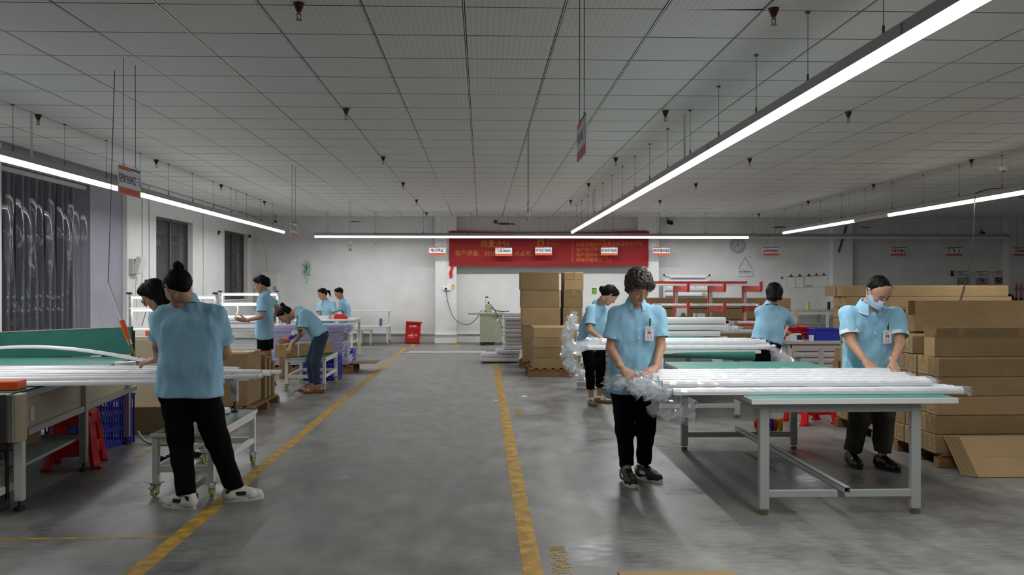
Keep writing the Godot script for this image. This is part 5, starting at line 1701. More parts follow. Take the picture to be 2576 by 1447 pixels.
func build_left_side() -> void:
	var rng := RandomNumberGenerator.new()
	rng.seed = 99
	var b: Mb
	# the long green bench, running away from the camera
	var o := thing("assembly_bench", "long green-topped assembly bench at the left edge", "workbench", Vector3(-3.07, 0, -6.9), 0.108)
	# local axes: x to the right, z towards the camera; the right edge lies at x = 0
	part("table_top", bx(Vector3(1.3, 0.025, 2.75), 0.003), M.green_mat, o, Vector3(-0.65, 0.745, -0.15))
	part("edge_profile", bx(Vector3(0.03, 0.05, 2.75), 0.004), M.alu, o, Vector3(0.0, 0.725, -0.15))
	part("edge_gasket", bx(Vector3(0.012, 0.012, 2.7)), M.black_rubber, o, Vector3(0.012, 0.752, -0.15))
	part("side_panel", bx(Vector3(0.02, 0.20, 2.5), 0.003), M.cream_board, o, Vector3(-0.02, 0.60, -0.15))
	part("lower_rail", bx(Vector3(0.04, 0.045, 2.5), 0.004), M.alu, o, Vector3(0.0, 0.48, -0.15))
	for z in [1.2, 0.0, -1.15]:
		part("leg", bx(Vector3(0.055, 0.66, 0.055), 0.005), M.alu if z < 1 else M.steel_white, o, Vector3(0.0, 0.39, z))
		part("leg", bx(Vector3(0.055, 0.66, 0.055), 0.005), M.alu, o, Vector3(-1.22, 0.39, z))
		for x in [0.0, -1.22]:
			part("foot_screw", rod(Vector3(x, 0.015, z), Vector3(x, 0.07, z), 0.012, 8), M.dark_grey, o)
			part("levelling_foot", hexmesh(0.034, 0.022, 12), M.dark_grey, o, Vector3(x, 0, z))
		part("cross_rail", bx(Vector3(1.18, 0.045, 0.035), 0.004), M.alu, o, Vector3(-0.61, 0.26, z))
	part("data_sticker", bx(Vector3(0.003, 0.09, 0.06)), M.paper, o, Vector3(-0.006, 0.585, 0.98))
	part("lower_shelf", bx(Vector3(1.1, 0.02, 1.15)), M.steel_grey, o, Vector3(-0.6, 0.245, 0.55))
	var back := part("back_board", bx(Vector3(1.5, 0.25, 0.03), 0.003), M.green_mat, o, Vector3(-0.80, 0.88, -1.60), Basis(Vector3.UP, -0.108) * Basis(Vector3.BACK, 0.04))
	part("board_trim", bx(Vector3(1.5, 0.008, 0.034)), M.cream_board, back, Vector3(0, 0.129, 0))
	part("board_end", bx(Vector3(0.012, 0.26, 0.034)), M.green_edge, back, Vector3(0.752, 0, 0))
	part("board_post", bx(Vector3(0.03, 0.3, 0.03)), M.dark_grey, o, Vector3(-0.05, 0.85, -1.53))
	var box := part("control_box", bx(Vector3(0.62, 0.30, 0.10), 0.004), M.cream_board, o, Vector3(-0.26, 0.60, 1.26))
	part("box_edge", bx(Vector3(0.035, 0.30, 0.11), 0.004), M.chrome, box, Vector3(0.25, 0, 0.004))
	part("box_handle", bx(Vector3(0.02, 0.2, 0.02), 0.004), M.chrome, box, Vector3(0.16, 0.0, 0.058))
	part("box_hinge", bx(Vector3(0.035, 0.30, 0.02)), M.dark_grey, box, Vector3(0.205, 0, 0.048))
	part("clamp", bx(Vector3(0.06, 0.05, 0.05), 0.006), M.dark_grey, o, Vector3(-0.10, 0.36, 1.24))
	part("clamp_lever", rod(Vector3(-0.09, 0.36, 1.27), Vector3(-0.13, 0.26, 1.29), 0.01), M.black_plastic, o)
	part("vertical_rod", rod(Vector3(-0.06, 0.08, 1.24), Vector3(-0.06, 0.46, 1.24), 0.012), M.black_plastic, o)
	top("orange_case", bx(Vector3(0.24, 0.06, 0.16), 0.006), M.orange_plastic, "orange case on the near corner of the left bench", "case", Vector3(-3.10, 0.788, -5.80), Basis(Vector3.UP, 0.1))
	o = thing("tape_roll", "yellow tape roll beside the bench's near leg", "tape", Vector3(-3.10, 0.165, -5.62))
	b = Mb.new()
	b.lathe([Vector2(0.05, 0), Vector2(0.075, 0), Vector2(0.075, 0.09), Vector2(0.05, 0.09), Vector2(0.05, 0)], Vector3.ZERO, 22)
	part("roll", b.mesh(), M.tape_yellow, o)
	top("foot_block", bx(Vector3(0.3, 0.05, 0.25), 0.005), M.paper, "white block under the yellow tape roll", "block", Vector3(-3.15, 0.14, -5.64))
	top("tool_case", bx(Vector3(0.3, 0.115, 0.22), 0.006), M.dark_grey, "dark case on the floor under the yellow tape roll", "case", Vector3(-3.18, 0.0575, -5.66))
	# white strips lying across the bench
	for i in 11:
		var t := i / 10.0
		var x1 := lerpf(-1.50, -1.85, absf(t - 0.2)) + rng.randf_range(-0.14, 0.05)
		var pts := []
		for k in 13:
			var u := k / 12.0
			pts.append(Vector3(lerpf(-4.4, x1, u), 0.766 + 0.008 * (1.0 - u), lerpf(lerpf(-6.83, -5.95, t), lerpf(-6.72, -6.02, t), u) + 0.02 * sin(u * 4.0)))
		top("cover_strip", strip_mesh(pts, 0.064, 0.024), M.white_plastic, "frontmost white cover strip in the bundle across the left bench" if i == 10 else ("rearmost white cover strip in the bundle across the left bench" if i == 0 else "white cover strip in the bundle across the left bench"), "strip", Vector3.ZERO, Basis(), "white strips across the left bench")
	for i in 8:
		var pts := []
		var xe := -1.75 + rng.randf_range(-0.1, 0.25)
		for k in 13:
			var u := k / 12.0
			pts.append(Vector3(lerpf(-4.4, xe, u), 0.80 + 0.010 * sin(u * 3.0 + i * 1.3) + 0.006 * (1.0 - u), lerpf(-6.75 + 0.105 * i, -6.62 + 0.075 * i, u) + 0.03 * sin(u * 5.0 + i)))
		top("cover_strip", strip_mesh(pts, 0.06, 0.02), M.white_plastic, "white cover strip on top of the bundle on the left bench", "strip", Vector3.ZERO, Basis(), "upper white strips on the left bench")
	var arc := []
	for k in 25:
		var u := k / 24.0
		arc.append(Vector3(lerpf(-4.5, -2.52, u), 0.83 + 0.115 * sin(PI * clampf(u * 0.98, 0, 1)), lerpf(-7.15, -6.82, u)))
	top("bent_strip", strip_mesh(arc, 0.05, 0.02), M.white_plastic, "white strip bent in an arc in the glasses woman's hand", "strip")
	# tapes and tool on the bench
	tape_ring("white tape roll on the green bench", Vector3(-2.97, 0.757, -7.45), 0.085, 0.035, M.tape_white)
	tape_ring("flat red tape roll on the green bench", Vector3(-2.98, 0.757, -7.85), 0.065, 0.015, M.red_plastic)
	o = thing("air_screwdriver", "orange air screwdriver hanging beside the green board", "screwdriver", Vector3(-2.78, 1.16, -6.9))
	var dir := Vector3(0.13, -0.36, 0.0).normalized()
	part("hose_end", rod(-dir * 0.30, Vector3.ZERO, 0.012, 8), M.white_pipe, o)
	part("body", rod(dir * 0.0, dir * 0.16, 0.020, 12), M.orange_plastic, o)
	part("collar", rod(dir * 0.16, dir * 0.20, 0.016, 10), M.chrome, o)
	part("shaft", rod(dir * 0.20, dir * 0.37, 0.009, 8), M.brass, o)
	part("cord", rod(-dir * 0.3, Vector3(-0.05, CEILING - 1.16, 0.0), 0.003, 5), M.dark_grey, o)
	# under and beside the bench
	carton("dark carton on the shelf under the left bench", Vector3(-3.46, 0.258, -6.55), Vector3(0.30, 0.26, 0.34), -0.1, "", "", 1)
	var s := stool("large dark red stool under the left bench", Vector3(-3.22, 0, -7.10), 0.25)
	s.scale = Vector3(0.95, 0.95, 0.95)
	crate("mesh_crate", "tall blue mesh crate beside the left bench", Vector3(-3.46, 0, -7.92), Vector3(0.42, 0.44, 0.62), M.blue_plastic, -0.25, true)
	carton("long low carton lying behind the left bench", Vector3(-3.35, 0, -8.75), Vector3(1.5, 0.26, 0.36), 0.0, "", "", 1)
	b = Mb.new()
	b.path(bent([Vector3(-3.12, 0.10, -8.1), Vector3(-3.0, 0.02, -8.0), Vector3(-2.8, 0.012, -7.95), Vector3(-2.55, 0.012, -8.05), Vector3(-2.45, 0.02, -8.2)]), 0.011, 8)
	top("air_hose", b.mesh(), M.hose_cream, "cream air hose curling on the floor behind the trolley", "hose")
	b = Mb.new()
	b.path(bent([Vector3(-2.36, 0.77, -6.72), Vector3(-2.33, 0.65, -6.76), Vector3(-2.27, 0.5, -6.8), Vector3(-2.19, 0.444, -6.74)]), 0.009, 8)
	top("air_hose", b.mesh(), M.hose_cream, "cream air hose hanging from the white strips to the trolley", "hose")
	# trolley with its stand
	trolley("worn white steel trolley behind the woman's legs", Vector3(-2.02, 0, -6.58), Vector3(0.37, 0.43, 1.08), 0.0)
	tape_ring("white tape roll lying on the trolley", Vector3(-2.06, 0.433, -6.98), 0.085, 0.03, M.tape_white)
	o = thing("support_stand", "grey metal stand on the trolley carrying the strips", "stand", Vector3(-2.0, 0.432, -6.6))
	for p in [Vector3(0.05, 0, -0.42), Vector3(-0.12, 0, -0.42), Vector3(-0.13, 0, 0.18)]:
		part("post", bx(Vector3(0.05, 0.22, 0.05), 0.004), M.steel_grey, o, p + Vector3(0, 0.19, 0))
		part("foot_screw", rod(p + Vector3(0, 0.015, 0), p + Vector3(0, 0.085, 0), 0.009), M.dark_grey, o)
		part("levelling_foot", hexmesh(0.028, 0.016, 12), M.dark_grey, o, p)
	part("rail", bx(Vector3(0.26, 0.05, 0.03), 0.003), M.steel_grey, o, Vector3(-0.06, 0.26, -0.42))
	part("side_rail", bx(Vector3(0.03, 0.03, 0.62), 0.003), M.steel_grey, o, Vector3(-0.125, 0.315, -0.12))
	top("orange_cup", hexmesh(0.03, 0.09, 12), M.tape_yellow, "yellow and orange bottle on the trolley between the woman's legs", "bottle", Vector3(-2.02, 0.433, -6.42))
	# cartons on a pallet behind
	pallet("wooden pallet under the two big cartons behind the trolley", Vector3(-2.92, 0, -10.25), Vector3(0.92, 0.10, 1.15))
	carton("lower big carton behind the trolley", Vector3(-2.97, 0.10, -10.05), Vector3(0.80, 0.29, 0.62), 0.0, "", "", 1)
	carton("upper big carton with taped lid behind the trolley", Vector3(-2.97, 0.391, -10.05), Vector3(0.80, 0.29, 0.62), 0.0, "", "", 0)
	for i in 3:
		carton(["first upright flat carton on the pallet's right side", "second upright flat carton on the pallet's right side", "third upright flat carton on the pallet's right side"][i], Vector3(-2.72 + 0.02 * i, 0.10, -10.47 - i * 0.11), Vector3(0.36, 0.52 - 0.05 * i, 0.10), 0.0, "", "", 1)
	# small trolley with a taped carton
	trolley("small white trolley carrying a long taped carton", Vector3(-2.38, 0, -12.45), Vector3(0.50, 0.45, 0.95), 0.0)
	o = carton("long taped carton under the bending woman's hands", Vector3(-2.47, 0.453, -12.4), Vector3(0.20, 0.17, 1.05), -0.45, "", "", 2)
	for z in [-0.25, 0.02, 0.28]:
		part("tape_band", bx(Vector3(0.204, 0.174, 0.03)), M.paper, o, Vector3(0, 0.085, z))
	crate("mesh_crate", "blue mesh crate on the floor under the small trolley", Vector3(-2.42, 0, -13.35), Vector3(0.55, 0.40, 0.36), M.blue_plastic, 0.0, true)
	# clear covers on a pallet
	pallet("wooden pallet under the clear lavender covers", Vector3(-2.75, 0, -14.65), Vector3(1.35, 0.12, 0.8))
	top("cardboard_sheet", bx(Vector3(0.75, 0.006, 0.62)), M.card_1, "cardboard sheet slipping off the pallet of clear covers", "cardboard", Vector3(-2.10, 0.135, -14.75), Basis(Vector3.BACK, 0.03))
	for r in 5:
		for k in 2:
			var w := [1.30, 1.24, 1.20, 1.22, 1.28][r] as float
			o = thing("cover_block", "clear lavender plastic cover block in layer %s of the pallet, %s" % [["one", "two", "three", "four", "five"][r], ["front", "rear"][k]], "cover", Vector3(-2.83 + (w - 1.25) * 0.5 + rng.randf_range(-0.04, 0.04), 0.14 + r * 0.130, -14.40 - k * 0.36), 0.0, "clear covers on the pallet")
			for j in 5:
				part("cover", bx(Vector3(w - 0.02 * (j % 2), 0.0235, 0.33), 0.003), M.cover_plastic, o, Vector3(0.012 * (j % 3), 0.0125 + j * 0.0250, 0.006 * (j % 2)))
	# table of the two people at the back
	o = thing("white_table", "tall white table before the ponytail woman and the man", "table", Vector3(-3.05, 0, -17.75))
	part("table_top", bx(Vector3(1.15, 0.03, 1.2), 0.003), M.steel_white, o, Vector3(0, 0.735, 0))
	for x in [-0.52, 0.52]:
		for z in [-0.53, 0.53]:
			part("leg", bx(Vector3(0.045, 0.72, 0.045), 0.003), M.steel_white, o, Vector3(x, 0.36, z))
		part("lower_rail", bx(Vector3(0.035, 0.04, 1.12), 0.003), M.steel_white, o, Vector3(x, 0.30, 0))
		part("top_rail", bx(Vector3(0.035, 0.05, 1.12), 0.003), M.steel_white, o, Vector3(x, 0.69, 0))
	o = thing("tape_cutter", "red tape cutter on the white table at the back", "cutter", Vector3(-2.78, 0.751, -17.5))
	b = Mb.new()
	b.prism(PackedVector2Array([Vector2(-0.13, 0), Vector2(0.13, 0), Vector2(0.13, 0.05), Vector2(0.06, 0.09), Vector2(-0.08, 0.10), Vector2(-0.13, 0.06)]), -0.05, 0.05)
	part("body", b.mesh(), M.red_plastic, o)
	part("roll", rod(Vector3(-0.03, 0.10, -0.03), Vector3(-0.03, 0.10, 0.03), 0.05, 14), M.paper, o)
	top("grey_jar", hexmesh(0.035, 0.09, 14), M.steel_grey, "grey jar beside the red tape cutter", "jar", Vector3(-3.0, 0.751, -17.45))
	for i in 3:
		top("strip_bundle", bx(Vector3(0.5, 0.02, 0.1), 0.003), M.white_plastic, ["lower white strip bundle on the back white table", "middle white strip bundle on the back white table", "upper white strip bundle on the back white table"][i], "strip", Vector3(-3.2 + 0.02 * i, 0.7615 + 0.021 * i, -17.6), Basis(Vector3.UP, 0.1 * i))
	crate("storage_bin", "blue bin on the floor behind the clear covers", Vector3(-2.52, 0, -16.6), Vector3(0.26, 0.22, 0.4), M.blue_plastic)
	o = thing("wall_table", "low white table with a shelf frame against the back wall", "table", Vector3(-2.72, 0, -21.05))
	part("table_top", bx(Vector3(1.05, 0.03, 0.7), 0.003), M.steel_white, o, Vector3(0, 0.44, 0))
	part("upper_shelf", bx(Vector3(1.1, 0.03, 0.3), 0.003), M.steel_white, o, Vector3(0, 0.80, -0.12))
	for x in [-0.5, 0.5]:
		part("upper_post", bx(Vector3(0.035, 0.34, 0.035), 0.002), M.steel_white, o, Vector3(x, 0.625, -0.12))
		for z in [-0.3, 0.3]:
			part("leg", bx(Vector3(0.04, 0.36, 0.04), 0.003), M.steel_white, o, Vector3(x, 0.26, z))
			caster(o, Vector3(x, 0.10, z), 0.5)
	top("bottle", hexmesh(0.035, 0.17, 14), mat("flask_blue", Color(0.30, 0.38, 0.52), 0.3), "blue grey bottle on the low table by the back wall", "bottle", Vector3(-2.38, 0.456, -20.85))
	for i in 2:
		o = thing("small_frame_cart", ["small steel cart under the low back table, left one", "small steel cart under the low back table, right one"][i], "cart", Vector3(-3.0 + i * 0.3, 0, -20.72), 0.0, "small carts under the back table")
		part("top_plate", bx(Vector3(0.26, 0.02, 0.3), 0.002), M.steel_grey, o, Vector3(0, 0.36, 0))
		for x in [-0.11, 0.11]:
			for z in [-0.12, 0.12]:
				part("leg", bx(Vector3(0.025, 0.25, 0.025)), M.steel_white, o, Vector3(x, 0.225, z))
				caster(o, Vector3(x, 0.10, z), 0.0)
	# lit benches along the left wall
	lamp_bench("near lit inspection bench by the strip curtain", Vector3(-4.35, 0, -12.3), 1.3, 5, 0.9)
	lamp_bench("far lit inspection bench under the second barred window", Vector3(-4.15, 0, -15.6), 1.1, 9, 1.6)
	o = thing("side_cabinet", "beige metal cabinet beside the near lit bench", "cabinet", Vector3(-3.64, 0, -9.75))
	part("body", bx(Vector3(0.46, 0.88, 0.5), 0.006), M.cream_board, o, Vector3(0, 0.44, 0))
	var door := part("door", bx(Vector3(0.34, 0.80, 0.015), 0.003), M.cream_board, o, Vector3(0.05, 0.45, 0.256))
	part("handle", bx(Vector3(0.05, 0.018, 0.02), 0.004), M.black_plastic, door, Vector3(-0.16, 0.32, 0.017))
	part("corner_strip", bx(Vector3(0.035, 0.86, 0.02)), M.steel_grey, o, Vector3(-0.2, 0.44, 0.255))
	top("orange_box", bx(Vector3(0.2, 0.06, 0.14), 0.004), M.orange_plastic, "orange box on the beige cabinet", "box", Vector3(-3.53, 0.911, -9.7))
	for i in 3:
		top("white_sheet", bx(Vector3(0.5, 0.02, 0.25), 0.002), M.white_plastic, ["lowest white sheet on the beige cabinet", "middle white sheet on the beige cabinet", "top white sheet on the beige cabinet"][i], "sheet", Vector3(-3.66 - 0.03 * i, 0.891 + i * 0.021, -9.92), Basis())
	# standing brown board beside the shorts woman
	top("wooden_post", bx(Vector3(0.1, 0.62, 0.3), 0.006), M.wood, "brown wooden trestle leg behind the woman in shorts", "trestle", Vector3(-3.02, 0.31, -13.6))
	# white rods left lying on the aisle floor
	for i in 4:
		top("floor_rod", rod(Vector3(-1.62 + 0.03 * i, 0.008, -18.35 - i * 0.14), Vector3(0.08, 0.008, -18.35 - i * 0.14), 0.0075), M.white_plastic, ["nearest thin white rod on the aisle floor", "second thin white rod on the aisle floor", "third thin white rod on the aisle floor", "farthest thin white rod on the aisle floor"][i], "rod", Vector3.ZERO, Basis(), "white rods on the aisle floor")


# ------------------------------------------------------------------ people: a distance field on a grid, meshed as surface nets
class Sdf:
	var o: Vector3
	var h: float
	var nx: int
	var ny: int
	var nz: int
	var d := PackedFloat32Array()

	func _init(lo: Vector3, hi: Vector3, cell: float) -> void:
		h = cell
		o = lo
		nx = int((hi.x - lo.x) / h) + 2
		ny = int((hi.y - lo.y) / h) + 2
		nz = int((hi.z - lo.z) / h) + 2
		d.resize(nx * ny * nz)
		d.fill(1.0)

	# a tapered capsule, joined softly over k; with a clip plane (point, normal) only the part behind the plane counts; sign -1 carves
	func cone(a: Vector3, b: Vector3, ra: float, rb: float, k := 0.02, at := Vector3.ZERO, nor := Vector3.ZERO, carve := false) -> void:
		var pad := maxf(ra, rb) + k + 2.0 * h
		var x0 := maxi(0, int((minf(a.x, b.x) - pad - o.x) / h))
		var x1 := mini(nx - 1, int((maxf(a.x, b.x) + pad - o.x) / h) + 1)
		var y0 := maxi(0, int((minf(a.y, b.y) - pad - o.y) / h))
		var y1 := mini(ny - 1, int((maxf(a.y, b.y) + pad - o.y) / h) + 1)
		var z0 := maxi(0, int((minf(a.z, b.z) - pad - o.z) / h))
		var z1 := mini(nz - 1, int((maxf(a.z, b.z) + pad - o.z) / h) + 1)
		var ab := b - a
		var l2 := maxf(ab.length_squared(), 1e-9)
		var cut := nor != Vector3.ZERO
		var dr := rb - ra
		var flat2 := maxf(ab.y * ab.y + ab.z * ab.z, 1e-9)
		var pad2 := pad * pad
		var xlo := minf(a.x, b.x)
		var xhi := maxf(a.x, b.x)
		for z in range(z0, z1 + 1):
			var pz := o.z + z * h - a.z
			for y in range(y0, y1 + 1):
				var py := o.y + y * h - a.y
				var s := clampf((py * ab.y + pz * ab.z) / flat2, 0.0, 1.0)
				var gy := py - ab.y * s
				var gz := pz - ab.z * s
				var left := pad2 - gy * gy - gz * gz
				if left <= 0.0:
					continue
				left = sqrt(left)
				var u0 := maxi(x0, int((xlo - left - o.x) / h))
				var u1 := mini(x1, int((xhi + left - o.x) / h) + 1)
				var i := (z * ny + y) * nx + u0
				var p := Vector3(o.x + u0 * h - a.x, py, pz)
				for x in range(u0, u1 + 1):
					var t := clampf(p.dot(ab) / l2, 0.0, 1.0)
					var e := (p - ab * t).length() - ra - dr * t
					var f := d[i]
					if carve:
						if cut:
							e = maxf(e, (p + a - at).dot(nor))
						e = -e
						var m := maxf(k - absf(f - e), 0.0)
						d[i] = maxf(f, e) + m * m * 0.25 / k
					elif e < f + k:
						if cut:
							e = maxf(e, (p + a - at).dot(nor))
						var m := maxf(k - absf(f - e), 0.0)
						d[i] = minf(f, e) - m * m * 0.25 / k
					p.x += h
					i += 1

	func plane(at: Vector3, nor: Vector3) -> void:   # keep only what lies behind the plane
		var i := 0
		for z in nz:
			for y in ny:
				var q := (Vector3(o.x, o.y + y * h, o.z + z * h) - at).dot(nor)
				for x in nx:
					if d[i] < 0.05:
						d[i] = maxf(d[i], q + x * h * nor.x)
					i += 1

	func ripple(f: FastNoiseLite, amp: float, stretch := Vector3.ONE) -> void:
		var i := 0
		for z in nz:
			for y in ny:
				for x in nx:
					if absf(d[i]) < 0.03:
						d[i] += amp * f.get_noise_3d((o.x + x * h) * stretch.x, (o.y + y * h) * stretch.y, (o.z + z * h) * stretch.z)
					i += 1

	func net(out: Dictionary, tf: Transform3D, plain := Color.WHITE, painted := false) -> void:   # appends to out.v, out.n, out.c, out.i
		var ids := PackedInt32Array()
		ids.resize(nx * ny * nz)
		ids.fill(-1)
		var v: PackedVector3Array = out.v
		var c: PackedColorArray = out.c
		var first := v.size()
		var sx := 1
		var sy := nx
		var sz := nx * ny
		for z in nz - 1:
			for y in ny - 1:
				var row := (z * ny + y) * nx
				for x in nx - 1:
					var i := row + x
					var a := d[i]
					if a > 4.0 * h:
						continue
					var b := d[i + 1]
					var e := d[i + sy]
					var f := d[i + sy + 1]
					var g := d[i + sz]
					var j := d[i + sz + 1]
					var k := d[i + sz + sy]
					var l := d[i + sz + sy + 1]
					var neg := int(a < 0) + int(b < 0) + int(e < 0) + int(f < 0) + int(g < 0) + int(j < 0) + int(k < 0) + int(l < 0)
					if neg == 0 or neg == 8:
						continue
					var s := Vector3.ZERO
					var n := 0
					if (a < 0) != (b < 0):
						s += Vector3(a / (a - b), 0, 0); n += 1
					if (e < 0) != (f < 0):
						s += Vector3(e / (e - f), 1, 0); n += 1
					if (g < 0) != (j < 0):
						s += Vector3(g / (g - j), 0, 1); n += 1
					if (k < 0) != (l < 0):
						s += Vector3(k / (k - l), 1, 1); n += 1
					if (a < 0) != (e < 0):
						s += Vector3(0, a / (a - e), 0); n += 1
					if (b < 0) != (f < 0):
						s += Vector3(1, b / (b - f), 0); n += 1
					if (g < 0) != (k < 0):
						s += Vector3(0, g / (g - k), 1); n += 1
					if (j < 0) != (l < 0):
						s += Vector3(1, j / (j - l), 1); n += 1
					if (a < 0) != (g < 0):
						s += Vector3(0, 0, a / (a - g)); n += 1
					if (b < 0) != (j < 0):
						s += Vector3(1, 0, b / (b - j)); n += 1
					if (e < 0) != (k < 0):
						s += Vector3(0, 1, e / (e - k)); n += 1
					if (f < 0) != (l < 0):
						s += Vector3(1, 1, f / (f - l)); n += 1
					var p := o + (Vector3(x, y, z) + s / n) * h
					ids[i] = v.size()
					v.append(tf * p)
					c.append(face_color(p) if painted else plain)
		out.v = v
		out.c = c
		var q: PackedInt32Array = out.i
		for z in range(1, nz - 1):
			for y in range(1, ny - 1):
				var row := (z * ny + y) * nx
				for x in range(1, nx - 1):
					var i := row + x
					if ids[i] < 0:
						continue
					var a := d[i] < 0
					if a != (d[i + 1] < 0):
						quad(q, ids[i - sy - sz], ids[i - sz], ids[i], ids[i - sy], a)
					if a != (d[i + sy] < 0):
						quad(q, ids[i - sx - sz], ids[i - sx], ids[i], ids[i - sz], a)
					if a != (d[i + sz] < 0):
						quad(q, ids[i - sx - sy], ids[i - sy], ids[i], ids[i - sx], a)
		out.i = q
		var nr: PackedVector3Array = out.n
		nr.resize(v.size())
		out.n = nr

	func face_color(p: Vector3) -> Color:
		var ax := absf(p.x)
		if p.z > 0.078 and ax < 0.021 - absf(p.y + 0.061) * 0.8 and absf(p.y + 0.061) < 0.012:
			return LIP
		if p.z > 0.055 and ax > 0.012 and ax < 0.047 and absf(p.y - 0.021 + 0.12 * (ax - 0.03)) < 0.0048:
			return BROW
		if p.z > 0.062 and ax > 0.016 and ax < 0.045 and absf(p.y + 0.004) < 0.0026:
			return BROW
		return SKIN

	func quad(q: PackedInt32Array, a: int, b: int, e: int, f: int, inside: bool) -> void:
		if a < 0 or b < 0 or e < 0 or f < 0:
			return
		if inside:   # clockwise seen from outside
			q.append_array(PackedInt32Array([a, e, b, a, f, e]))
		else:
			q.append_array(PackedInt32Array([a, b, e, a, e, f]))


func shape() -> Dictionary:
	return {"v": PackedVector3Array(), "n": PackedVector3Array(), "c": PackedColorArray(), "i": PackedInt32Array()}


func closed_mesh(s: Dictionary) -> ArrayMesh:
	var v: PackedVector3Array = s.v
	var q: PackedInt32Array = s.i
	var n := PackedVector3Array()
	n.resize(v.size())
	for k in range(0, q.size(), 3):
		var f := (v[q[k + 2]] - v[q[k]]).cross(v[q[k + 1]] - v[q[k]])
		n[q[k]] += f
		n[q[k + 1]] += f
		n[q[k + 2]] += f
	for k in n.size():
		n[k] = n[k].normalized()
	var a := []
	a.resize(Mesh.ARRAY_MAX)
	a[Mesh.ARRAY_VERTEX] = v
	a[Mesh.ARRAY_NORMAL] = n
	a[Mesh.ARRAY_COLOR] = s.c
	a[Mesh.ARRAY_INDEX] = q
	var m := ArrayMesh.new()
	m.add_surface_from_arrays(Mesh.PRIMITIVE_TRIANGLES, a)
	return m


const SKIN := Color(0.46, 0.25, 0.155)        # linear
const LIP := Color(0.33, 0.13, 0.10)
const BROW := Color(0.03, 0.022, 0.018)


func frame(fwd: Vector3, up: Vector3) -> Basis:   # x right of the person, y up, z ahead
	var z := fwd.normalized()
	var x := up.cross(z).normalized()
	return Basis(x, z.cross(x), z)


func add_head(out: Dictionary, at: Vector3, f: Basis, neck: Vector3, cell: float) -> void:
	var g = Sdf.new(Vector3(-0.11, -0.19, -0.14), Vector3(0.11, 0.13, 0.14), cell)
	g.cone(Vector3(0, 0.03, -0.022), Vector3(0, 0.035, 0.018), 0.077, 0.071, 0.01)
	g.cone(Vector3(0, -0.01, 0.025), Vector3(0, -0.072, 0.045), 0.060, 0.036, 0.03)
	for s in [-1.0, 1.0]:
		g.cone(Vector3(s * 0.05, -0.04, 0.0), Vector3(s * 0.015, -0.09, 0.052), 0.021, 0.018, 0.03)
		g.cone(Vector3(s * 0.036, -0.026, 0.058), Vector3(s * 0.034, -0.03, 0.06), 0.022, 0.022, 0.022)
	g.cone(Vector3(-0.032, 0.022, 0.073), Vector3(0.032, 0.022, 0.073), 0.012, 0.012, 0.015)
	for s in [-1.0, 1.0]:
		g.cone(Vector3(s * 0.031, 0.002, 0.094), Vector3(s * 0.031, -0.002, 0.094), 0.015, 0.015, 0.012, Vector3.ZERO, Vector3.ZERO, true)
		g.cone(Vector3(s * 0.031, 0.0, 0.074), Vector3(s * 0.031, -0.002, 0.074), 0.0125, 0.0125, 0.004)
	g.cone(Vector3(0, 0.012, 0.083), Vector3(0, -0.027, 0.103), 0.007, 0.0115, 0.010)
	for s in [-1.0, 1.0]:
		g.cone(Vector3(s * 0.011, -0.032, 0.092), Vector3(s * 0.011, -0.033, 0.09), 0.0075, 0.0075, 0.006)
	g.cone(Vector3(-0.017, -0.056, 0.080), Vector3(0.017, -0.056, 0.080), 0.0065, 0.0065, 0.006)
	g.cone(Vector3(-0.014, -0.067, 0.079), Vector3(0.014, -0.067, 0.079), 0.0072, 0.0072, 0.006)
	g.cone(Vector3(0, -0.094, 0.066), Vector3(0, -0.094, 0.064), 0.015, 0.015, 0.015)
	for s in [-1.0, 1.0]:
		g.cone(Vector3(s * 0.077, 0.012, -0.012), Vector3(s * 0.074, -0.03, -0.002), 0.012, 0.008, 0.006)
		g.cone(Vector3(s * 0.083, 0.0, -0.006), Vector3(s * 0.081, -0.008, -0.004), 0.006, 0.006, 0.004, Vector3.ZERO, Vector3.ZERO, true)
	var nl = f.transposed() * (neck - at)
	var from = Vector3(0, -0.05, -0.02)
	g.cone(from, from + (nl - from).limit_length(0.13), 0.046, 0.05, 0.025)
	g.net(out, Transform3D(f, at), SKIN, true)


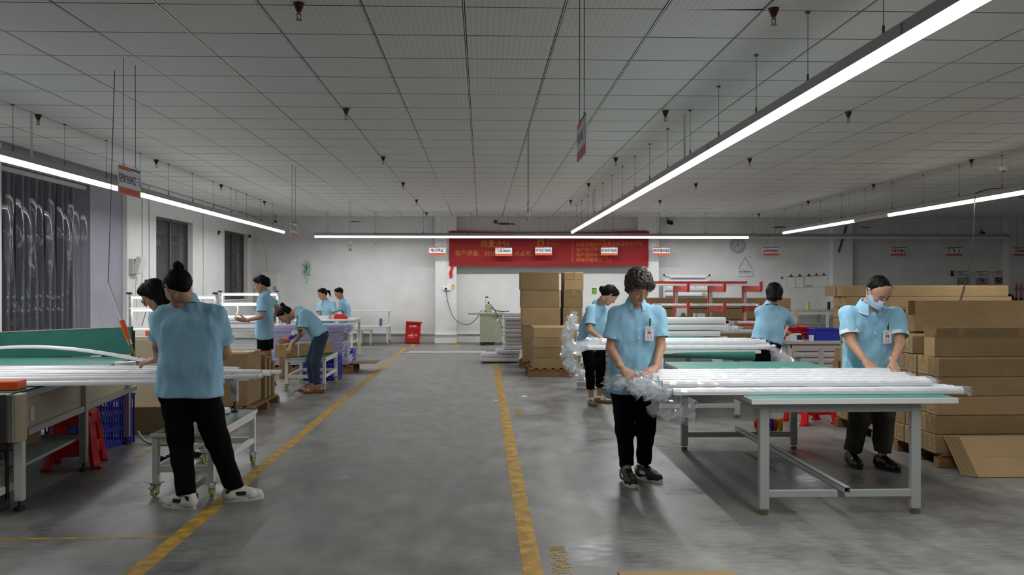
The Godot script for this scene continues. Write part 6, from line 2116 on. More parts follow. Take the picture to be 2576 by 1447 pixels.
func add_hand(out: Dictionary, wrist: Vector3, dir: Vector3, back: Vector3, side: float, curl: Array, spread: float, cell: float, thumb := 0.6) -> void:
	# side: +1 thumb towards +x of the hand frame; curl: bend of each knuckle row in radians
	var g = Sdf.new(Vector3(-0.075, -0.095, -0.05), Vector3(0.085, 0.045, 0.21), cell)
	var ends = [Vector3(side * 0.027, 0.0, 0.083), Vector3(side * 0.009, 0.002, 0.088), Vector3(side * -0.010, 0.0, 0.083), Vector3(side * -0.027, -0.004, 0.074)]
	var lens = [0.072, 0.081, 0.075, 0.058]
	g.cone(Vector3(0, 0, -0.045), Vector3(0, 0, 0.012), 0.0255, 0.022, 0.01)
	for i in 4:
		g.cone(Vector3(ends[i].x * 0.55, 0, 0.015), ends[i], 0.0155, 0.0115, 0.012)
	for i in 4:
		var p: Vector3 = ends[i]
		var yaw: float = side * (1.5 - i) * spread
		var pitch = 0.0
		for k in 3:
			pitch += float(curl[k])
			var q = p + Vector3(sin(yaw) * cos(pitch), -sin(pitch), cos(yaw) * cos(pitch)) * float(lens[i]) * [0.46, 0.30, 0.24][k]
			g.cone(p, q, [0.0098, 0.0090, 0.0083][k], [0.0090, 0.0083, 0.0072][k], 0.003)
			p = q
	var t0 = Vector3(side * 0.018, -0.006, 0.02)
	var t1 = Vector3(side * 0.042, -0.014, 0.048)
	var t2 = t1 + Vector3(side * 0.018 * thumb, -0.010, 0.030)
	var t3 = t2 + Vector3(side * 0.004 * thumb, -0.008, 0.025)
	g.cone(t0, t1, 0.015, 0.0115, 0.01)
	g.cone(t1, t2, 0.0115, 0.0098, 0.003)
	g.cone(t2, t3, 0.0098, 0.0080, 0.003)
	var f = frame(dir, back)
	g.net(out, Transform3D(f, wrist), SKIN)


func add_foot(o: Node3D, ankle: Vector3, toe: Vector3, style: String, m: Material, sole: Material) -> void:   # local points; toe gives the direction
	var d = Vector3(toe.x, 0, toe.z).normalized()
	var f = Basis(Vector3.UP.cross(d), Vector3.UP, d)
	var at = Vector3(ankle.x, 0, ankle.z)
	var out = shape()
	var g = Sdf.new(Vector3(-0.07, -0.01, -0.11), Vector3(0.07, 0.16, 0.22), 0.006)
	var flat = style == "flat"
	if flat:
		g.cone(Vector3(0, 0.03, -0.045), Vector3(0, 0.024, 0.15), 0.034, 0.030, 0.02)
		g.cone(Vector3(0.012, 0.024, 0.09), Vector3(-0.012, 0.024, 0.09), 0.032, 0.032, 0.02)
		g.cone(Vector3(0, 0.075, 0.03), Vector3(0, 0.07, 0.06), 0.034, 0.03, 0.01, Vector3.ZERO, Vector3.ZERO, true)
	else:
		g.cone(Vector3(0, 0.045, -0.04), Vector3(0, 0.032, 0.15), 0.042, 0.034, 0.02)
		g.cone(Vector3(0.014, 0.03, 0.10), Vector3(-0.014, 0.03, 0.10), 0.036, 0.036, 0.02)
		g.cone(Vector3(0, 0.05, -0.02), Vector3(0, 0.105, -0.025), 0.042, 0.040, 0.03, Vector3(0, 0.10, 0), Vector3.UP)
		g.cone(Vector3(0, 0.07, 0.03), Vector3(0, 0.05, 0.09), 0.035, 0.032, 0.02)
	g.plane(Vector3(0, 0.014, 0), Vector3.DOWN)
	g.net(out, Transform3D(f, at))
	var s = part("shoe", closed_mesh(out), m, o)
	var poly = PackedVector2Array()
	for i in 20:
		var t = TAU * i / 20.0
		var w = 0.044 if cos(t) > -0.2 else 0.038
		poly.append(Vector2(-sin(t) * w, 0.055 + cos(t) * 0.135))
	var b = Mb.new()
	var hgt = 0.018 if flat else 0.028
	b.prism(poly, -hgt, 0.0, Transform3D(f * Basis(Vector3(1, 0, 0), Vector3(0, 0, 1), Vector3(0, -1, 0)), at))
	part("sole", b.mesh(), sole, s)
	if style == "wedge":
		b = Mb.new()
		b.prism(PackedVector2Array([Vector2(-0.085, 0), Vector2(0.03, 0), Vector2(-0.02, 0.035), Vector2(-0.085, 0.05)]), -0.036, 0.036, Transform3D(f * Basis(Vector3(0, 0, 1), Vector3(0, 1, 0), Vector3(-1, 0, 0)), at))
		part("wedge_heel", b.mesh(), sole, s)
	if style == "sneaker":   # side panels and laces
		for e in [-1.0, 1.0]:
			part("side_panel", bx(Vector3(0.006, 0.026, 0.07), 0.003), M.shoe_dark if m != M.shoe_dark else M.shoe_white, s, at + f * Vector3(e * 0.045, 0.055, 0.03), f * Basis(Vector3.UP, e * 0.08))
			part("heel_panel", bx(Vector3(0.006, 0.03, 0.035), 0.003), M.shoe_dark if m != M.shoe_dark else M.shoe_white, s, at + f * Vector3(e * 0.041, 0.075, -0.045), f)
		for k in 3:
			part("lace", bx(Vector3(0.05, 0.006, 0.009), 0.002), M.shoe_white if m != M.shoe_dark else M.black_rubber, s, at + f * Vector3(0, 0.093 - 0.009 * k, 0.045 + 0.022 * k), f * Basis(Vector3.RIGHT, 0.45))


func make_cloth() -> void:
	var m = mat("polo_blue", Color(0.58, 0.77, 0.87), 0.85)
	m.rim_enabled = true
	m.rim = 0.25
	var t = noise_tex(0.25, 2, Color(0.93, 0.93, 0.93), Color(1, 1, 1), 256, 61)
	grain(m, t, Vector3(2.5, 2.5, 2.5))
	mat("polo_white", Color(0.88, 0.90, 0.92), 0.85)
	mat("polo_collar", Color(0.58, 0.77, 0.87), 0.85)
	mat("trousers_black", Color(0.03, 0.03, 0.033), 0.95)
	M.trousers_black.metallic_specular = 0.25
	mat("trousers_olive", Color(0.21, 0.20, 0.15), 0.9)
	mat("jeans", Color(0.17, 0.24, 0.33), 0.85)
	grain(M.jeans, noise_tex(0.08, 4, Color(0.75, 0.78, 0.82), Color(1, 1, 1), 256, 63), Vector3(2, 2, 2))
	m = mat("hair_black", Color(0.06, 0.05, 0.047), 0.6)
	m.metallic_specular = 0.25
	mat("hair_brown", Color(0.15, 0.10, 0.075), 0.55)
	m = mat("skin", Color(1, 1, 1), 0.55)
	m.vertex_color_use_as_albedo = true
	m.subsurf_scatter_enabled = true
	m.subsurf_scatter_strength = 0.08
	mat("shoe_white", Color(0.80, 0.79, 0.75), 0.6)
	mat("shoe_dark", Color(0.07, 0.07, 0.08), 0.6)
	mat("shoe_black", Color(0.06, 0.055, 0.055), 0.35)
	mat("shoe_tan", Color(0.46, 0.33, 0.20), 0.35)
	mat("cork", Color(0.36, 0.25, 0.15), 0.8)
	mat("mask_blue", Color(0.72, 0.82, 0.92), 0.8)
	mat("sock_dark", Color(0.16, 0.16, 0.16), 0.9)


func person(label: String, J: Dictionary, P: Dictionary) -> Node3D:
	# J: joints in the room; P: style. Everything is built in the person's own axes, from a base point on the floor.
	var base = Vector3((J.aL.x + J.aR.x) / 2, 0, (J.aL.z + J.aR.z) / 2)
	var o = thing("person", label, "person", base, 0.0, "workers in light blue polo shirts")
	for k in J:
		if not k in ["hf", "hu", "tL", "tR"]:
			J[k] = J[k] - base
	var fine: float = P.get("cell", 0.013)
	var hf: Basis = frame(J.hf, J.get("hu", Vector3.UP))
	var mid: Vector3 = (J.hL + J.hR) / 2
	var chest: Vector3 = (J.sL + J.sR) / 2
	var spine: Vector3 = (chest - mid).normalized()
	var across: Vector3 = (J.sR - J.sL).normalized()
	var front: Vector3 = across.cross(spine).normalized() * -1.0   # which way the chest looks
	if front.dot(J.hf) < 0 and P.get("flip", true):
		front = -front
	var bulk: float = P.get("bulk", 1.0)
	var lo = Vector3(1e9, 1e9, 1e9)
	var hi = -lo
	for k in J:
		if not k in ["hf", "hu", "tL", "tR"]:
			lo = lo.min(J[k])
			hi = hi.max(J[k])
	lo -= Vector3(0.2, 0.02, 0.2)
	hi += Vector3(0.2, 0.05, 0.2)
	lo.y = maxf(lo.y, -0.02)
	# ---- skin: one continuous body
	var g = Sdf.new(lo, hi, fine)
	for s in ["L", "R"]:
		var sh: Vector3 = J["s" + s]
		var hp: Vector3 = J["h" + s]
		var inner = sh.lerp(chest, 0.38) - spine * 0.05
		g.cone(inner, mid.lerp(hp, 0.8) + spine * 0.12, 0.075 * bulk, 0.078 * bulk, 0.05)
		g.cone(mid.lerp(hp, 0.8) + spine * 0.12, hp, 0.078 * bulk, 0.085 * bulk, 0.05)
		g.cone(J.nk - spine * 0.055, sh, 0.044, 0.042, 0.03)
		g.cone(sh, J["e" + s], 0.045 * bulk, 0.035 * bulk, 0.02)
		g.cone(J["e" + s], J["w" + s], 0.036 * bulk, 0.0245, 0.012)
		g.cone(hp, J["k" + s], 0.075 * bulk, 0.050 * bulk, 0.04)
		var calf: Vector3 = J["k" + s].lerp(J["a" + s], 0.35)
		g.cone(J["k" + s], calf, 0.049 * bulk, 0.049 * bulk, 0.02)
		g.cone(calf, J["a" + s], 0.047 * bulk, 0.031, 0.02)
		g.cone(J["a" + s], Vector3(J["a" + s].x, 0.04, J["a" + s].z) + Vector3(J["t" + s].x, 0, J["t" + s].z).normalized() * 0.1 if false else J["a" + s] + Vector3(0, -0.02, 0), 0.031, 0.034, 0.01)
	g.cone(chest + spine * 0.01, J.nk, 0.055, 0.05, 0.04)
	g.cone(J.nk, J.hc - hf.y * 0.07 - hf.z * 0.02, 0.05, 0.046, 0.02)
	var body = shape()
	g.net(body, Transform3D(), SKIN)
	add_head(body, J.hc, hf, J.nk, P.get("head_cell", 0.006))
	for s in ["L", "R"]:
		var hc: Array = P.get("curl" + s, [0.35, 0.5, 0.35])
		var dir: Vector3 = P.get("hand" + s, (J["w" + s] - J["e" + s]).normalized())
		var back: Vector3 = P.get("back" + s, Vector3.UP)
		var side = 1.0 if s == "L" else -1.0
		# with z along the fingers and y out of the back of the hand, the thumb of a left hand lies towards -x
		add_hand(body, J["w" + s], dir, back, -side, hc, P.get("spread", 0.07), P.get("hand_cell", 0.006))
	var sk = part("body", closed_mesh(body), M.skin, o)
	sk.set_meta("label", "skin of the face, neck, arms and hands")
	# ---- shirt
	var f = FastNoiseLite.new()
	f.seed = P.get("seed", 1)
	f.frequency = 5.0
	f.fractal_octaves = 2
	var hem: Vector3 = mid - spine * P.get("hem", 0.06)
	g = Sdf.new(Vector3(lo.x, maxf(lo.y, minf(hem.y, chest.y) - 0.25), lo.z), hi, fine)
	for s in ["L", "R"]:
		var sh: Vector3 = J["s" + s]
		var hp: Vector3 = mid.lerp(J["h" + s], 1.0)
		var inner = sh.lerp(chest, 0.40) - spine * 0.07
		var waist = mid.lerp(hp, 0.92) + spine * 0.16
		g.cone(inner, waist, 0.094 * bulk, 0.098 * bulk, 0.06)
		g.cone(waist, hp - spine * 0.10, 0.098 * bulk, 0.122 * bulk, 0.05)
		g.cone(J.nk - spine * 0.045, sh + spine * 0.0, 0.056, 0.050, 0.035)
	for s in ["L", "R"]:
		var sh: Vector3 = J["s" + s]
		var arm: Vector3 = J["e" + s] - sh
		var cuff: Vector3 = sh + arm * 0.68
		g.cone(sh, sh + arm * 0.85, 0.055 * bulk, 0.064 * bulk, 0.035, cuff, arm.normalized())
	g.cone(chest - spine * 0.045, mid + spine * 0.14, 0.088 * bulk, 0.09 * bulk, 0.06)
	g.cone(mid + spine * 0.22 + front * 0.03, mid + spine * 0.05 + front * 0.035, 0.085 * bulk, 0.09 * bulk, 0.06)
	g.ripple(f, 0.013, Vector3(1.6, 0.7, 1.6))
	if fine < 0.014:   # finer folds where they can be seen
		f.frequency = 13.0
		g.ripple(f, 0.007, Vector3(1.3, 0.45, 1.3))
		f.frequency = 5.0
	g.plane(hem, -spine)
	g.cone(J.nk - spine * 0.005, J.nk + spine * 0.10 + front * 0.01, 0.060, 0.066, 0.008, J.nk + spine * 0.012, -spine, true)
	if P.get("open", false):   # open neck: a narrow wedge down the chest
		for k in 5:
			var u = k / 4.0
			var p: Vector3 = J.nk + front * (0.085 + 0.03 * u) - spine * (0.02 + 0.13 * u)
			g.cone(p, p + front * 0.06, 0.040 * (1.0 - u * 0.8), 0.040 * (1.0 - u * 0.8), 0.006, Vector3.ZERO, Vector3.ZERO, true)
	var cloth = shape()
	g.net(cloth, Transform3D())
	var shirt = part("polo_shirt", closed_mesh(cloth), M.polo_blue, o)
	for s in ["L", "R"]:   # sleeve band
		var sh: Vector3 = J["s" + s]
		var arm: Vector3 = (J["e" + s] - sh)
		var cuff: Vector3 = sh + arm * 0.665
		var ring = Mb.new()
		var along = Mb.along(arm)
		var r = 0.0645 * bulk
		ring.lathe([Vector2(r - 0.006, -0.014), Vector2(r + 0.001, -0.014), Vector2(r + 0.001, 0.014), Vector2(r - 0.006, 0.014)], cuff, 24, Basis(along.x, along.z, -along.y))
		part("sleeve_band", ring.mesh(), M.polo_white if P.get("piped", false) else M.polo_collar, shirt)
	# collar: a folded band open at the front
	var rows = []
	var open_half: float = 0.42 if P.get("open", false) else 0.25
	for i in 5:
		var line = []
		for j in 33:
			var t = lerpf(open_half, TAU - open_half, j / 32.0)
			var out_dir = front * cos(t) + across * sin(t)
			var prof = [[0.050, 0.050], [0.058, 0.052], [0.068, 0.038], [0.080, 0.016], [0.088, -0.006]][i] as Array
			var dip = -0.022 * (0.5 + 0.5 * cos(t)) * (i / 4.0) - 0.02 * (0.5 + 0.5 * cos(t))
			line.append(J.nk + out_dir * prof[0] * P.get("neck_w", 1.0) + spine * (float(prof[1]) - 0.012 + dip) - front * 0.004)
		rows.append(line)
	var cb = Mb.new()
	cb.grid(rows)
	var back_rows = []
	for line in rows:
		var l2 = []
		for p in line:
			l2.append(p - (p - J.nk).normalized() * 0.004)
		back_rows.append(l2)
	back_rows.reverse()
	cb.grid(back_rows)
	var col = part("collar", cb.mesh(), M.polo_collar, shirt)
	if P.get("piped", false):
		var edge = Mb.new()
		edge.path(rows[4], 0.0028, 5)
		part("collar_piping", edge.mesh(), M.polo_white, col)
	if P.get("open", false):
		for k in 2:
			part("button", hexmesh(0.006, 0.004, 8), M.white_plastic, shirt, J.nk + front * (0.118 + 0.008 * k) - spine * (0.185 + 0.06 * k), frame(spine, front))
		badge(o, J.nk + front * (0.125 + P.get("badge_out", 0.0)) - spine * 0.22 + across * P.get("badge_x", 0.085), frame(front, spine))
	# ---- trousers
	var style: String = P.get("legs", "long")
	g = Sdf.new(lo, Vector3(hi.x, maxf(mid.y, chest.y) * 0.5 + 0.3, hi.z), fine)
	for s in ["L", "R"]:
		var hp: Vector3 = J["h" + s]
		var kn: Vector3 = J["k" + s]
		var an: Vector3 = J["a" + s]
		g.cone(mid.lerp(hp, 0.8) + spine * 0.08, hp, 0.078 * bulk, 0.094 * bulk, 0.05)
		if style == "shorts":
			g.cone(hp, kn, 0.098 * bulk, 0.085 * bulk, 0.03, hp.lerp(kn, 0.62), (kn - hp).normalized())
		else:
			var w: float = P.get("leg_w", 1.0)
			g.cone(hp, kn, 0.094 * bulk, 0.068 * w, 0.035)
			var cutp: Vector3 = an + Vector3(0, P.get("cuff", 0.03), 0)
			g.cone(kn, an, 0.066 * w, 0.052 * w, 0.025, cutp, (an - kn).normalized())
	g.ripple(f, 0.009, Vector3(1.3, 1.6, 1.3))
	g.plane(mid + spine * 0.03, spine)
	var pants = shape()
	g.net(pants, Transform3D())
	part("shorts" if style == "shorts" else "trousers", closed_mesh(pants), P.get("leg_mat", M.trousers_black), o)
	# ---- shoes
	if P.get("feet", true):
		for s in ["L", "R"]:
			add_foot(o, J["a" + s], J["t" + s], P.get("shoe", "sneaker"), P.get("shoe_mat", M.shoe_dark), P.get("sole_mat", M.shoe_white))
	# ---- hair
	var hm: Material = P.get("hair_mat", M.hair_black)
	g = Sdf.new(Vector3(-0.15, -0.24, -0.22), Vector3(0.15, 0.24, 0.16), P.get("hair_cell", 0.007))
	var hc_: String = P.get("hair", "tied")
	var cutn = Vector3(0, -0.64, 0.77)
	if hc_ == "man":
		g.cone(Vector3(0, 0.026, -0.026), Vector3(0, 0.034, 0.012), 0.0855, 0.0775, 0.01, Vector3(0, 0.0, -0.006), Vector3(0, -0.50, 0.866))
	elif hc_ == "short_man":
		g.cone(Vector3(0, 0.032, -0.024), Vector3(0, 0.04, 0.018), 0.084, 0.077, 0.01, Vector3(0, 0.0, 0.012), cutn)
	elif hc_ == "wavy":
		g.cone(Vector3(0, 0.040, -0.024), Vector3(0, 0.045, 0.022), 0.100, 0.090, 0.01, Vector3(0, 0.005, 0.045), Vector3(0, -0.5, 0.87))
		for s in [-1.0, 1.0]:
			g.cone(Vector3(s * 0.07, 0.02, -0.01), Vector3(s * 0.068, -0.045, -0.012), 0.030, 0.018, 0.03, Vector3(0, 0.0, 0.03), Vector3(0, 0, 1))
		g.cone(Vector3(0, 0.0, -0.07), Vector3(0, -0.06, -0.055), 0.055, 0.040, 0.03)
		g.cone(Vector3(-0.045, 0.075, 0.07), Vector3(0.05, 0.06, 0.075), 0.024, 0.026, 0.03)
	elif hc_ == "bob":
		g.cone(Vector3(0, 0.034, -0.022), Vector3(0, 0.042, 0.020), 0.094, 0.084, 0.01, Vector3(0, 0.0, 0.04), Vector3(0, -0.35, 0.94))
		for s in [-1.0, 1.0]:
			g.cone(Vector3(s * 0.06, 0.02, -0.01), Vector3(s * 0.062, -0.075, -0.01), 0.036, 0.028, 0.03)
		g.cone(Vector3(0, 0.0, -0.06), Vector3(0, -0.085, -0.05), 0.060, 0.055, 0.03)
		g.cone(Vector3(-0.05, 0.07, 0.06), Vector3(0.05, 0.07, 0.06), 0.026, 0.026, 0.03)
	else:
		g.cone(Vector3(0, 0.032, -0.024), Vector3(0, 0.038, 0.018), 0.087, 0.079, 0.01, Vector3(0, 0.0, 0.018), cutn)
		g.cone(Vector3(0, 0.0, -0.06), Vector3(0, -0.03, -0.058), 0.050, 0.040, 0.03)
		if hc_ == "bun":
			g.cone(Vector3(0, 0.098, -0.082), Vector3(0.012, 0.112, -0.088), 0.032, 0.030, 0.006)
		elif hc_ == "low_bun":
			g.cone(Vector3(0, -0.02, -0.11), Vector3(0, -0.01, -0.12), 0.035, 0.032, 0.02)
		elif hc_ == "ponytail":
			g.cone(Vector3(0, 0.03, -0.105), Vector3(0, -0.01, -0.15), 0.022, 0.026, 0.015)
			g.cone(Vector3(0, -0.01, -0.15), Vector3(0, -0.12, -0.15), 0.026, 0.012, 0.02)
		elif hc_ == "clip":
			g.cone(Vector3(0, 0.01, -0.10), Vector3(0, -0.05, -0.09), 0.040, 0.034, 0.02)
			g.cone(Vector3(0.0, 0.05, 0.06), Vector3(0.045, 0.01, 0.07), 0.018, 0.012, 0.02)
	f.frequency = 26.0
	g.ripple(f, 0.013 if hc_ == "wavy" else 0.006, Vector3(1.6, 0.45, 1.6))
	var hs = shape()
	g.net(hs, Transform3D(hf, J.hc))
	part("hair", closed_mesh(hs), hm, o)
	return o


func badge(o: Node3D, at: Vector3, f: Basis) -> void:
	var im = Image.create(64, 96, false, Image.FORMAT_RGB8)
	im.fill(Color(0.88, 0.87, 0.89))
	im.fill_rect(Rect2i(8, 6, 30, 6), Color(0.45, 0.45, 0.5))
	im.fill_rect(Rect2i(18, 22, 26, 32), Color(0.55, 0.08, 0.08))
	im.fill_rect(Rect2i(26, 28, 10, 12), Color(0.75, 0.6, 0.5))
	im.fill_rect(Rect2i(22, 42, 18, 12), Color(0.85, 0.85, 0.88))
	for k in 4:
		im.fill_rect(Rect2i(12, 62 + k * 7, 16, 3), Color(0.55, 0.5, 0.55))
		im.fill_rect(Rect2i(36, 62 + k * 7, 18, 3), Color(0.6, 0.55, 0.6))
	var b = part("name_badge", bx(Vector3(0.062, 0.094, 0.004), 0.001), M.white_plastic, o, at, f)
	part("printed_card", face(0.056, 0.086), printed(im), b, Vector3(0, -0.002, 0.0028))
	part("badge_top", bx(Vector3(0.066, 0.016, 0.005), 0.001), M.steel_white, b, Vector3(0, 0.05, 0))
	part("badge_strap", bx(Vector3(0.012, 0.05, 0.004), 0.001), M.green_edge, b, Vector3(0.004, 0.078, 0))
	part("badge_clip", bx(Vector3(0.014, 0.02, 0.008), 0.002), M.chrome, b, Vector3(0.004, 0.108, 0.003))


func build_people() -> void:
	make_cloth()
	var p0 := person("woman in light blue polo with name badge bending over wrapped tubes in front", {"hc": Vector3(1.132, 1.420, -6.330), "hf": Vector3(0.22, -0.62, 0.75), "nk": Vector3(1.127, 1.312, -6.400), "sL": Vector3(1.283, 1.221, -6.420), "sR": Vector3(0.978, 1.222, -6.420), "eL": Vector3(1.303, 0.986, -6.360), "wL": Vector3(1.237, 0.846, -6.220), "eR": Vector3(0.940, 0.967, -6.400), "wR": Vector3(1.002, 0.837, -6.240), "hL": Vector3(1.236, 0.695, -6.480), "hR": Vector3(1.040, 0.696, -6.480), "kL": Vector3(1.201, 0.361, -6.420), "kR": Vector3(1.055, 0.355, -6.460), "aL": Vector3(1.200, 0.085, -6.470), "aR": Vector3(1.055, 0.085, -6.360), "tL": Vector3(0.550, 0.000, 0.900), "tR": Vector3(0.100, 0.000, 1.000)}, {"hair": "wavy", "hair_mat": M.hair_brown, "open": true, "hem": 0.05, "cell": 0.011, "head_cell": 0.0042, "hand_cell": 0.0042, "hair_cell": 0.006, "seed": 4, "shoe": "sneaker", "shoe_mat": M.shoe_dark, "sole_mat": M.shoe_white, "leg_w": 1.0, "cuff": 0.03, "badge_x": -0.075, "handL": Vector3(-0.55, -0.25, 0.6), "backL": Vector3(0.1, 0.9, 0.4), "curlL": [0.15, 0.3, 0.2], "handR": Vector3(0.5, -0.55, 0.5), "backR": Vector3(-0.3, 0.75, 0.5), "curlR": [0.5, 0.6, 0.4]})
	var p1 := person("man with bald forehead wearing a face mask and blue polo with badge", {"hc": Vector3(2.987, 1.386, -6.530), "hf": Vector3(0.16, -0.66, 0.73), "nk": Vector3(2.958, 1.280, -6.630), "sL": Vector3(3.201, 1.202, -6.690), "sR": Vector3(2.811, 1.211, -6.690), "eL": Vector3(3.174, 0.980, -6.580), "wL": Vector3(3.050, 0.856, -6.430), "eR": Vector3(2.809, 0.997, -6.610), "wR": Vector3(2.850, 0.867, -6.450), "hL": Vector3(3.154, 0.725, -6.810), "hR": Vector3(2.950, 0.726, -6.810), "kL": Vector3(3.155, 0.383, -6.810), "kR": Vector3(2.974, 0.381, -6.830), "aL": Vector3(3.130, 0.090, -6.780), "aR": Vector3(2.945, 0.090, -6.910), "tL": Vector3(0.300, 0.000, 0.950), "tR": Vector3(-0.050, 0.000, 1.000)}, {"hair": "man", "open": true, "piped": true, "bulk": 1.12, "hem": 0.05, "cell": 0.011, "head_cell": 0.0042, "hand_cell": 0.0042, "seed": 9, "leg_mat": M.trousers_olive, "leg_w": 1.25, "cuff": 0.03, "shoe": "loafer", "shoe_mat": M.shoe_black, "sole_mat": M.black_rubber, "badge_x": -0.09, "neck_w": 1.1, "handL": Vector3(-0.1, -0.55, 0.8), "backL": Vector3(0.2, 0.8, 0.5), "curlL": [0.2, 0.45, 0.3], "handR": Vector3(0.35, -0.65, 0.6), "backR": Vector3(-0.2, 0.7, 0.6), "curlR": [0.35, 0.5, 0.3]})
	face_mask(p1, Vector3(0.16, -0.66, 0.73), Vector3(2.987, 1.386, -6.530))
	var p2 := person("woman seen from behind with hair bun, black trousers and white sneakers", {"hc": Vector3(-1.957, 1.417, -5.740), "hf": Vector3(-0.62, -0.50, -0.60), "nk": Vector3(-1.932, 1.349, -5.840), "sL": Vector3(-2.081, 1.227, -5.840), "sR": Vector3(-1.742, 1.236, -5.860), "eL": Vector3(-2.144, 1.026, -5.920), "wL": Vector3(-2.254, 0.915, -6.200), "eR": Vector3(-1.717, 0.980, -5.950), "wR": Vector3(-1.854, 0.888, -6.180), "hL": Vector3(-2.009, 0.734, -5.860), "hR": Vector3(-1.836, 0.733, -5.860), "kL": Vector3(-1.965, 0.414, -5.820), "kR": Vector3(-1.752, 0.415, -5.880), "aL": Vector3(-1.900, 0.085, -5.720), "aR": Vector3(-1.640, 0.085, -5.900), "tL": Vector3(-0.750, 0.000, -0.350), "tR": Vector3(0.750, 0.000, -0.350)}, {"hair": "bun", "hair_mat": M.hair_black, "flip": true, "bulk": 1.16, "hem": 0.03, "cell": 0.012, "head_cell": 0.005, "hand_cell": 0.005, "seed": 2, "shoe": "sneaker", "shoe_mat": M.shoe_white, "sole_mat": M.shoe_white, "leg_w": 1.15, "cuff": 0.0, "handL": Vector3(-0.85, -0.12, -0.25), "backL": Vector3(-0.1, 0.9, 0.3), "curlL": [0.25, 0.35, 0.25]})
	var p3 := person("woman with glasses and bobbed black hair behind the bun woman", {"hc": Vector3(-2.623, 1.354, -7.150), "hf": Vector3(-0.80, -0.58, 0.12), "nk": Vector3(-2.573, 1.231, -7.220), "sL": Vector3(-2.569, 1.173, -7.060), "sR": Vector3(-2.602, 1.159, -7.420), "eL": Vector3(-2.525, 0.964, -6.980), "wL": Vector3(-2.400, 0.864, -6.800), "eR": Vector3(-2.607, 0.930, -7.480), "wR": Vector3(-2.544, 0.837, -7.120), "hL": Vector3(-2.464, 0.642, -7.160), "hR": Vector3(-2.501, 0.619, -7.360), "kL": Vector3(-2.395, 0.373, -7.140), "kR": Vector3(-2.427, 0.336, -7.380), "aL": Vector3(-2.460, 0.075, -7.250), "aR": Vector3(-2.330, 0.075, -7.420), "tL": Vector3(-0.950, 0.000, 0.200), "tR": Vector3(-0.950, 0.000, 0.100)}, {"hair": "bob", "cell": 0.02, "head_cell": 0.005, "seed": 12, "legs": "shorts", "leg_mat": M.trousers_black, "shoe": "flat", "shoe_mat": M.shoe_black, "sole_mat": M.black_rubber})
	glasses(p3, Vector3(-0.80, -0.58, 0.12), Vector3(-2.623, 1.354, -7.150))
	var p4 := person("woman in black shorts standing by the far lit bench", {"hc": Vector3(-3.033, 1.445, -12.200), "hf": Vector3(-0.92, -0.40, 0.05), "nk": Vector3(-2.996, 1.330, -12.250), "sL": Vector3(-2.977, 1.251, -12.060), "sR": Vector3(-2.994, 1.245, -12.420), "eL": Vector3(-2.973, 1.000, -12.000), "wL": Vector3(-3.175, 0.952, -12.000), "eR": Vector3(-2.875, 1.121, -12.500), "wR": Vector3(-2.947, 0.988, -12.620), "hL": Vector3(-2.995, 0.767, -12.220), "hR": Vector3(-3.017, 0.757, -12.400), "kL": Vector3(-3.011, 0.399, -12.240), "kR": Vector3(-2.993, 0.380, -12.460), "aL": Vector3(-3.070, 0.080, -12.400), "aR": Vector3(-3.000, 0.080, -12.620), "tL": Vector3(-1.000, 0.000, 0.100), "tR": Vector3(-1.000, 0.000, 0.100)}, {"hair": "clip", "cell": 0.019, "head_cell": 0.010, "hair_cell": 0.011, "hand_cell": 0.006, "seed": 21, "legs": "shorts", "shoe": "flat", "shoe_mat": M.shoe_tan, "sole_mat": M.cork, "handL": Vector3(-0.95, 0.1, 0.1), "backL": Vector3(0, -0.6, 0.8), "curlL": [0.15, 0.2, 0.15]})
	var p5 := person("woman in jeans bending down over a taped carton", {"hc": Vector3(-2.591, 1.031, -11.720), "hf": Vector3(-0.55, -0.80, 0.20), "hu": Vector3(-0.80, 0.55, 0.0), "nk": Vector3(-2.435, 1.088, -11.720), "sL": Vector3(-2.323, 1.062, -11.550), "sR": Vector3(-2.413, 1.050, -11.920), "eL": Vector3(-2.328, 0.806, -11.500), "wL": Vector3(-2.487, 0.644, -11.620), "eR": Vector3(-2.468, 0.780, -11.980), "wR": Vector3(-2.546, 0.639, -11.920), "hL": Vector3(-2.104, 0.778, -11.620), "hR": Vector3(-2.151, 0.767, -11.820), "kL": Vector3(-2.175, 0.417, -11.580), "kR": Vector3(-2.284, 0.398, -11.800), "aL": Vector3(-2.160, 0.100, -11.660), "aR": Vector3(-2.260, 0.100, -11.860), "tL": Vector3(-1.000, 0.000, 0.150), "tR": Vector3(-1.000, 0.000, 0.150)}, {"hair": "bun", "cell": 0.018, "head_cell": 0.009, "hair_cell": 0.011, "hand_cell": 0.006, "seed": 33, "leg_mat": M.jeans, "leg_w": 0.95, "hem": 0.03, "shoe": "wedge", "shoe_mat": M.shoe_tan, "sole_mat": M.cork, "handL": Vector3(-0.45, -0.85, 0.1), "backL": Vector3(-0.5, 0.3, 0.8), "handR": Vector3(-0.5, -0.8, 0)})
	part("wrist_watch", rod(Vector3(-0.02, 0, 0), Vector3(0.02, 0, 0), 0.031, 12), M.chrome, p5, Vector3(-2.452, 0.694, -11.620) - p5.position, Basis(Vector3.BACK, 0.9))
	tape_gun(Vector3(-2.424, 0.770, -11.420))
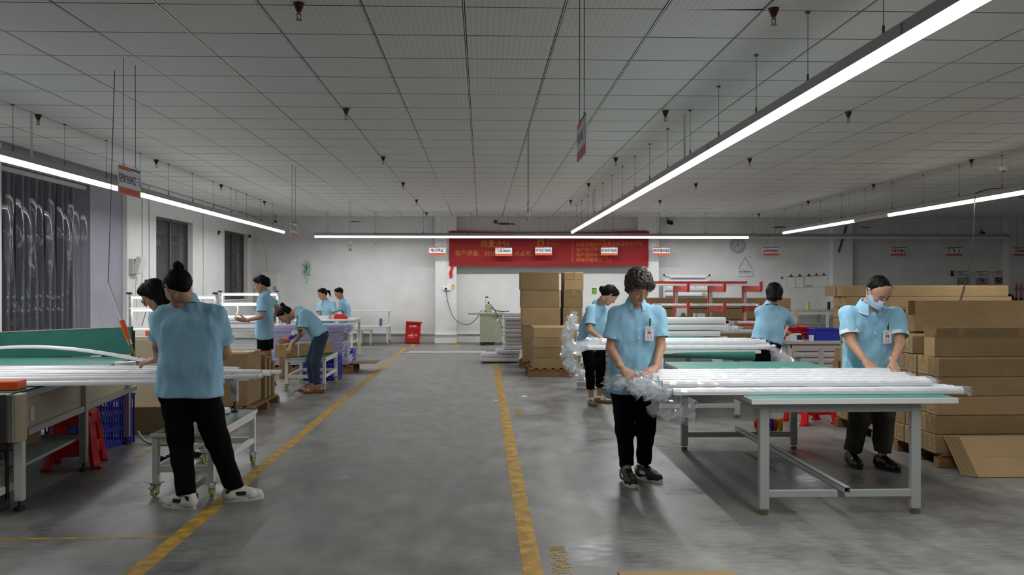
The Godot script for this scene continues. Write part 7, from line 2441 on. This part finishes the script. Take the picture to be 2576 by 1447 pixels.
	var p6 := person("woman with a ponytail at the white table near the back wall", {"hc": Vector3(-3.316, 1.241, -18.450), "hf": Vector3(-0.80, -0.35, 0.50), "nk": Vector3(-3.267, 1.092, -18.500), "sL": Vector3(-3.089, 1.019, -18.420), "sR": Vector3(-3.396, 1.014, -18.620), "eL": Vector3(-3.020, 0.806, -18.350), "wL": Vector3(-3.186, 0.778, -18.220), "eR": Vector3(-3.391, 0.801, -18.500), "wR": Vector3(-3.379, 0.767, -18.300), "hL": Vector3(-3.173, 0.563, -18.620), "hR": Vector3(-3.357, 0.558, -18.720), "kL": Vector3(-3.177, 0.316, -18.550), "kR": Vector3(-3.344, 0.311, -18.650), "aL": Vector3(-3.120, 0.080, -18.720), "aR": Vector3(-3.280, 0.080, -18.800), "tL": Vector3(-0.500, 0.000, 0.800), "tR": Vector3(-0.500, 0.000, 0.800)}, {"hair": "ponytail", "cell": 0.024, "head_cell": 0.010, "hair_cell": 0.014, "hand_cell": 0.008, "seed": 41, "hem": 0.02})
	var p7 := person("short-haired man standing right of the ponytail woman at the back", {"hc": Vector3(-3.083, 1.251, -19.150), "hf": Vector3(-0.88, -0.42, 0.20), "nk": Vector3(-3.031, 1.087, -19.200), "sL": Vector3(-3.003, 1.022, -19.020), "sR": Vector3(-2.968, 1.013, -19.400), "eL": Vector3(-3.026, 0.802, -18.950), "wL": Vector3(-3.178, 0.763, -18.850), "eR": Vector3(-2.915, 0.768, -19.450), "wR": Vector3(-3.133, 0.738, -19.300), "hL": Vector3(-2.973, 0.520, -19.150), "hR": Vector3(-2.944, 0.513, -19.300), "kL": Vector3(-2.999, 0.265, -19.100), "kR": Vector3(-2.979, 0.253, -19.300), "aL": Vector3(-2.980, 0.080, -19.180), "aR": Vector3(-2.920, 0.080, -19.380), "tL": Vector3(-1.000, 0.000, 0.200), "tR": Vector3(-1.000, 0.000, 0.200)}, {"hair": "short_man", "cell": 0.024, "head_cell": 0.010, "hair_cell": 0.014, "hand_cell": 0.008, "seed": 51, "hem": 0.02, "bulk": 1.05})
	var p8 := person("woman with dark hair knot bending over the second table", {"hc": Vector3(1.487, 1.315, -10.220), "hf": Vector3(0.62, -0.62, -0.15), "hu": Vector3(0.45, 0.8, 0.0), "nk": Vector3(1.389, 1.210, -10.360), "sL": Vector3(1.477, 1.137, -10.620), "sR": Vector3(1.268, 1.139, -10.220), "eL": Vector3(1.521, 0.890, -10.550), "wL": Vector3(1.547, 0.775, -10.250), "eR": Vector3(1.247, 0.903, -10.120), "wR": Vector3(1.376, 0.806, -9.920), "hL": Vector3(1.402, 0.765, -10.560), "hR": Vector3(1.234, 0.776, -10.400), "kL": Vector3(1.425, 0.469, -10.550), "kR": Vector3(1.276, 0.487, -10.360), "aL": Vector3(1.425, 0.100, -10.620), "aR": Vector3(1.300, 0.100, -10.440), "tL": Vector3(0.800, 0.000, 0.450), "tR": Vector3(0.150, 0.000, 0.950)}, {"hair": "low_bun", "cell": 0.018, "head_cell": 0.009, "hair_cell": 0.011, "hand_cell": 0.006, "seed": 61, "leg_w": 0.95, "cuff": 0.10, "hem": 0.02, "shoe": "flat", "shoe_mat": M.shoe_tan, "sole_mat": M.cork, "handR": Vector3(0.7, -0.5, 0.4), "handL": Vector3(0.6, -0.5, 0.3)})
	var p9 := person("short-haired woman seen from behind at the small white table", {"hc": Vector3(3.475, 1.331, -10.350), "hf": Vector3(0.30, -0.55, -0.78), "nk": Vector3(3.450, 1.217, -10.420), "sL": Vector3(3.325, 1.117, -10.420), "sR": Vector3(3.640, 1.100, -10.480), "eL": Vector3(3.447, 0.893, -10.600), "wL": Vector3(3.684, 0.867, -10.720), "eR": Vector3(3.801, 0.940, -10.620), "wR": Vector3(3.893, 1.002, -10.780), "hL": Vector3(3.307, 0.745, -10.360), "hR": Vector3(3.478, 0.742, -10.400), "kL": Vector3(3.307, 0.400, -10.360), "kR": Vector3(3.437, 0.394, -10.420), "aL": Vector3(3.280, 0.080, -10.320), "aR": Vector3(3.420, 0.080, -10.400), "tL": Vector3(0.300, 0.000, -0.900), "tR": Vector3(0.500, 0.000, -0.800)}, {"hair": "bob", "cell": 0.018, "head_cell": 0.010, "hair_cell": 0.011, "hand_cell": 0.006, "seed": 71, "hem": 0.0, "handR": Vector3(0.3, 0.5, -0.5), "backR": Vector3(0.9, 0.2, 0.3)})


func tape_gun(at: Vector3) -> void:
	var o := thing("tape_gun", "blue and orange tape gun before the bending woman", "tool", at, 0.4)
	part("body", bx(Vector3(0.13, 0.05, 0.05), 0.012), M.blue_plastic, o, Vector3.ZERO, Basis(Vector3.BACK, 0.5))
	part("nose", bx(Vector3(0.05, 0.04, 0.045), 0.01), M.orange_plastic, o, Vector3(-0.075, -0.04, 0), Basis(Vector3.BACK, 0.5))
	part("roll", rod(Vector3(0.02, 0.035, -0.025), Vector3(0.02, 0.035, 0.025), 0.04, 14), M.tape_white, o)
	part("handle", rod(Vector3(0.05, 0.02, 0), Vector3(0.1, 0.09, 0), 0.014, 8), M.black_plastic, o)


func face_mask(o: Node3D, fwd: Vector3, hc: Vector3) -> void:
	var f := frame(fwd, Vector3.UP)
	var rows := []
	for i in 9:
		var line := []
		for j in 17:
			var u := j / 16.0 * 2.0 - 1.0
			var v := i / 8.0
			var y := lerpf(-0.012, -0.108, v) - 0.006 * u * u
			var z := 0.116 - 0.105 * pow(absf(u), 1.9) - 0.022 * pow(absf(v - 0.4), 1.3) * 2.0 + 0.003 * sin(v * 18.0)
			line.append(Vector3(u * 0.078 * (1.0 - 0.18 * v), y, z))
		rows.append(line)
	var b := Mb.new()
	b.grid(rows)
	var m := part("face_mask", b.mesh(), M.mask_blue, o, hc - o.position, f)
	for s in [-1.0, 1.0]:
		var c := Mb.new()
		c.path(bent([Vector3(s * 0.074, -0.016, 0.02), Vector3(s * 0.088, 0.014, -0.012), Vector3(s * 0.088, 0.006, -0.03), Vector3(s * 0.085, -0.03, -0.014), Vector3(s * 0.064, -0.1, 0.008)]), 0.0022, 5)
		part("ear_loop", c.mesh(), M.polo_white, m)


func glasses(o: Node3D, fwd: Vector3, hc: Vector3) -> void:
	var f := frame(fwd, Vector3.UP)
	var b := Mb.new()
	for s in [-1.0, 1.0]:
		var ring := []
		for i in 17:
			ring.append(Vector3(s * 0.033 + 0.024 * cos(TAU * i / 16.0), -0.004 + 0.019 * sin(TAU * i / 16.0), 0.100))
		b.path(ring, 0.0026, 6)
		b.path([Vector3(s * 0.057, 0.004, 0.098), Vector3(s * 0.082, 0.006, 0.06), Vector3(s * 0.086, 0.008, -0.01)], 0.0024, 6)
	b.path([Vector3(-0.010, 0, 0.104), Vector3(0.010, 0, 0.104)], 0.0024, 6)
	part("glasses", b.mesh(), M.black_plastic, o, hc - o.position, f)
